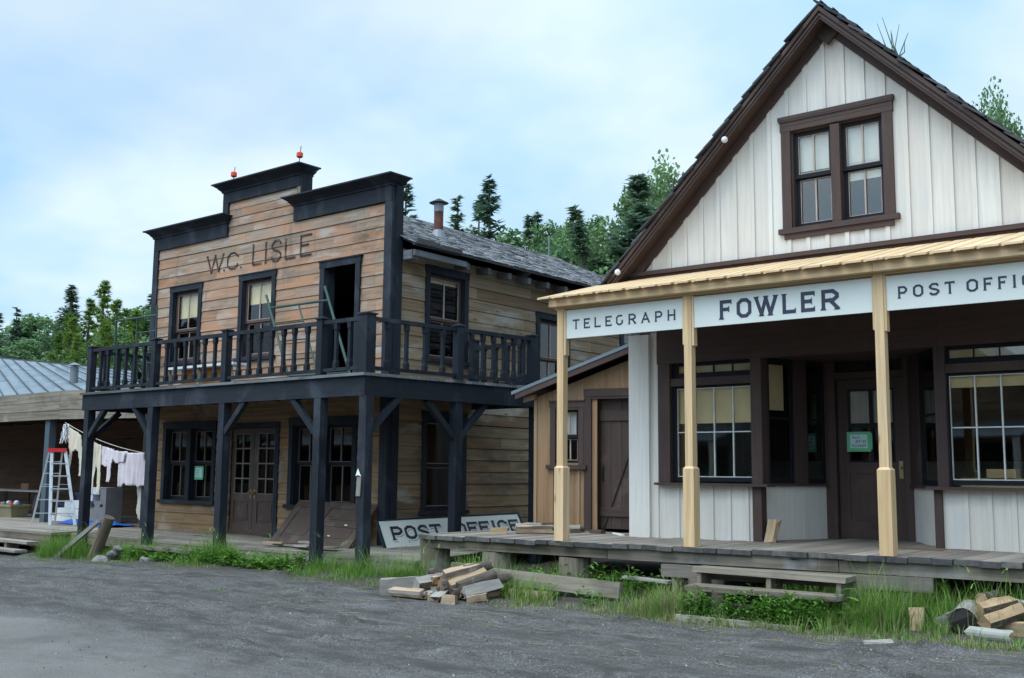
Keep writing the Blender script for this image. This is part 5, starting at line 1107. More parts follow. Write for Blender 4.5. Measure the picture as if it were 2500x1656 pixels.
# ---------------------------------------------------------------- firewood
def log(label, p0, p1, r, kind, mats=('split', 'bark', 'log_end'), roll=0.0, group=None, name='firewood'):
    p0, p1 = Vector(p0), Vector(p1); d = p1 - p0; q = d.to_track_quat('Z', 'X')
    r = r * 1.12
    def arc(a0, a1, n): return [(math.cos(a0 + (a1 - a0) * i / n), math.sin(a0 + (a1 - a0) * i / n)) for i in range(n + 1)]
    if kind == 'round': sec = [(x, y, 1) for x, y in arc(0, 2 * math.pi, 14)[:-1]]
    elif kind == 'half': sec = [(x, y, 1) for x, y in arc(0, math.pi, 8)]; sec[-1] = (*sec[-1][:2], 0)
    elif kind == 'wedge': sec = [(0, -0.9, 0)] + [(x * 1.05, y * 1.0, 1) for x, y in arc(R(25), R(155), 6)]; sec[-1] = (*sec[-1][:2], 0)
    elif kind == 'slab': sec = [(-1.2, -0.35, 0), (1.2, -0.4, 0), (1.15, 0.35, 0), (-1.1, 0.42, 0)]
    else: sec = [(-0.9, -0.75, 0), (0.85, -0.8, 0), (0.95, 0.5, 1), (0.4, 0.85, 1), (-0.3, 0.9, 0), (-0.95, 0.35, 0)]
    n = len(sec); N = 5; ph = U(0, 99); ca, sa = math.cos(roll), math.sin(roll)
    vs, fs, uv, mi, tn = [], [], [], [], rnd.random(); ru = U(0, 50)
    for k in range(N):
        f = k / (N - 1); sc = r * (1 + 0.10 * noise.noise(Vector((f * 3, ph, 0))))
        for i, (x, y, b) in enumerate(sec):
            w = 1 + (0.12 if kind == 'round' else 0.26) * noise.noise(Vector((f * 2.5, i * (0.3 if kind == 'round' else 0.9), ph + 7))); x2, y2 = (x * ca - y * sa) * sc * w, (x * sa + y * ca) * sc * w
            ez = (0.05 * noise.noise(Vector((i * 0.7, ph, k * 5.0)))) if k in (0, N - 1) else 0
            vs.append(tuple(p0 + q @ Vector((x2, y2, d.length * f + ez))))
    for k in range(N - 1):
        for i in range(n):
            j = (i + 1) % n; fs.append((k * n + i, k * n + j, (k + 1) * n + j, (k + 1) * n + i)); mi.append(1 if sec[i][2] and sec[j][2] or (sec[i][2] and kind == 'round') else 0)
            a, b = k / (N - 1) * d.length, (k + 1) / (N - 1) * d.length; v = i * 0.05; uv += [(ru + a, v), (ru + a, v + .05), (ru + b, v + .05), (ru + b, v)]
    fs.append(tuple(range(n - 1, -1, -1))); mi.append(2); uv += [(sec[i][0] * r + ru, sec[i][1] * r) for i in range(n - 1, -1, -1)]
    fs.append(tuple((N - 1) * n + i for i in range(n))); mi.append(2); uv += [(sec[i][0] * r + ru, sec[i][1] * r) for i in range(n)]
    m = bpy.data.meshes.new(name); m.from_pydata(vs, [], fs); u = m.uv_layers.new(name='UVMap'); u.data.foreach_set('uv', [c for p in uv for c in p])
    at = m.attributes.new('tint', 'FLOAT', 'FACE'); at.data.foreach_set('value', [tn] * len(fs))
    for x in mats: m.materials.append(M[x])
    m.polygons.foreach_set('material_index', mi)
    o = bpy.data.objects.new(name, m); COL.objects.link(o); return tag(o, label, 'firewood', group)
def firewood():
    G = 'firewood heap before the boardwalk corner'; sg = ('split_grey', 'bark', 'split_grey'); sf = ('split', 'bark', 'log_end'); gb = ('bark', 'bark', 'split_grey')
    log('flat weathered grey slab at the far left of the heap', (-9.78, 9.58, 0.055), (-9.17, 9.68, 0.12), 0.085, 'slab', sg, 0.1, G)
    log('pinkish split log lying flat at the front left of the heap', (-9.42, 9.42, 0.045), (-8.93, 9.44, 0.05), 0.052, 'block', ('split', 'split_grey', 'split'), 0.5, G)
    log('small grey end piece right of the pinkish split log', (-8.91, 9.46, 0.04), (-8.82, 9.60, 0.04), 0.045, 'block', sg, 0, G)
    log('large dark grey angular chunk left of centre in the heap', (-9.10, 9.50, 0.12), (-8.98, 9.80, 0.15), 0.095, 'block', ('split_grey', 'bark', 'split_grey'), 0.6, G)
    log('grey bark log at the upper left of the heap', (-9.27, 9.90, 0.25), (-8.97, 10.05, 0.23), 0.06, 'round', gb, 0, G)
    log('brown bark log behind the upper left of the heap', (-9.08, 9.88, 0.235), (-8.78, 9.98, 0.24), 0.07, 'half', gb, 1.0, G)
    log('round bark log under the upper left logs', (-9.02, 9.70, 0.16), (-8.88, 10.0, 0.16), 0.075, 'round', gb, 0, G)
    log('pale half-buried split log in the middle left of the heap', (-8.88, 9.52, 0.10), (-8.74, 9.80, 0.12), 0.06, 'wedge', sf, 2.2, G)
    log('big bright tan split log across the top of the heap', (-8.68, 9.56, 0.25), (-8.49, 9.95, 0.34), 0.078, 'block', sf, 0.3, G)
    log('round log with dark brown end below the bright top log', (-8.69, 9.50, 0.17), (-8.52, 9.9, 0.19), 0.085, 'round', ('bark', 'bark', 'log_end'), 0, G)
    log('long grey-tan split log right of the bright top log', (-8.58, 9.52, 0.17), (-8.40, 9.98, 0.30), 0.055, 'block', ('split', 'split_grey', 'log_end'), 0.9, G)
    log('rough bark log on the right side of the heap', (-8.47, 9.56, 0.15), (-8.28, 10.0, 0.29), 0.066, 'round', ('bark', 'bark', 'log_end'), 0, G)
    log('thick pale grey split log at the right end of the heap', (-8.30, 9.50, 0.10), (-8.12, 9.92, 0.18), 0.078, 'wedge', ('split_grey', 'split_grey', 'split_grey'), 3.4, G)
    log('whitish split log leaning out at the front of the heap', (-8.625, 9.33, 0.06), (-8.66, 9.62, 0.17), 0.062, 'half', ('split_grey', 'split_grey', 'log_end'), 1.6, G)
    log('brown log end low in the middle of the heap', (-8.52, 9.50, 0.085), (-8.42, 9.85, 0.10), 0.062, 'block', ('bark', 'bark', 'log_end'), 0.4, G)
    log('orange split wedge between the low logs of the heap', (-8.46, 9.58, 0.09), (-8.34, 9.9, 0.12), 0.055, 'wedge', sf, 1.0, G)
    log('small tan chip at the front centre of the heap', (-8.80, 9.40, 0.025), (-8.66, 9.42, 0.03), 0.036, 'slab', sf, 0.2, G)
    log('flat tan piece at the front right of the heap', (-8.56, 9.38, 0.03), (-8.35, 9.40, 0.035), 0.042, 'slab', sf, -0.1, G)
    log('dark bark log filling the back of the heap', (-8.80, 9.85, 0.20), (-8.62, 10.2, 0.22), 0.07, 'round', gb, 0, G)
    log('brown split log under the bright top log', (-8.80, 9.62, 0.07), (-8.66, 9.95, 0.10), 0.07, 'block', ('split', 'bark', 'log_end'), 0.7, G)
    log('grey split log low on the left of the heap', (-9.02, 9.56, 0.06), (-8.86, 9.82, 0.07), 0.06, 'wedge', sg, 1.5, G)
    log('short dark bark piece between the slab and the grey chunk', (-9.24, 9.62, 0.06), (-9.12, 9.86, 0.09), 0.065, 'half', gb, 0.4, G)
    log('tan split log low at the right of the heap', (-8.40, 9.66, 0.06), (-8.22, 10.0, 0.09), 0.06, 'block', sf, 0.2, G)
    log('grey bark log at the back right of the heap', (-8.42, 9.86, 0.20), (-8.16, 10.18, 0.27), 0.055, 'round', gb, 0, G)
    for i, (x, y, z, a, l, r_, k, mt, lb) in enumerate(((-9.0, 9.46, 0.03, 0.3, 0.22, 0.04, 'wedge', sg, 'thin grey splinter log between the pinkish log and the grey chunk'), (-8.72, 9.44, 0.10, 1.2, 0.26, 0.045, 'block', gb, 'short dark log wedged behind the whitish leaning log'), (-8.22, 9.44, 0.04, 0.5, 0.24, 0.042, 'wedge', sf, 'small tan log fallen at the right foot of the heap'), (-8.60, 9.80, 0.34, 0.9, 0.34, 0.05, 'round', gb, 'thin bark log at the very top back of the heap'), (-9.14, 9.70, 0.20, 0.2, 0.30, 0.05, 'block', sg, 'grey block log resting on the left of the heap'), (-8.93, 9.62, 0.21, 1.3, 0.32, 0.055, 'wedge', ('split', 'bark', 'log_end'), 'tan and bark wedge log across the left middle of the heap'))):
        log(lb, (x, y, z), (x + l * math.cos(a), y + l * math.sin(a), z + 0.05), r_, k, mt, U(0, 6), G)
    G = 'firewood on the white store deck'
    log('small tan split piece alone on the deck left end', (-9.56, 11.48, 0.70), (-9.40, 11.62, 0.70), 0.055, 'wedge', sf, 2.0, G)
    log('tan split log lying in front of the deck stack', (-9.26, 11.66, 0.715), (-8.86, 11.98, 0.72), 0.062, 'block', sf, 0.2, G)
    log('pale split log at the left of the deck stack', (-9.72, 12.22, 0.72), (-9.42, 12.42, 0.73), 0.06, 'half', ('split_grey', 'split_grey', 'split'), 0.4, G)
    log('pale log with round end in the middle of the deck stack', (-9.5, 12.10, 0.73), (-9.22, 12.34, 0.74), 0.065, 'half', ('split_grey', 'split_grey', 'split_grey'), 0.9, G)
    log('grey bark piece at the back of the deck stack', (-9.25, 12.25, 0.73), (-8.95, 12.45, 0.74), 0.055, 'block', gb, 0.4, G)
    log('grey split log right of the deck stack', (-9.08, 12.30, 0.71), (-8.80, 12.52, 0.71), 0.055, 'block', sg, 0.8, G)
    log('dark brown log end behind the first raw timber post', (-9.06, 12.62, 0.71), (-8.92, 12.78, 0.715), 0.06, 'wedge', ('bark', 'bark', 'bark'), 0.8, G)
    log('tan split wedge leaning upright on the brown entry corner post', (-5.72, 12.10, 0.70), (-5.70, 12.19, 0.98), 0.088, 'half', ('split', 'split', 'split'), 1.2)
    G = 'firewood in the grass by the deck'
    log('lone tan wedge standing in grass left of the others', (-3.36, 10.22, 0.08), (-3.37, 10.27, 0.30), 0.075, 'wedge', sf, 0.4, G)
    log('grey split wedge beside the big dark round log', (-3.14, 10.20, 0.19), (-3.06, 10.45, 0.24), 0.085, 'wedge', sg, 0.2, G)
    log('big round grey log with a black end', (-2.93, 10.18, 0.22), (-2.99, 10.62, 0.24), 0.112, 'round', ('split_grey', 'split_grey', 'black_end'), 0, G)
    log('small round log end standing behind the big dark log', (-2.86, 10.50, 0.39), (-2.80, 10.9, 0.40), 0.05, 'round', ('split', 'bark', 'split'), 0, G)
    log('upper tan split log resting on the big dark log', (-2.82, 10.28, 0.30), (-2.62, 10.62, 0.36), 0.068, 'block', sf, 0.5, G)
    log('lower tan split log right of the big dark log', (-2.74, 10.12, 0.22), (-2.50, 10.46, 0.32), 0.065, 'block', sf, 0.9, G)
    log('whitish birch-bark log lying along the front', (-2.86, 10.10, 0.135), (-2.50, 10.08, 0.135), 0.052, 'round', ('paper', 'pale_trunk', 'split'), 0, G)
    log('flat brown split piece behind the birch-bark log', (-2.72, 10.30, 0.16), (-2.42, 10.32, 0.16), 0.06, 'slab', sf, 0.2, G)
    log('grey board end pointing right behind the pile', (-2.66, 10.62, 0.34), (-2.30, 10.70, 0.27), 0.06, 'slab', sg, 0.3, G)
# ---------------------------------------------------------------- things on the balcony
def balcony_things():
    def pipe(mb, a, b, r=0.02): mb.cyl(a, b, r, n=8, t=0.5)
    t = thing('scaffold_frame', 'green scaffold end frame leaning on the store front beside the balcony doorway', 'scaffold frame', (-14, 11.3, 2.95), 0, 'green scaffold frames')
    a = lambda x, z, f=None: Vector((x, 11.25 + (z - 2.95) * 0.36, z))
    m = MB(); L1, L2 = (-15.40, 4.70), (-13.80, 2.96)
    Lb = a(-13.75, 2.97); Lt = a(-15.2, 4.62); Rb = a(-12.27, 2.96); Rt = a(-13.63, 4.62)
    pipe(m, Lb, Lt, 0.024); pipe(m, Rb, Rt, 0.024)
    f = lambda A, B, k: A.lerp(B, k)
    pipe(m, f(Lb, Lt, .84), f(Rb, Rt, .84), 0.022)
    It, Ib = f(f(Lb, Lt, .84), f(Rb, Rt, .84), 0.50), f(f(Lb, Lt, .04), f(Rb, Rt, .04), 0.50); pipe(m, It, Ib, 0.016)
    for k in (.64, .44, .23): pipe(m, f(Lb, Lt, k), f(Ib, It, (k - .04) / .80), 0.013)
    pipe(m, f(Lb, Lt, .05), f(Rb, Rt, .05), 0.016); m.build('tube_frame', M['green_steel'], t)
    t = thing('scaffold_frame', 'green scaffold end frame standing upright at the left end of the balcony', 'scaffold frame', (-18.8, 11.5, 2.95), 0, 'green scaffold frames')
    m = MB(); y = 11.5; P = lambda x, z: Vector((x, y, z))
    pipe(m, P(-19.5, 2.95), P(-19.53, 4.62)); pipe(m, P(-18.02, 2.95), P(-18.10, 4.66)); pipe(m, P(-19.52, 4.47), P(-18.09, 4.47)); pipe(m, P(-18.78, 4.46), P(-18.66, 3.22), 0.016)
    for z, x0, x1 in ((4.165, -18.75, -18.06), (3.86, -18.71, -18.05), (3.55, -18.68, -18.04), (3.22, -19.5, -18.03)): pipe(m, P(x0, z), P(x1, z), 0.014)
    m.build('tube_frame', M['green_steel'], t)
    t = thing('trestle_bench', 'white-edged trestle bench with orange plywood front below the left upper window', 'bench', (-16.3, 11.4, 2.95))
    m = MB(); m.box(-17.32, -15.28, 11.25, 11.60, 3.335, 3.378, g=0); m.build('top', M['step_white'], t)
    m = MB(); m.box(-17.05, -15.70, 11.42, 11.44, 2.95, 3.334); m.build('plywood_panel', M['orange_ply'], t)
    for x in (-17.25, -16.35, -15.40):
        m = MB(); m.beam((x - 0.02, 11.28, 3.334), (x + 0.16, 11.24, 2.94), 0.05, 0.09, up=(0, 1, 0)); m.build('leg', M['old_beam'], t)
# ---------------------------------------------------------------- workshop contents
def workshop_things():
    # stepladder
    t = thing('stepladder', 'aluminium stepladder with red top cap standing before the log workshop', 'stepladder', (-21.95, 11.75, 0.3))
    A = Vector((-21.80, 11.58, 0.305)); w = Vector((0.60, 0.80, 0)); Bk = Vector((-22.34, 11.46, 0.305)); zt = 1.86
    ctr = Vector((-21.99, 11.76, 0)); Af, Bf = A, A + w * 0.50; Cb, Db = Bk, Bk + w * 0.46
    tops = [ctr + w * (-0.135) + Vector((0.05, -0.01, zt)), ctr + w * 0.135 + Vector((0.05, -0.01, zt)), ctr + w * (-0.13) + Vector((-0.07, -0.01, zt)), ctr + w * 0.13 + Vector((-0.07, -0.01, zt))]
    for a, b in zip((Af, Bf, Cb, Db), tops):
        m = MB(); m.beam(a, b, 0.035, 0.065 if a in (Af, Bf) else 0.035, up=w); m.build('rail', M['alu'], t)
    for k in (0.155, 0.325, 0.49, 0.665, 0.835):
        m = MB(); m.beam(Af.lerp(tops[0], k), Bf.lerp(tops[1], k), 0.075, 0.025); m.build('step', M['alu'], t)
    for k in (0.155, 0.34, 0.52, 0.70, 0.86):
        m = MB(); m.beam(Cb.lerp(tops[2], k), Db.lerp(tops[3], k), 0.025, 0.02); m.build('rear_rung', M['alu'], t)
    for a, b in ((Af.lerp(tops[0], .55), Cb.lerp(tops[2], .55)), (Bf.lerp(tops[1], .55), Db.lerp(tops[3], .55)), (Af.lerp(tops[0], .155) + w * .12, Af.lerp(tops[0], .04)), (Bf.lerp(tops[1], .155) - w * .12, Bf.lerp(tops[1], .04))):
        m = MB(); m.beam(a, b, 0.02, 0.012); m.build('spreader', M['alu'], t)
    m = MB(); c = ctr + Vector((-0.01, -0.01, zt + 0.035)); dd = Vector((0.8, -0.6, 0)); m.hexa(c - w * 0.18 - dd * 0.12 - Vector((0, 0, 0.045)), w * 0.36, dd * 0.24, (0, 0, 0.08), 0.5); m.build('top_cap', M['red'], t, bevel=0.012)
    # display steps with white risers
    t = thing('display_steps', 'grey-sided stack of white display steps inside the workshop', 'steps', (-22.6, 12.9, 0.3)); m = MB(); wm = MB(); y0, y1 = 12.75, 13.15
    st = [(-23.95, -21.66, 0.3, 0.42), (-23.65, -21.66, 0.42, 0.59), (-23.33, -21.66, 0.59, 0.76), (-22.66, -21.66, 0.76, 0.92), (-22.66, -21.66, 0.92, 1.085)]
    m.box(-22.60, -21.66, y0, y1, 0.3, 0.42); m.box(-22.40, -21.66, y0, y1, 0.4205, 0.62); m.box(-22.15, -21.66, y0, y1, 0.6205, 0.79); m.box(-21.9, -21.66, y0, y1, 0.7905, 1.085); m.build('side', M['step_grey'], t, bevel=0.01)
    for (x0, x1, z0, z1) in ((-23.95, -22.605, 0.3, 0.415), (-23.65, -22.605, 0.425, 0.6), (-23.34, -22.41, 0.61, 0.775), (-22.66, -22.16, 0.785, 0.925), (-22.66, -21.905, 0.935, 1.085)): wm.box(x0, x1, y0 - 0.03, y1, z0, z1)
    wm.build('riser', M['step_white'], t, bevel=0.012)
    m = MB()
    for x in (-22.17, -21.83): m.box(x - 0.06, x + 0.06, y0 - 0.003, y0 + 0.02, 0.66, 0.72)
    m.build('hand_hole_shade', M['dark'], t)  # near-black plates stand in for the shade inside the holes
    # tarp
    m = MB(); n = 16
    P = lambda i, j: Vector((-22.6 + 2.5 * i / n, 12.15 + 0.75 * j / 8 - 0.25 * i / n, 0.315 + 0.07 * max(0, noise.noise(Vector((i * 0.7, j * 0.8, 3.1))) + 0.35) * math.sin(math.pi * j / 8) * 1.6))
    for i in range(n):
        for j in range(8): m.poly([P(i, j), P(i + 1, j), P(i + 1, j + 1), P(i, j + 1)])
    tag(m.build('tarp', M['tarp'], smooth=True), 'crumpled bright blue tarp on the deck below the washing', 'tarp')
    # table, tubs, bins
    t = thing('work_table', 'thin-legged trestle table with cloth edge at the workshop back', 'table', (-27.5, 13.6, 0.3)); m = MB(); m.box(-29.5, -25.9, 13.4, 14.1, 0.90, 0.94, g=0); m.build('top', M['split_grey'], t)
    for x in (-28.9, -27.6, -26.2):
        for y in (13.45, 14.05):
            m = MB(); m.cyl((x, y, 0.3), (x, y, 0.90), 0.018); m.build('leg', M['iron'], t)
    def tub(name, label, cat, x, y, w, d, h, mt, group=None, flare=0.06, rim=True):
        t = thing(name, label, cat, (x, y, 0.3), 0, group); m = MB(); A = [(-w / 2 + flare, -d / 2 + flare), (w / 2 - flare, -d / 2 + flare), (w / 2 - flare, d / 2 - flare), (-w / 2 + flare, d / 2 - flare)]; Bq = [(-w / 2, -d / 2), (w / 2, -d / 2), (w / 2, d / 2), (-w / 2, d / 2)]
        a = [Vector((x + p[0], y + p[1], 0.303)) for p in A]; b = [Vector((x + p[0], y + p[1], 0.303 + h)) for p in Bq]
        for i in range(4): m.poly([a[i], a[(i + 1) % 4], b[(i + 1) % 4], b[i]])
        m.poly(a[::-1]); m.poly([q - Vector((0, 0, 0.03)) for q in b]); m.build('body', M[mt], t)
        if rim:
            m = MB(); m.box(x - w / 2 - 0.02, x + w / 2 + 0.02, y - d / 2 - 0.02, y - d / 2 + 0.01, 0.303 + h - 0.04, 0.303 + h + 0.01); m.box(x - w / 2 - 0.02, x + w / 2 + 0.02, y + d / 2 - 0.01, y + d / 2 + 0.02, 0.303 + h - 0.04, 0.303 + h + 0.01); m.box(x - w / 2 - 0.02, x - w / 2 + 0.01, y - d / 2 + 0.0105, y + d / 2 - 0.0105, 0.303 + h - 0.04, 0.303 + h + 0.01); m.box(x + w / 2 - 0.01, x + w / 2 + 0.02, y - d / 2 + 0.0105, y + d / 2 - 0.0105, 0.303 + h - 0.04, 0.303 + h + 0.01); m.build('rim', M[mt], t)
        return t
    tt = tub('storage_tub', 'khaki storage tub full of odds and ends under the work table', 'tub', -26.1, 12.85, 0.95, 0.5, 0.30, 'tub')
    for k in range(14):
        m = MB(); ball(m, Vector((U(-26.45, -25.75), U(12.7, 13.0), 0.60 + U(0, 0.05))), U(0.04, 0.08), 7, 5); m.build('bundle', M[rnd.choice(('grey_bin', 'cloth_pale', 'tarp', 'orange_red', 'step_white'))], tt)
    tub('storage_bin', 'plain grey plastic bin left of the khaki tub', 'bin', -27.1, 12.9, 0.6, 0.5, 0.32, 'grey_bin')
    tub('storage_bin', 'dark blue plastic bin behind the ladder, on the deck', 'bin', -24.2, 13.5, 0.7, 0.5, 0.36, 'bin_blue', 'dark blue bins')
    b2 = tub('storage_bin', 'dark blue plastic bin further right, partly behind the white steps', 'bin', -23.6, 13.6, 0.8, 0.5, 0.62, 'bin_blue', 'dark blue bins')
    m = MB(); m.box(-27.4, -27.0, 13.7, 14.0, 0.945, 1.10); m.box(-27.2, -27.19, 13.698, 14.002, 1.1002, 1.103); tag(m.build('cardboard_box', M['card'], bevel=0.01), 'small brown cardboard box on the work table', 'box')
    m = MB()
    for k in range(5): m.cyl((-25.25, 13.2, 0.3 + k * 0.11), (-25.25 + U(-.02, .02), 13.2, 0.3 + (k + 1) * 0.11), 0.24 - 0.02 * abs(k - 2), 0.24 - 0.02 * abs(k - 1), 12)
    tag(m.build('dark_sack', M['iron'], smooth=True), 'full black sack standing beside the faded blue post', 'sack')
    # washing line
    def lz(x): 
        f = (x + 22.2) / 3.05; return 2.50 - 0.665 * f - 0.16 * 4 * f * (1 - f) * 0.55
    t = [Vector((-22.2 + 3.1 * i / 20, 12.0, lz(-22.2 + 3.1 * i / 20))) for i in range(21)]
    m = MB(); m.tube(t, 0.007, 5); o = m.build('washing_line', M['rope']); tag(o, 'sagging washing line from the workshop fascia to the brown store', 'rope')
    m = MB(); y = 12.0
    for k in range(14):
        x = -22.17 + U(-.08, .14); z = lz(-22.15) - 0.02; pts = [Vector((x, y, z))]
        for j in range(5): pts.append(pts[-1] + Vector((U(-.05, .05), U(-.03, .03), -U(0.05, 0.1))))
        m.tube(pts, 0.008, 5)
    tag(m.build('rope_tangle', M['step_white']), 'tangle of white cord hanging at the upper end of the washing line', 'rope')
    def garment(name, label, mt, outline, y=12.0, seed=0):
        """flat outline in (x, z) turned into a double-sided rippled cloth"""
        xs = [p[0] for p in outline]; zs = [p[1] for p in outline]; N = 34; x0, x1, z0, z1 = min(xs), max(xs), min(zs), max(zs)
        def inside(x, z):
            c = False
            for i in range(len(outline)):
                (ax, az), (bx, bz) = outline[i], outline[i - 1]
                if (az > z) != (bz > z) and x < (bx - ax) * (z - az) / (bz - az) + ax: c = not c
            return c
        dx = (x1 - x0) / N; nz_ = max(8, int((z1 - z0) / dx)); dz_ = (z1 - z0) / nz_
        V = {}; vs = []; fs = []
        def vid(i, j):
            if (i, j) not in V:
                x, z = x0 + i * dx, z0 + j * dz_; yy = y + 0.035 * noise.noise(Vector((x * 9, z * 1.6, seed))) + 0.02 * noise.noise(Vector((x * 22, z * 3, seed + 5)))
                V[i, j] = len(vs); vs.append((x + 0.006 * noise.noise(Vector((x * 30, z * 30, seed))), yy, z + 0.008 * noise.noise(Vector((x * 25, z * 20, seed + 2)))))
            return V[i, j]
        for i in range(N):
            for j in range(nz_):
                if inside(x0 + (i + .5) * dx, z0 + (j + .5) * dz_): fs.append((vid(i, j), vid(i + 1, j), vid(i + 1, j + 1), vid(i, j + 1)))
        me = bpy.data.meshes.new(name); me.from_pydata(vs, [], fs); me.polygons.foreach_set('use_smooth', [True] * len(fs)); me.materials.append(M[mt])
        o = bpy.data.objects.new(name, me); COL.objects.link(o); s = o.modifiers.new('thickness', 'SOLIDIFY'); s.thickness = 0.012
        tag(o, label, 'washing', 'clothes on the washing line')
    garment('long_underwear', 'cream long underwear hanging at the left end of the line', 'cloth_cream', [(-21.98, 2.38), (-21.47, 2.20), (-21.44, 1.9), (-21.42, 1.34), (-21.53, 1.34), (-21.60, 1.86), (-21.72, 1.92), (-21.86, 1.84), (-21.93, 1.46), (-21.99, 1.47), (-21.97, 1.9), (-22.0, 2.1)], 12.0, 1)
    garment('long_underwear', 'cream long johns with thin legs right of the left porch post', 'cloth_cream', [(-21.10, 2.10), (-20.68, 1.98), (-20.66, 1.7), (-20.64, 1.3), (-20.70, 1.0), (-20.77, 1.0), (-20.80, 1.45), (-20.88, 1.62), (-20.92, 1.3), (-20.93, 0.98), (-21.0, 0.98), (-21.03, 1.5), (-21.06, 1.8)], 12.0, 2)
    garment('shirt', 'short pale lilac shirt between the long johns and the long shirt', 'cloth_pale', [(-20.68, 1.98), (-20.22, 1.90), (-20.25, 1.7), (-20.36, 1.55), (-20.50, 1.55), (-20.70, 1.6)], 12.02, 3)
    garment('shirt', 'pale lilac shirt with one long hanging sleeve', 'cloth_pale', [(-20.40, 1.92), (-19.68, 1.83), (-19.72, 1.64), (-20.05, 1.62), (-20.16, 1.70), (-20.22, 1.40), (-20.28, 1.23), (-20.35, 1.24), (-20.36, 1.6)], 11.97, 4)
    garment('nightshirt', 'long pale lilac nightshirt with scalloped hem', 'cloth_pale', [(-20.06, 1.86), (-19.02, 1.82), (-19.0, 1.17), (-19.25, 1.15), (-19.4, 1.19), (-19.6, 1.16), (-19.78, 1.20), (-19.84, 1.14), (-19.93, 1.14), (-19.95, 1.5)], 11.99, 5)
    garment('trousers', 'grey cream trousers hanging lowest behind the nightshirt', 'cloth_grey', [(-19.50, 1.35), (-19.04, 1.35), (-19.03, 0.52), (-19.28, 0.48), (-19.44, 0.68), (-19.40, 0.95)], 12.1, 6)
    m = MB(); m.cyl((-17.96, 24, 3), (-17.96, 24, 8.3), 0.022, n=8); tag(m.build('metal_pole', M['metal']), 'thin grey pole rising behind the shake roof of the brown store', 'pole')
# ================================================================ ground, plants, trees
def sm(a, b, x): t = max(0.0, min(1.0, (x - a) / (b - a))); return t * t * (3 - 2 * t)
def gz(x, y):
    b = -0.15 * (1 - sm(-21, -12.5, x)) + 0.06 * sm(-6, -2.5, x)
    return b + 0.10 * sm(9.6, 10.9, y) * (1 - 0.9 * sm(10.6, 12, y))
def gdisp(x, y):
    road = sm(6.4, 4.6, y + 0.5 * noise.noise(Vector((x * 0.35, 0, 5)))) if False else 1 - sm(4.8, 6.3, y + 0.6 * noise.noise(Vector((x * 0.35, 0, 5))))
    a = 0.016 * noise.noise(Vector((x * 1.6, y * 4.5, 0))) + 0.008 * noise.noise(Vector((x * 5, y * 9, 3)))
    c = noise.noise(Vector((x * 1.1, y * 2.2, 11))); lump = max(0, c - 0.28) * 0.16 * (0.4 + abs(noise.noise(Vector((x * 9, y * 12, 2)))) * 2)
    rut = -0.045 * math.exp(-((y - 7.0 - 0.25 * math.sin(x * 0.4)) / 0.22) ** 2) - 0.035 * math.exp(-((y - 8.2 - 0.2 * math.sin(x * 0.5 + 1)) / 0.16) ** 2)
    return ((a * 1.6 + lump + rut) * (1 - 0.8 * road) + a * 0.25) * (1 - sm(9.9, 10.4, y))
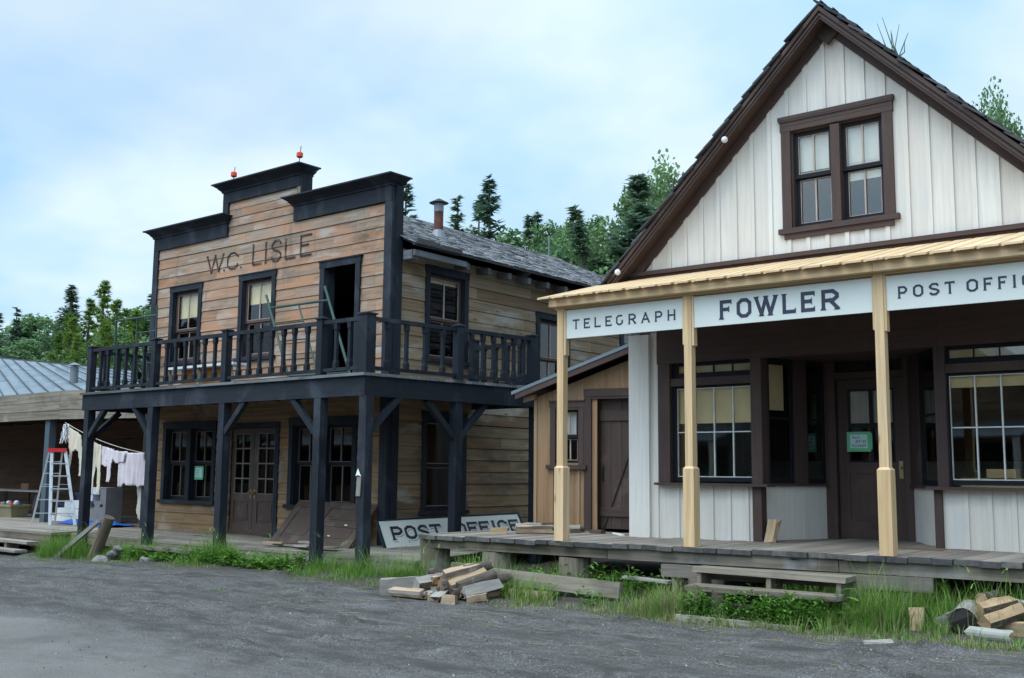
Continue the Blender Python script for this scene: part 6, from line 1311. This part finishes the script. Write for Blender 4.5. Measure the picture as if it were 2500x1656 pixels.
def ground():
    xs = [-900, -500, -300, -200, -140, -100, -75, -60, -50, -42, -36, -31, -28] + [-26 + 0.5 * i for i in range(8)] + [-22 + 0.06 * i for i in range(0, 371)] + [0.5, 1, 2, 4, 7, 12, 20, 35, 60, 100, 200, 400, 900]
    ys = [-900, -400, -200, -100, -50, -25, -12, -6, -2, 0, 1.5, 2.5] + [3.2 + 0.05 * i for i in range(146)] + [10.6, 10.9, 11.5, 12.5, 14, 17, 21, 26, 32, 40, 50, 65, 90, 140, 250, 500, 900]
    vs = []; 
    for y in ys:
        for x in xs:
            z = gz(x, y)
            if -23 < x < 1 and 2 < y < 11: z += gdisp(x, y)
            if y > 24: z += 0.03 * (min(y, 90) - 24)
            vs.append((x, y, z))
    nx = len(xs); fs = [(j * nx + i, j * nx + i + 1, (j + 1) * nx + i + 1, (j + 1) * nx + i) for j in range(len(ys) - 1) for i in range(nx - 1)]
    m = bpy.data.meshes.new('ground'); m.from_pydata(vs, [], fs); m.polygons.foreach_set('use_smooth', [True] * len(fs))
    mt, nt, bs, out = nodes('gravel_ground'); L = nt.links.new
    tc = nt.nodes.new('ShaderNodeTexCoord'); ob = tc.outputs['Object']
    n1 = noise_n(nt, ob, 0.8, 5); n2 = noise_n(nt, mapped(nt, ob, (1.0, 2.6, 1)), 1.7, 6, 0.6, 0.3); n3 = noise_n(nt, ob, 70, 3, 0.7)
    sp = nt.nodes.new('ShaderNodeSeparateXYZ'); L(ob, sp.inputs[0])
    v = nt.nodes.new('ShaderNodeTexVoronoi'); v.inputs['Scale'].default_value = 85; L(ob, v.inputs['Vector'])
    vb = nt.nodes.new('ShaderNodeSeparateColor'); L(v.outputs['Color'], vb.inputs[0])
    g = ramp(nt, n2, [(0.28, (0.090, 0.085, 0.080)), (0.45, (0.138, 0.132, 0.126)), (0.58, (0.160, 0.154, 0.148)), (0.74, (0.215, 0.208, 0.200))])
    g = mixc(nt, 1.0, g, ramp(nt, vb.outputs[0], [(0.0, 0.65), (0.55, 0.95), (0.86, 1.15), (0.98, 1.75)]), 'MULTIPLY')
    g = mixc(nt, 1.0, g, ramp(nt, n3, [(0.3, 0.75), (0.7, 1.25)]), 'MULTIPLY')
    wob = nt.nodes.new('ShaderNodeMath'); wob.operation = 'MULTIPLY_ADD'; L(noise_n(nt, mapped(nt, ob, (0.35, 0.35, 1)), 1.0, 5, 0.6), wob.inputs[0]); wob.inputs[1].default_value = 3.2; L(sp.outputs['Y'], wob.inputs[2])
    rm = nt.nodes.new('ShaderNodeMapRange'); rm.interpolation_type = 'SMOOTHSTEP'; rm.inputs[1].default_value = 6.3; rm.inputs[2].default_value = 7.7; rm.inputs[3].default_value = 1.0; rm.inputs[4].default_value = 0.0; L(wob.outputs[0], rm.inputs[0])
    packed = ramp(nt, n1, [(0.3, (0.20, 0.188, 0.176)), (0.7, (0.28, 0.265, 0.25))])
    packed = mixc(nt, 1.0, packed, ramp(nt, n3, [(0.3, 0.78), (0.7, 1.18)]), 'MULTIPLY')
    dk = ramp(nt, noise_n(nt, mapped(nt, ob, (0.5, 1.0, 1)), 1.0, 5, 0.6, 0.4), [(0.51, 0.0), (0.64, 1.0)])
    dirt = ramp(nt, noise_n(nt, mapped(nt, ob, (0.75, 1.9, 1)), 1.0, 7, 0.68, 0.6), [(0.53, 0.0), (0.63, 0.85)])  # dark earth patches; their tone also makes up for weak shading of the lumps
    g = mixc(nt, dirt, g, mixc(nt, 1.0, (0.080, 0.075, 0.070), ramp(nt, n3, [(0.3, 0.7), (0.7, 1.3)]), 'MULTIPLY'))
    pale = ramp(nt, noise_n(nt, mapped(nt, ob, (0.9, 2.6, 1)), 1.3, 6, 0.65, 0.4), [(0.56, 0.0), (0.70, 0.6)])
    g = mixc(nt, pale, g, (0.23, 0.225, 0.22))
    w2 = nt.nodes.new('ShaderNodeMath'); w2.operation = 'MULTIPLY_ADD'; L(noise_n(nt, mapped(nt, ob, (0.22, 0.22, 1)), 1.0, 6, 0.55), w2.inputs[0]); w2.inputs[1].default_value = 1.6; L(sp.outputs['Y'], w2.inputs[2])
    r2 = nt.nodes.new('ShaderNodeMapRange'); r2.inputs[1].default_value = 6.3; r2.inputs[2].default_value = 10.3; L(w2.outputs[0], r2.inputs[0])
    rk = ramp(nt, r2.outputs[0], [(0.10, 0.0), (0.13, 0.75), (0.20, 0.75), (0.23, 0.0), (0.36, 0.0), (0.39, 0.6), (0.43, 0.6), (0.47, 0.0), (0.60, 0.0), (0.62, 0.7), (0.66, 0.5), (0.70, 0.0)])  # moist soil bands, darkened also to stand in for faint rut shading
    rk = mixc(nt, 1.0, rk, ramp(nt, noise_n(nt, mapped(nt, ob, (1.1, 3, 1)), 1.4, 5, 0.65), [(0.36, 0.0), (0.56, 1.0)]), 'MULTIPLY')
    g = mixc(nt, rk, g, (0.092, 0.087, 0.082))
    packed = mixc(nt, dk, packed, (0.15, 0.146, 0.142))
    col = mixc(nt, rm.outputs[0], g, packed)
    gr = nt.nodes.new('ShaderNodeMapRange'); gr.interpolation_type = 'SMOOTHSTEP'; gr.inputs[1].default_value = 9.4; gr.inputs[2].default_value = 10.4; gr.inputs[3].default_value = 0.0; gr.inputs[4].default_value = 0.75; L(sp.outputs['Y'], gr.inputs[0])
    col = mixc(nt, gr.outputs[0], col, (0.075, 0.066, 0.050))
    L(col, bs.inputs['Base Color']); bs.inputs['Roughness'].default_value = 0.95; bs.inputs['Specular IOR Level'].default_value = 0.15
    b = nt.nodes.new('ShaderNodeBump'); b.inputs['Strength'].default_value = 0.8; b.inputs['Distance'].default_value = 0.025
    ad = nt.nodes.new('ShaderNodeMath'); ad.operation = 'ADD'; L(v.outputs['Distance'], ad.inputs[0]); L(n3, ad.inputs[1]); L(ad.outputs[0], b.inputs['Height']); L(b.outputs[0], bs.inputs['Normal'])
    m.materials.append(mt); o = bpy.data.objects.new('ground', m); COL.objects.link(o); o['kind'] = 'structure'
    # scattered stones on the gravel
    mb = MB()
    for k in range(3600):
        y = 4.0 + 5.9 * rnd.random() ** 0.8; x = U(-19, -0.5) if y > 8 else U(-12, -1); r = 0.004 + 0.012 * rnd.random() ** 3
        if y < 5.6 and rnd.random() < 0.45: continue
        z = gz(x, y) + gdisp(x, y) + r * 0.3; p = [Vector((x, y, z)) + Vector((U(-r, r), U(-r, r), U(0.2, 1.0) * r)) for _ in range(2)]
        a = U(0, 6.3); c = [Vector((x + math.cos(a + q * 2.09) * r, y + math.sin(a + q * 2.09) * r, z - r * 0.5)) for q in range(3)]; tp = p[0]; t = rnd.random()
        for q in range(3): mb.poly([c[q], c[(q + 1) % 3], tp], None, t)
    o = mb.build('gravel_stones', wood('loose_gravel', [(0.07, 0.068, 0.065), (0.12, 0.117, 0.113), (0.18, 0.177, 0.172), (0.34, 0.335, 0.325)], 0.1, rough=0.9, bump=0)); o['kind'] = 'stuff'; o['label'] = 'small loose gravel stones scattered over the dirt street'; o['category'] = 'gravel'
    mb = MB()
    for k in range(130):
        y = U(7.0, 9.9); x = U(-11, -1.5); z = gz(x, y) + gdisp(x, y) + 0.006; a = U(-0.5, 0.5); l = U(0.06, 0.28); mb.beam((x, y, z), (x + l * math.cos(a), y + l * math.sin(a), z + U(0, 0.01)), 0.004, 0.004)
    o = mb.build('straw', M['dry_grass']); o['kind'] = 'stuff'; o['label'] = 'dry straw stalks lying on the gravel'; o['category'] = 'straw'
def blade(mb, x, y, z, h, a, lean, w, t, seg=3):
    d = Vector((math.cos(a), math.sin(a), 0)); s = Vector((-d.y, d.x, 0)); prev = None
    for k in range(seg + 1):
        f = k / seg; c = Vector((x, y, z)) + d * lean * h * f * f + Vector((0, 0, h * (f - 0.35 * lean * f * f))); ww = w * (1 - f * 0.92)
        cur = (c - s * ww / 2, c + s * ww / 2)
        if prev: mb.poly([prev[0], prev[1], cur[1], cur[0]], [(0, 0)] * 4, t)
        prev = cur
def leafp(mb, c, d, n, l, w, t):
    s = d.cross(n).normalized(); m = c + d * l * 0.45
    mb.poly([c, m + s * w / 2 + n * 0.01, c + d * l, m - s * w / 2 + n * 0.01], [(0, 0)] * 4, t)
def plants():
    g = MB(); dry = MB(); wd = MB()
    def tuft(x, y, n, h, spread=0.08, dryf=0.0, z=None):
        zz = (gz(x, y) if z is None else z) - 0.02
        for _ in range(n):
            a = U(0, 6.283); r = spread * rnd.random() ** 0.5; tgt = dry if rnd.random() < dryf else g
            blade(tgt, x + math.cos(a) * r, y + math.sin(a) * r, zz, h * U(0.45, 1.15), a + U(-.6, .6), U(0.15, 0.85), U(0.005, 0.011), rnd.random())
    def weed(x, y, h, n=14, l=0.09, z=None):
        zz = (gz(x, y) if z is None else z)
        for _ in range(n):
            a = U(0, 6.283); f = rnd.random(); c = Vector((x + U(-.05, .05), y + U(-.05, .05), zz + h * f)); d = Vector((math.cos(a), math.sin(a), U(-0.25, 0.7))).normalized()
            leafp(wd, c, d, Vector((0, 0, 1)), l * U(0.6, 1.3), l * U(0.35, 0.6), rnd.random())
    nz = lambda x, y, s=1.3, o=0: noise.noise(Vector((x * s, y * s, o)))
    # strip in front of the white store deck
    for _ in range(3600):
        x = U(-9.4, -0.8); y = 9.72 + 0.98 * rnd.random(); e = 9.72 + 0.12 * nz(x, 0, 1.1, 4) + (0.06 * sm(-4.2, -3.2, x))
        if y < e: continue
        if x < -8.0 and y < 10.05 and rnd.random() < 0.85: continue
        if -5.7 < x < -4.1 and 9.85 < y < 10.5: continue
        if -8.75 < x < -6.65 and 10.28 < y < 10.5: continue
        if x > -3.5 and 9.9 < y < 10.35 and rnd.random() < 0.7: continue
        low = 0.35 if (-9.3 < x < -6.6 and y < 10.3) else (0.55 if y > 10.5 and x < -3.6 else 1.0)
        dens = 0.28 + 1.3 * nz(x, y, 1.2, 1) + 0.5 * nz(x, y, 3.1, 6)
        if rnd.random() > dens + 0.25: continue
        f = sm(e, e + 0.5, y); tuft(x, y, int(U(6, 12)), 0.07 + 0.30 * f * (0.6 + max(0, dens)) * U(0.5, 1.3), 0.07, 0.55 * (1 - f) + 0.08)
    for x, y, h in ((-6.02, 10.25, 0.42), (-5.92, 10.1, 0.32), (-7.75, 10.6, 0.40), (-7.2, 10.62, 0.30), (-6.9, 10.65, 0.35), (-3.45, 10.4, 0.38), (-3.15, 10.62, 0.42), (-2.75, 10.68, 0.45), (-2.45, 10.66, 0.48), (-2.2, 10.6, 0.45), (-4.25, 10.15, 0.34), (-4.05, 10.05, 0.3), (-8.0, 10.6, 0.36), (-3.7, 10.3, 0.33)):
        for _ in range(12): tuft(x + U(-.2, .2), y + U(-.1, .1), 14, h * U(0.7, 1.15), 0.06, 0.12)
    for _ in range(36): tuft(-4.05 + rnd.gauss(0, .16), 10.05 + rnd.gauss(0, .08), 12, U(0.25, 0.45), 0.06, 0.04)
    for _ in range(45): tuft(-5.88 + rnd.gauss(0, .12), 10.05 + rnd.gauss(0, .08), 12, U(0.25, 0.45), 0.06, 0.65)
    for _ in range(110): tuft(U(-4.2, -0.9), U(9.70, 10.15), 12, U(0.06, 0.15), 0.08, 0.25)
    for _ in range(900):
        x = U(-9.3, -0.9); tuft(x, 9.72 + 0.12 * nz(x, 0, 1.1, 4) + rnd.gauss(-0.03, 0.13), 5, U(0.03, 0.09), 0.10, 0.75)
    for _ in range(600):
        x = U(-19.3, -10.2); y = 10.02 + 0.18 * nz(x, 0, 0.9, 9) - 0.22 * sm(-13.5, -18, x) + rnd.gauss(0, 0.12)
        if nz(x, 2, 0.75, 3) > -0.15: tuft(x, y, 5, U(0.03, 0.10), 0.10, 0.35)
    for _ in range(60): weed(U(-5.65, -4.15), U(9.86, 9.93), U(0.24, 0.36), 10, 0.06)
    for _ in range(45): tuft(U(-5.7, -4.0), U(9.70, 9.80), 9, U(0.10, 0.24), 0.07, 0.25)
    for _ in range(70): x = U(-6.35, -5.55); tuft(x, 9.95 + U(-.12, .2), 9, U(0.16, 0.30), 0.07, 0.6)
    for _ in range(75): x = U(-5.62, -4.15); weed(x, U(9.84, 9.97), U(0.14, 0.30), 18, 0.06)
    for _ in range(9): x = U(-4.3, -3.8); weed(x, U(9.95, 10.2), U(0.15, 0.36), 8, 0.13)
    for _ in range(14): weed(U(-5.4, -4.3), U(10.2, 10.44), U(0.2, 0.34), 14, 0.06)
    for _ in range(18): weed(U(-8.2, -6.9), U(10.0, 10.3), U(0.08, 0.2), 10, 0.07)
    weed(-8.62, 10.12, 0.42, 30, 0.07)
    for _ in range(60): weed(U(-8.2, -6.4), U(10.55, 11.2), U(0.1, 0.35), 12, 0.08)
    # strip in front of the brown store
    for _ in range(2500):
        x = U(-19.4, -10.2); y = 10.0 + 0.70 * rnd.random(); e = 10.05 + 0.18 * nz(x, 0, 0.9, 9) - 0.22 * sm(-13.5, -18, x)
        cl = 0.05 + 1.5 * nz(x, 2, 0.75, 3) + 0.55 * nz(x, y, 2.2, 8) + 0.25 * sm(-12.5, -15, x)
        if y < e or rnd.random() > cl + 0.15: continue
        if -16.9 < x < -14.85 and y < 10.34 and rnd.random() < 0.75: continue
        if -14.0 < x < -12.6 and rnd.random() < 0.5: continue
        tuft(x, y, int(U(6, 12)), U(0.08, 0.22) * (0.6 + max(0, cl)), 0.07, 0.05)
    for x, y, h, n in ((-14.6, 10.48, 0.50, 12), (-14.2, 10.45, 0.38, 10), (-14.9, 10.4, 0.40, 10), (-16.3, 10.35, 0.45, 8), (-16.9, 10.35, 0.4, 6), (-18.5, 10.15, 0.55, 16), (-18.9, 10.1, 0.5, 12), (-18.1, 10.1, 0.5, 12), (-19.2, 10.2, 0.4, 8), (-12.55, 10.4, 0.32, 9), (-12.9, 10.4, 0.28, 6), (-11.75, 10.5, 0.42, 5), (-10.95, 10.45, 0.42, 8), (-10.35, 10.4, 0.38, 9), (-10.1, 10.6, 0.5, 6), (-17.4, 10.45, 0.4, 6), (-15.5, 10.35, 0.3, 8)):
        for _ in range(n * 2): tuft(x + U(-.26, .26), y + U(-.12, .12), 14, h * U(0.6, 1.3), 0.07, 0.03)
    for _ in range(160): x = U(-16.8, -12.2); weed(x, U(10.18, 10.5), U(0.06, 0.24), 12, 0.10)
    for x in (-13.0, -14.5, -16.2, -11.6, -18.0, -9.95, -2.6, -3.0):        # tall seed stalks
        for _ in range(7):
            a = U(0, 6.28); bx, by, h = x + U(-.2, .2), 10.45 + U(-.1, .1), U(0.45, 0.75)
            blade(g, bx, by, gz(bx, by), h, a, U(0.3, 0.7), 0.006, 0.8, 5)
            blade(g, bx + math.cos(a) * h * 0.3, by + math.sin(a) * h * 0.3, gz(bx, by) + h * 0.72, 0.10, a, 1.2, 0.016, 0.95, 2)
    for x, y in ((-19.0, 9.3), (-15.6, 9.2), (-11.5, 8.4), (-13.4, 8.9)):
        for _ in range(3): tuft(x + U(-.2, .2), y + U(-.1, .1), 6, 0.06, 0.06, 0.3)
    for mb, nm, mt, lb, cat in ((g, 'grass', 'grass', 'green grass growing along the edges of the boardwalks', 'grass'), (dry, 'dry_grass', 'dry_grass', 'dry yellow grass at the edge of the gravel', 'grass'), (wd, 'weeds', 'weed', 'broad-leaved green weeds around the steps and walk', 'weeds')):
        o = mb.build(nm, M[mt]); o['kind'] = 'stuff'; o['label'] = lb; o['category'] = cat
def spruce_mesh(seed, ragged=0.0, thin=1.0, leanw=0.0):
    """unit height conifer crown: whorls of drooping boughs carrying needle sprays"""
    r = random.Random(seed); u = r.uniform; mb = MB(); z = 0.06
    while z < 0.985:
        f = (z - 0.06) / 0.925; R0 = 0.205 * thin * (1 - f) ** 0.85 + 0.004; nb = max(3, int(8 - 3 * f))
        if r.random() < ragged * 0.35: z += 0.02; continue
        for k in range(nb):
            if r.random() < ragged * 0.3: continue
            a = u(0, 6.283); Lb = R0 * u(0.62, 1.12) * (1 - ragged * r.random() * 0.5); dr = u(-0.25, 0.25) - 0.35 * (1 - f) + 0.35 * f; d = Vector((math.cos(a), math.sin(a), 0)); s = Vector((-d.y, d.x, 0)); base = Vector((0, 0, z + u(-0.012, 0.012)))
            n = max(4, int(Lb / 0.0115))
            for i in range(n):
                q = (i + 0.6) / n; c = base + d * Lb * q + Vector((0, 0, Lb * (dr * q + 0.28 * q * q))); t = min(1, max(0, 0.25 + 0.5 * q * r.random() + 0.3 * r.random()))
                wv = 0.042 * (1 - 0.5 * q) * (0.40 + 0.60 * (1 - f) ** 0.6) + 0.006
                for sg in (-1, 1):
                    dd = (d * u(0.5, 1.0) + s * sg * u(0.3, 1.0) + Vector((0, 0, u(-0.45, 0.3)))).normalized(); nn = Vector((u(-.5, .5), u(-.5, .5), 1)).normalized(); e = dd.cross(nn).normalized() * wv * 0.30; tip = c + dd * wv * u(0.8, 1.35)
                    mb.poly([c - e, c + e, tip], [(0, 0)] * 3, t)
            tp = base + d * Lb * 1.05 + Vector((0, 0, Lb * (dr + 0.30))); e = s * 0.004; mb.poly([base + d * Lb * 0.8 + Vector((0, 0, Lb * (dr * .8 + .18))) - e, base + d * Lb * 0.8 + Vector((0, 0, Lb * (dr * .8 + .18))) + e, tp], [(0, 0)] * 3, 0.6)
        z += 0.020 * (1 - 0.45 * f)
    mb.poly([(-0.003, 0, 0.97), (0.003, 0, 0.97), (0.001, 0.002, 1.0)], [(0, 0)] * 3, 0.7)
    return mb
def pine_mesh(seed):
    r = random.Random(seed); u = r.uniform; mb = MB(); z = 0.05
    while z < 0.99:
        f = (z - 0.05) / 0.94; R0 = 0.20 * (1 - f) ** 0.95 + 0.010
        for k in range(int(8 - 3 * f)):
            a = u(0, 6.283); Lb = R0 * u(0.6, 1.1); d = Vector((math.cos(a), math.sin(a), 0)); base = Vector((0, 0, z))
            n = max(2, int(Lb / 0.022))
            for i in range(n):
                q = (i + 0.8) / n; c = base + d * Lb * q + Vector((0, 0, Lb * 0.55 * q * q)); t = 0.15 + 0.55 * q * r.random() + 0.25 * r.random(); rr = 0.024 * (1 - 0.3 * f)
                for _ in range(16):
                    v = Vector((u(-1, 1) + d.x * .4, u(-1, 1) + d.y * .4, u(-0.5, 1.2))).normalized(); e = v.cross(Vector((u(-1, 1), u(-1, 1), u(-1, 1)))).normalized() * rr * 0.16; mb.poly([c - e, c + e, c + v * rr * u(0.8, 1.4)], [(0, 0)] * 3, t)
        z += 0.034 * (1 - 0.4 * f)
    return mb
def aspen_mesh(seed, w=0.33, nc=64, leaves=320, airy=0.0):
    r = random.Random(seed); u = r.uniform; mb = MB(); cl = []
    for k in range(nc):
        z = 0.22 + 0.76 * (k + r.random()) / nc; f = (z - 0.22) / 0.76; rad = w * (math.sin(math.pi * (0.18 + 0.80 * f)) ** 0.8) * u(0.25, 1.0); a = u(0, 6.283)
        cl.append((Vector((math.cos(a) * rad, math.sin(a) * rad, z)), u(0.045, 0.095) * (1.1 - 0.45 * f)))
    for c, rr in cl:
        tc = u(0.1, 0.7)
        for _ in range(int(leaves * (1 - airy) * (rr / 0.07) ** 2)):
            v = Vector((r.gauss(0, 1), r.gauss(0, 1), r.gauss(0, 1))); v = v.normalized() * (r.random() ** 0.45); p = c + Vector((v.x * rr, v.y * rr, v.z * rr * 1.1)); s = u(0.005, 0.009)
            a1 = Vector((u(-1, 1), u(-1, 1), u(-1, 1))).normalized(); b1 = a1.cross(Vector((u(-1, 1), u(-1, 1), u(-1, 1)))).normalized()
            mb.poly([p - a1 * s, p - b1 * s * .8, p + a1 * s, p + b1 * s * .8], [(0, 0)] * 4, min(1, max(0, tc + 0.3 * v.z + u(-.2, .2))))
    return mb, cl
def trees():
    protos = {}
    def proto(key):
        if key in protos: return protos[key]
        k = key[0]; i = int(key[1:]); tk = MB()
        if k in 'st': cm = spruce_mesh(100 + i, {'s': 0.22, 't': 0.45}[k], {'s': 1.0, 't': 0.72}[k]); mat = 'spruce'; tk.cyl((0, 0, -0.03), (0, 0, 0.97), 0.016, 0.002, 8)
        elif k == 'p': cm = pine_mesh(200 + i); mat = 'pine'; tk.cyl((0, 0, -0.03), (0, 0, 0.95), 0.018, 0.003, 8)
        else:
            cm, cl = aspen_mesh(300 + i, airy=0.45 if i == 2 else 0.0); mat = 'aspen'; tk.cyl((0, 0, -0.03), (0.005, 0, 0.55), 0.014, 0.008, 8); tk.cyl((0.005, 0, 0.55), (0, 0, 0.95), 0.008, 0.002, 6)
            for c, rr in cl[::2]: tk.cyl((0.003, 0, max(0.15, c.z - 0.16)), c, 0.005, 0.0015, 5)
        o = bpy.data.objects.new('tree', None); ROOTM['tree_proto' + key] = Matrix(); 
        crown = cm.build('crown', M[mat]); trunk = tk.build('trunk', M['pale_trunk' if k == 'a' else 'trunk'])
        protos[key] = (crown.data, trunk.data); bpy.data.objects.remove(crown); bpy.data.objects.remove(trunk); return protos[key]
    T = [('s0',-39.9,18.6,7.3,'tall spruce cut by the left picture edge above the tin roof'),('t0',-45.0,21.8,8.4,'thin pointed spruce second from the left picture edge'),('a0',-46.3,23.8,8.4,'round pale aspen between the thin spruce and the tall grey-green spruce'),('s1',-44.1,23.5,9.6,'tallest grey-green spruce above the vent pipe'),('t1',-44.9,24.4,9.4,'slim spruce spire just right of the tallest grey-green spruce'),
         ('p0',-38.5,21.3,8.0,'yellow-green pine left of the tallest bright pine'),('p1',-40.0,22.8,9.1,'tallest bright pine left of the brown store'),('p0',-38.6,23.0,8.2,'bright pine behind the upright scaffold frame'),('a1',-44.4,27.0,8.8,'aspen behind the scaffold frame next to the pine'),('a0',-46.7,29.1,9.4,'aspen directly left of the brown store edge'),
         ('p1',-35.4,18.6,6.2,'short pine left of the vent pipe'),('p0',-33.3,18.3,5.9,'lowest bright young pine above the vent pipe'),('p1',-34.7,19.8,6.7,'young pine left of the balcony corner post'),('p0',-37.0,19.9,7.0,'middle-sized pine between the spruce and the tallest pine'),('a1',-41.1,20.6,6.4,'low aspen over the middle of the tin roof'),('a0',-43.3,20.7,6.4,'low aspen over the left part of the tin roof'),('s2',-50.8,32.0,11.0,'spruce peeping out at the left edge of the false front'),('a1',-36.1,21.5,6.6,'low aspen behind the left balcony railing'),('a0',-51.7,26.3,8.2,'distant aspen between the left spruces'),
         ('a0',-38.0,25.5,7.2,'aspen behind the balcony railing next to the store'),('a1',-34.0,24.0,6.0,'low bushy aspen behind the balcony floor'),('s2',-42.0,24.5,6.8,'low dark spruce under the tall pines'),
         ('p1',-41.5,24.6,8.3,'pine between the tall pine and the scaffold frame'),('p0',-42.5,23.2,8.0,'broad pine left of the slim spruce spire'),('s2',-46.5,23.0,8.0,'grey spruce just left of the tallest grey-green spruce'),('a1',-48.5,24.2,8.3,'aspen behind the thin pointed spruce'),('s1',-47.2,21.6,7.6,'low spruce between the edge spruce and the thin pointed spruce'),('p1',-37.2,22.6,7.6,'pine right behind the upright frame, next to the store'),
         ('s0',-36.6,36.9,15.7,'spruce right beside the false front and stovepipe'),('t1',-38.8,40.4,14.2,'low thin spruce behind the stovepipe'),('t0',-35.9,40.3,15.8,'narrow spruce left of the big central spruce'),('s1',-36.6,42.3,16.3,'spruce leaning against the big central spruce'),('s2',-32.0,38.4,15.9,'big central spruce, tallest above the shake roof'),('t2',-32.1,40.9,14.4,'sparse spruce right of the big central spruce'),('t1',-35.5,45.8,16.2,'sparse double spruce top behind the shake roof'),
         ('a0',-28.7,38.5,12.9,'leafy aspen left in the row above the shake roof'),('a1',-32.2,44.6,14.6,'second aspen in the row above the shake roof'),('a0',-30.5,43.3,14.1,'third aspen in the row above the shake roof'),('a1',-31.8,46.1,15.0,'dark aspen at the right of the row above the roof'),('a0',-25.4,35.9,11.2,'bright round aspen low in front above the roof end'),('t0',-28.0,41.4,13.2,'grey spruce beside the dark leaning spruce'),('s1',-22.7,36.0,13.9,'dark heavy spruce left of the white gable'),('t2',-24.2,36.6,13.0,'ragged dark spruce limb left of the heavy spruce'),('t2',-23.7,35.4,11.6,'lower ragged dark spruce under the heavy spruce'),
         ('a1',-23.0,37.5,13.4,'large bright aspen against the left slope of the white gable'),('a2',-25.8,42.8,15.6,'airy aspen behind the large bright aspen'),('a2',-25.9,45.1,16.8,'airy aspen poking out above the left roof slope'),('a0',-23.1,36.2,10.8,'low aspen at the foot of the white gable'),('a1',-28.7,35.9,12.0,'aspen just above the middle of the shake roof'),('a0',-38.1,46.4,14.7,'distant aspen behind the central spruces'),('s0',-36.4,47.7,14.7,'distant spruce behind the aspen row'),('a1',-25.1,38.5,11.6,'aspen under the dark heavy spruce'),
         ('a2',-9.7,40.9,15.5,'aspen top showing over the right roof slope'),('a2',-8.7,39.0,14.3,'aspen at the right picture edge over the roof'),('a1',-9.1,44.1,16.1,'taller aspen outside right over the roof'),('a0',-23.4,39.6,12.4,'aspen close behind the white gable foot')]
    names = {'s': ('spruce_tree', 'spruce tree', 'spruces behind the stores'), 't': ('spruce_tree', 'spruce tree', 'spruces behind the stores'), 'p': ('pine_tree', 'pine tree', 'pines behind the log workshop'), 'a': ('aspen_tree', 'aspen tree', 'aspens behind the stores')}
    for key, x, y, top, lb in T:
        cd, td = proto(key); nm, cat, gp = names[key[0]]; b = gz(x, y) + (0.03 * (y - 24) if y > 24 else 0)
        o = bpy.data.objects.new(nm, None); COL.objects.link(o); H = top - b; o.location = (x, y, b); wd = {'s': 1.0, 't': 0.9, 'p': 0.95, 'a': 1.1}[key[0]] * U(0.9, 1.15)
        if key[0] == 'a': wd *= min(1.2, 11.0 / H)
        if x < -32 and y < 33: wd *= 1.2
        if key[0] in 'st' and y > 33: wd *= 1.05
        if 'dark' in lb and key[0] in 'st' and y > 33: wd *= 1.3
        if x > -12: wd *= 0.62
        if 'leaning spruce' in lb or 'ragged' in lb: o.rotation_euler = (0, R(-7), U(0, 6.28))
        else: o.rotation_euler = (R(U(-2, 2)), R(U(-2, 2)), U(0, 6.283))
        o.scale = (H * wd, H * wd, H); tag(o, lb, cat, gp)
        for n_, d_ in (('crown', cd), ('trunk', td)):
            c = bpy.data.objects.new(n_, d_); COL.objects.link(c); c.parent = o
    # dead bare tree beside the store
    m = MB(); r = random.Random(5)
    def br(p, d, l, w, dep):
        q = p + d * l; m.cyl(p, q, w, w * 0.7, 5)
        if dep:
            for _ in range(3): br(p.lerp(q, r.uniform(.5, 1)), (d + Vector((r.uniform(-.8, .8), r.uniform(-.8, .8), r.uniform(-.1, .6)))).normalized(), l * r.uniform(.5, .75), w * 0.6, dep - 1)
    br(Vector((-30.3, 19.4, -0.3)), Vector((0.05, 0, 1)), 3.6, 0.05, 4); br(Vector((-30.0, 19.4, -0.3)), Vector((0.15, 0, 1)).normalized(), 3.0, 0.04, 4)
    tag(m.build('bare_tree', M['dead']), 'dead bare grey tree seen through the balcony railing', 'tree')
ground()
firewood()
props_front()
balcony_things()
workshop_things()
plants()
trees()
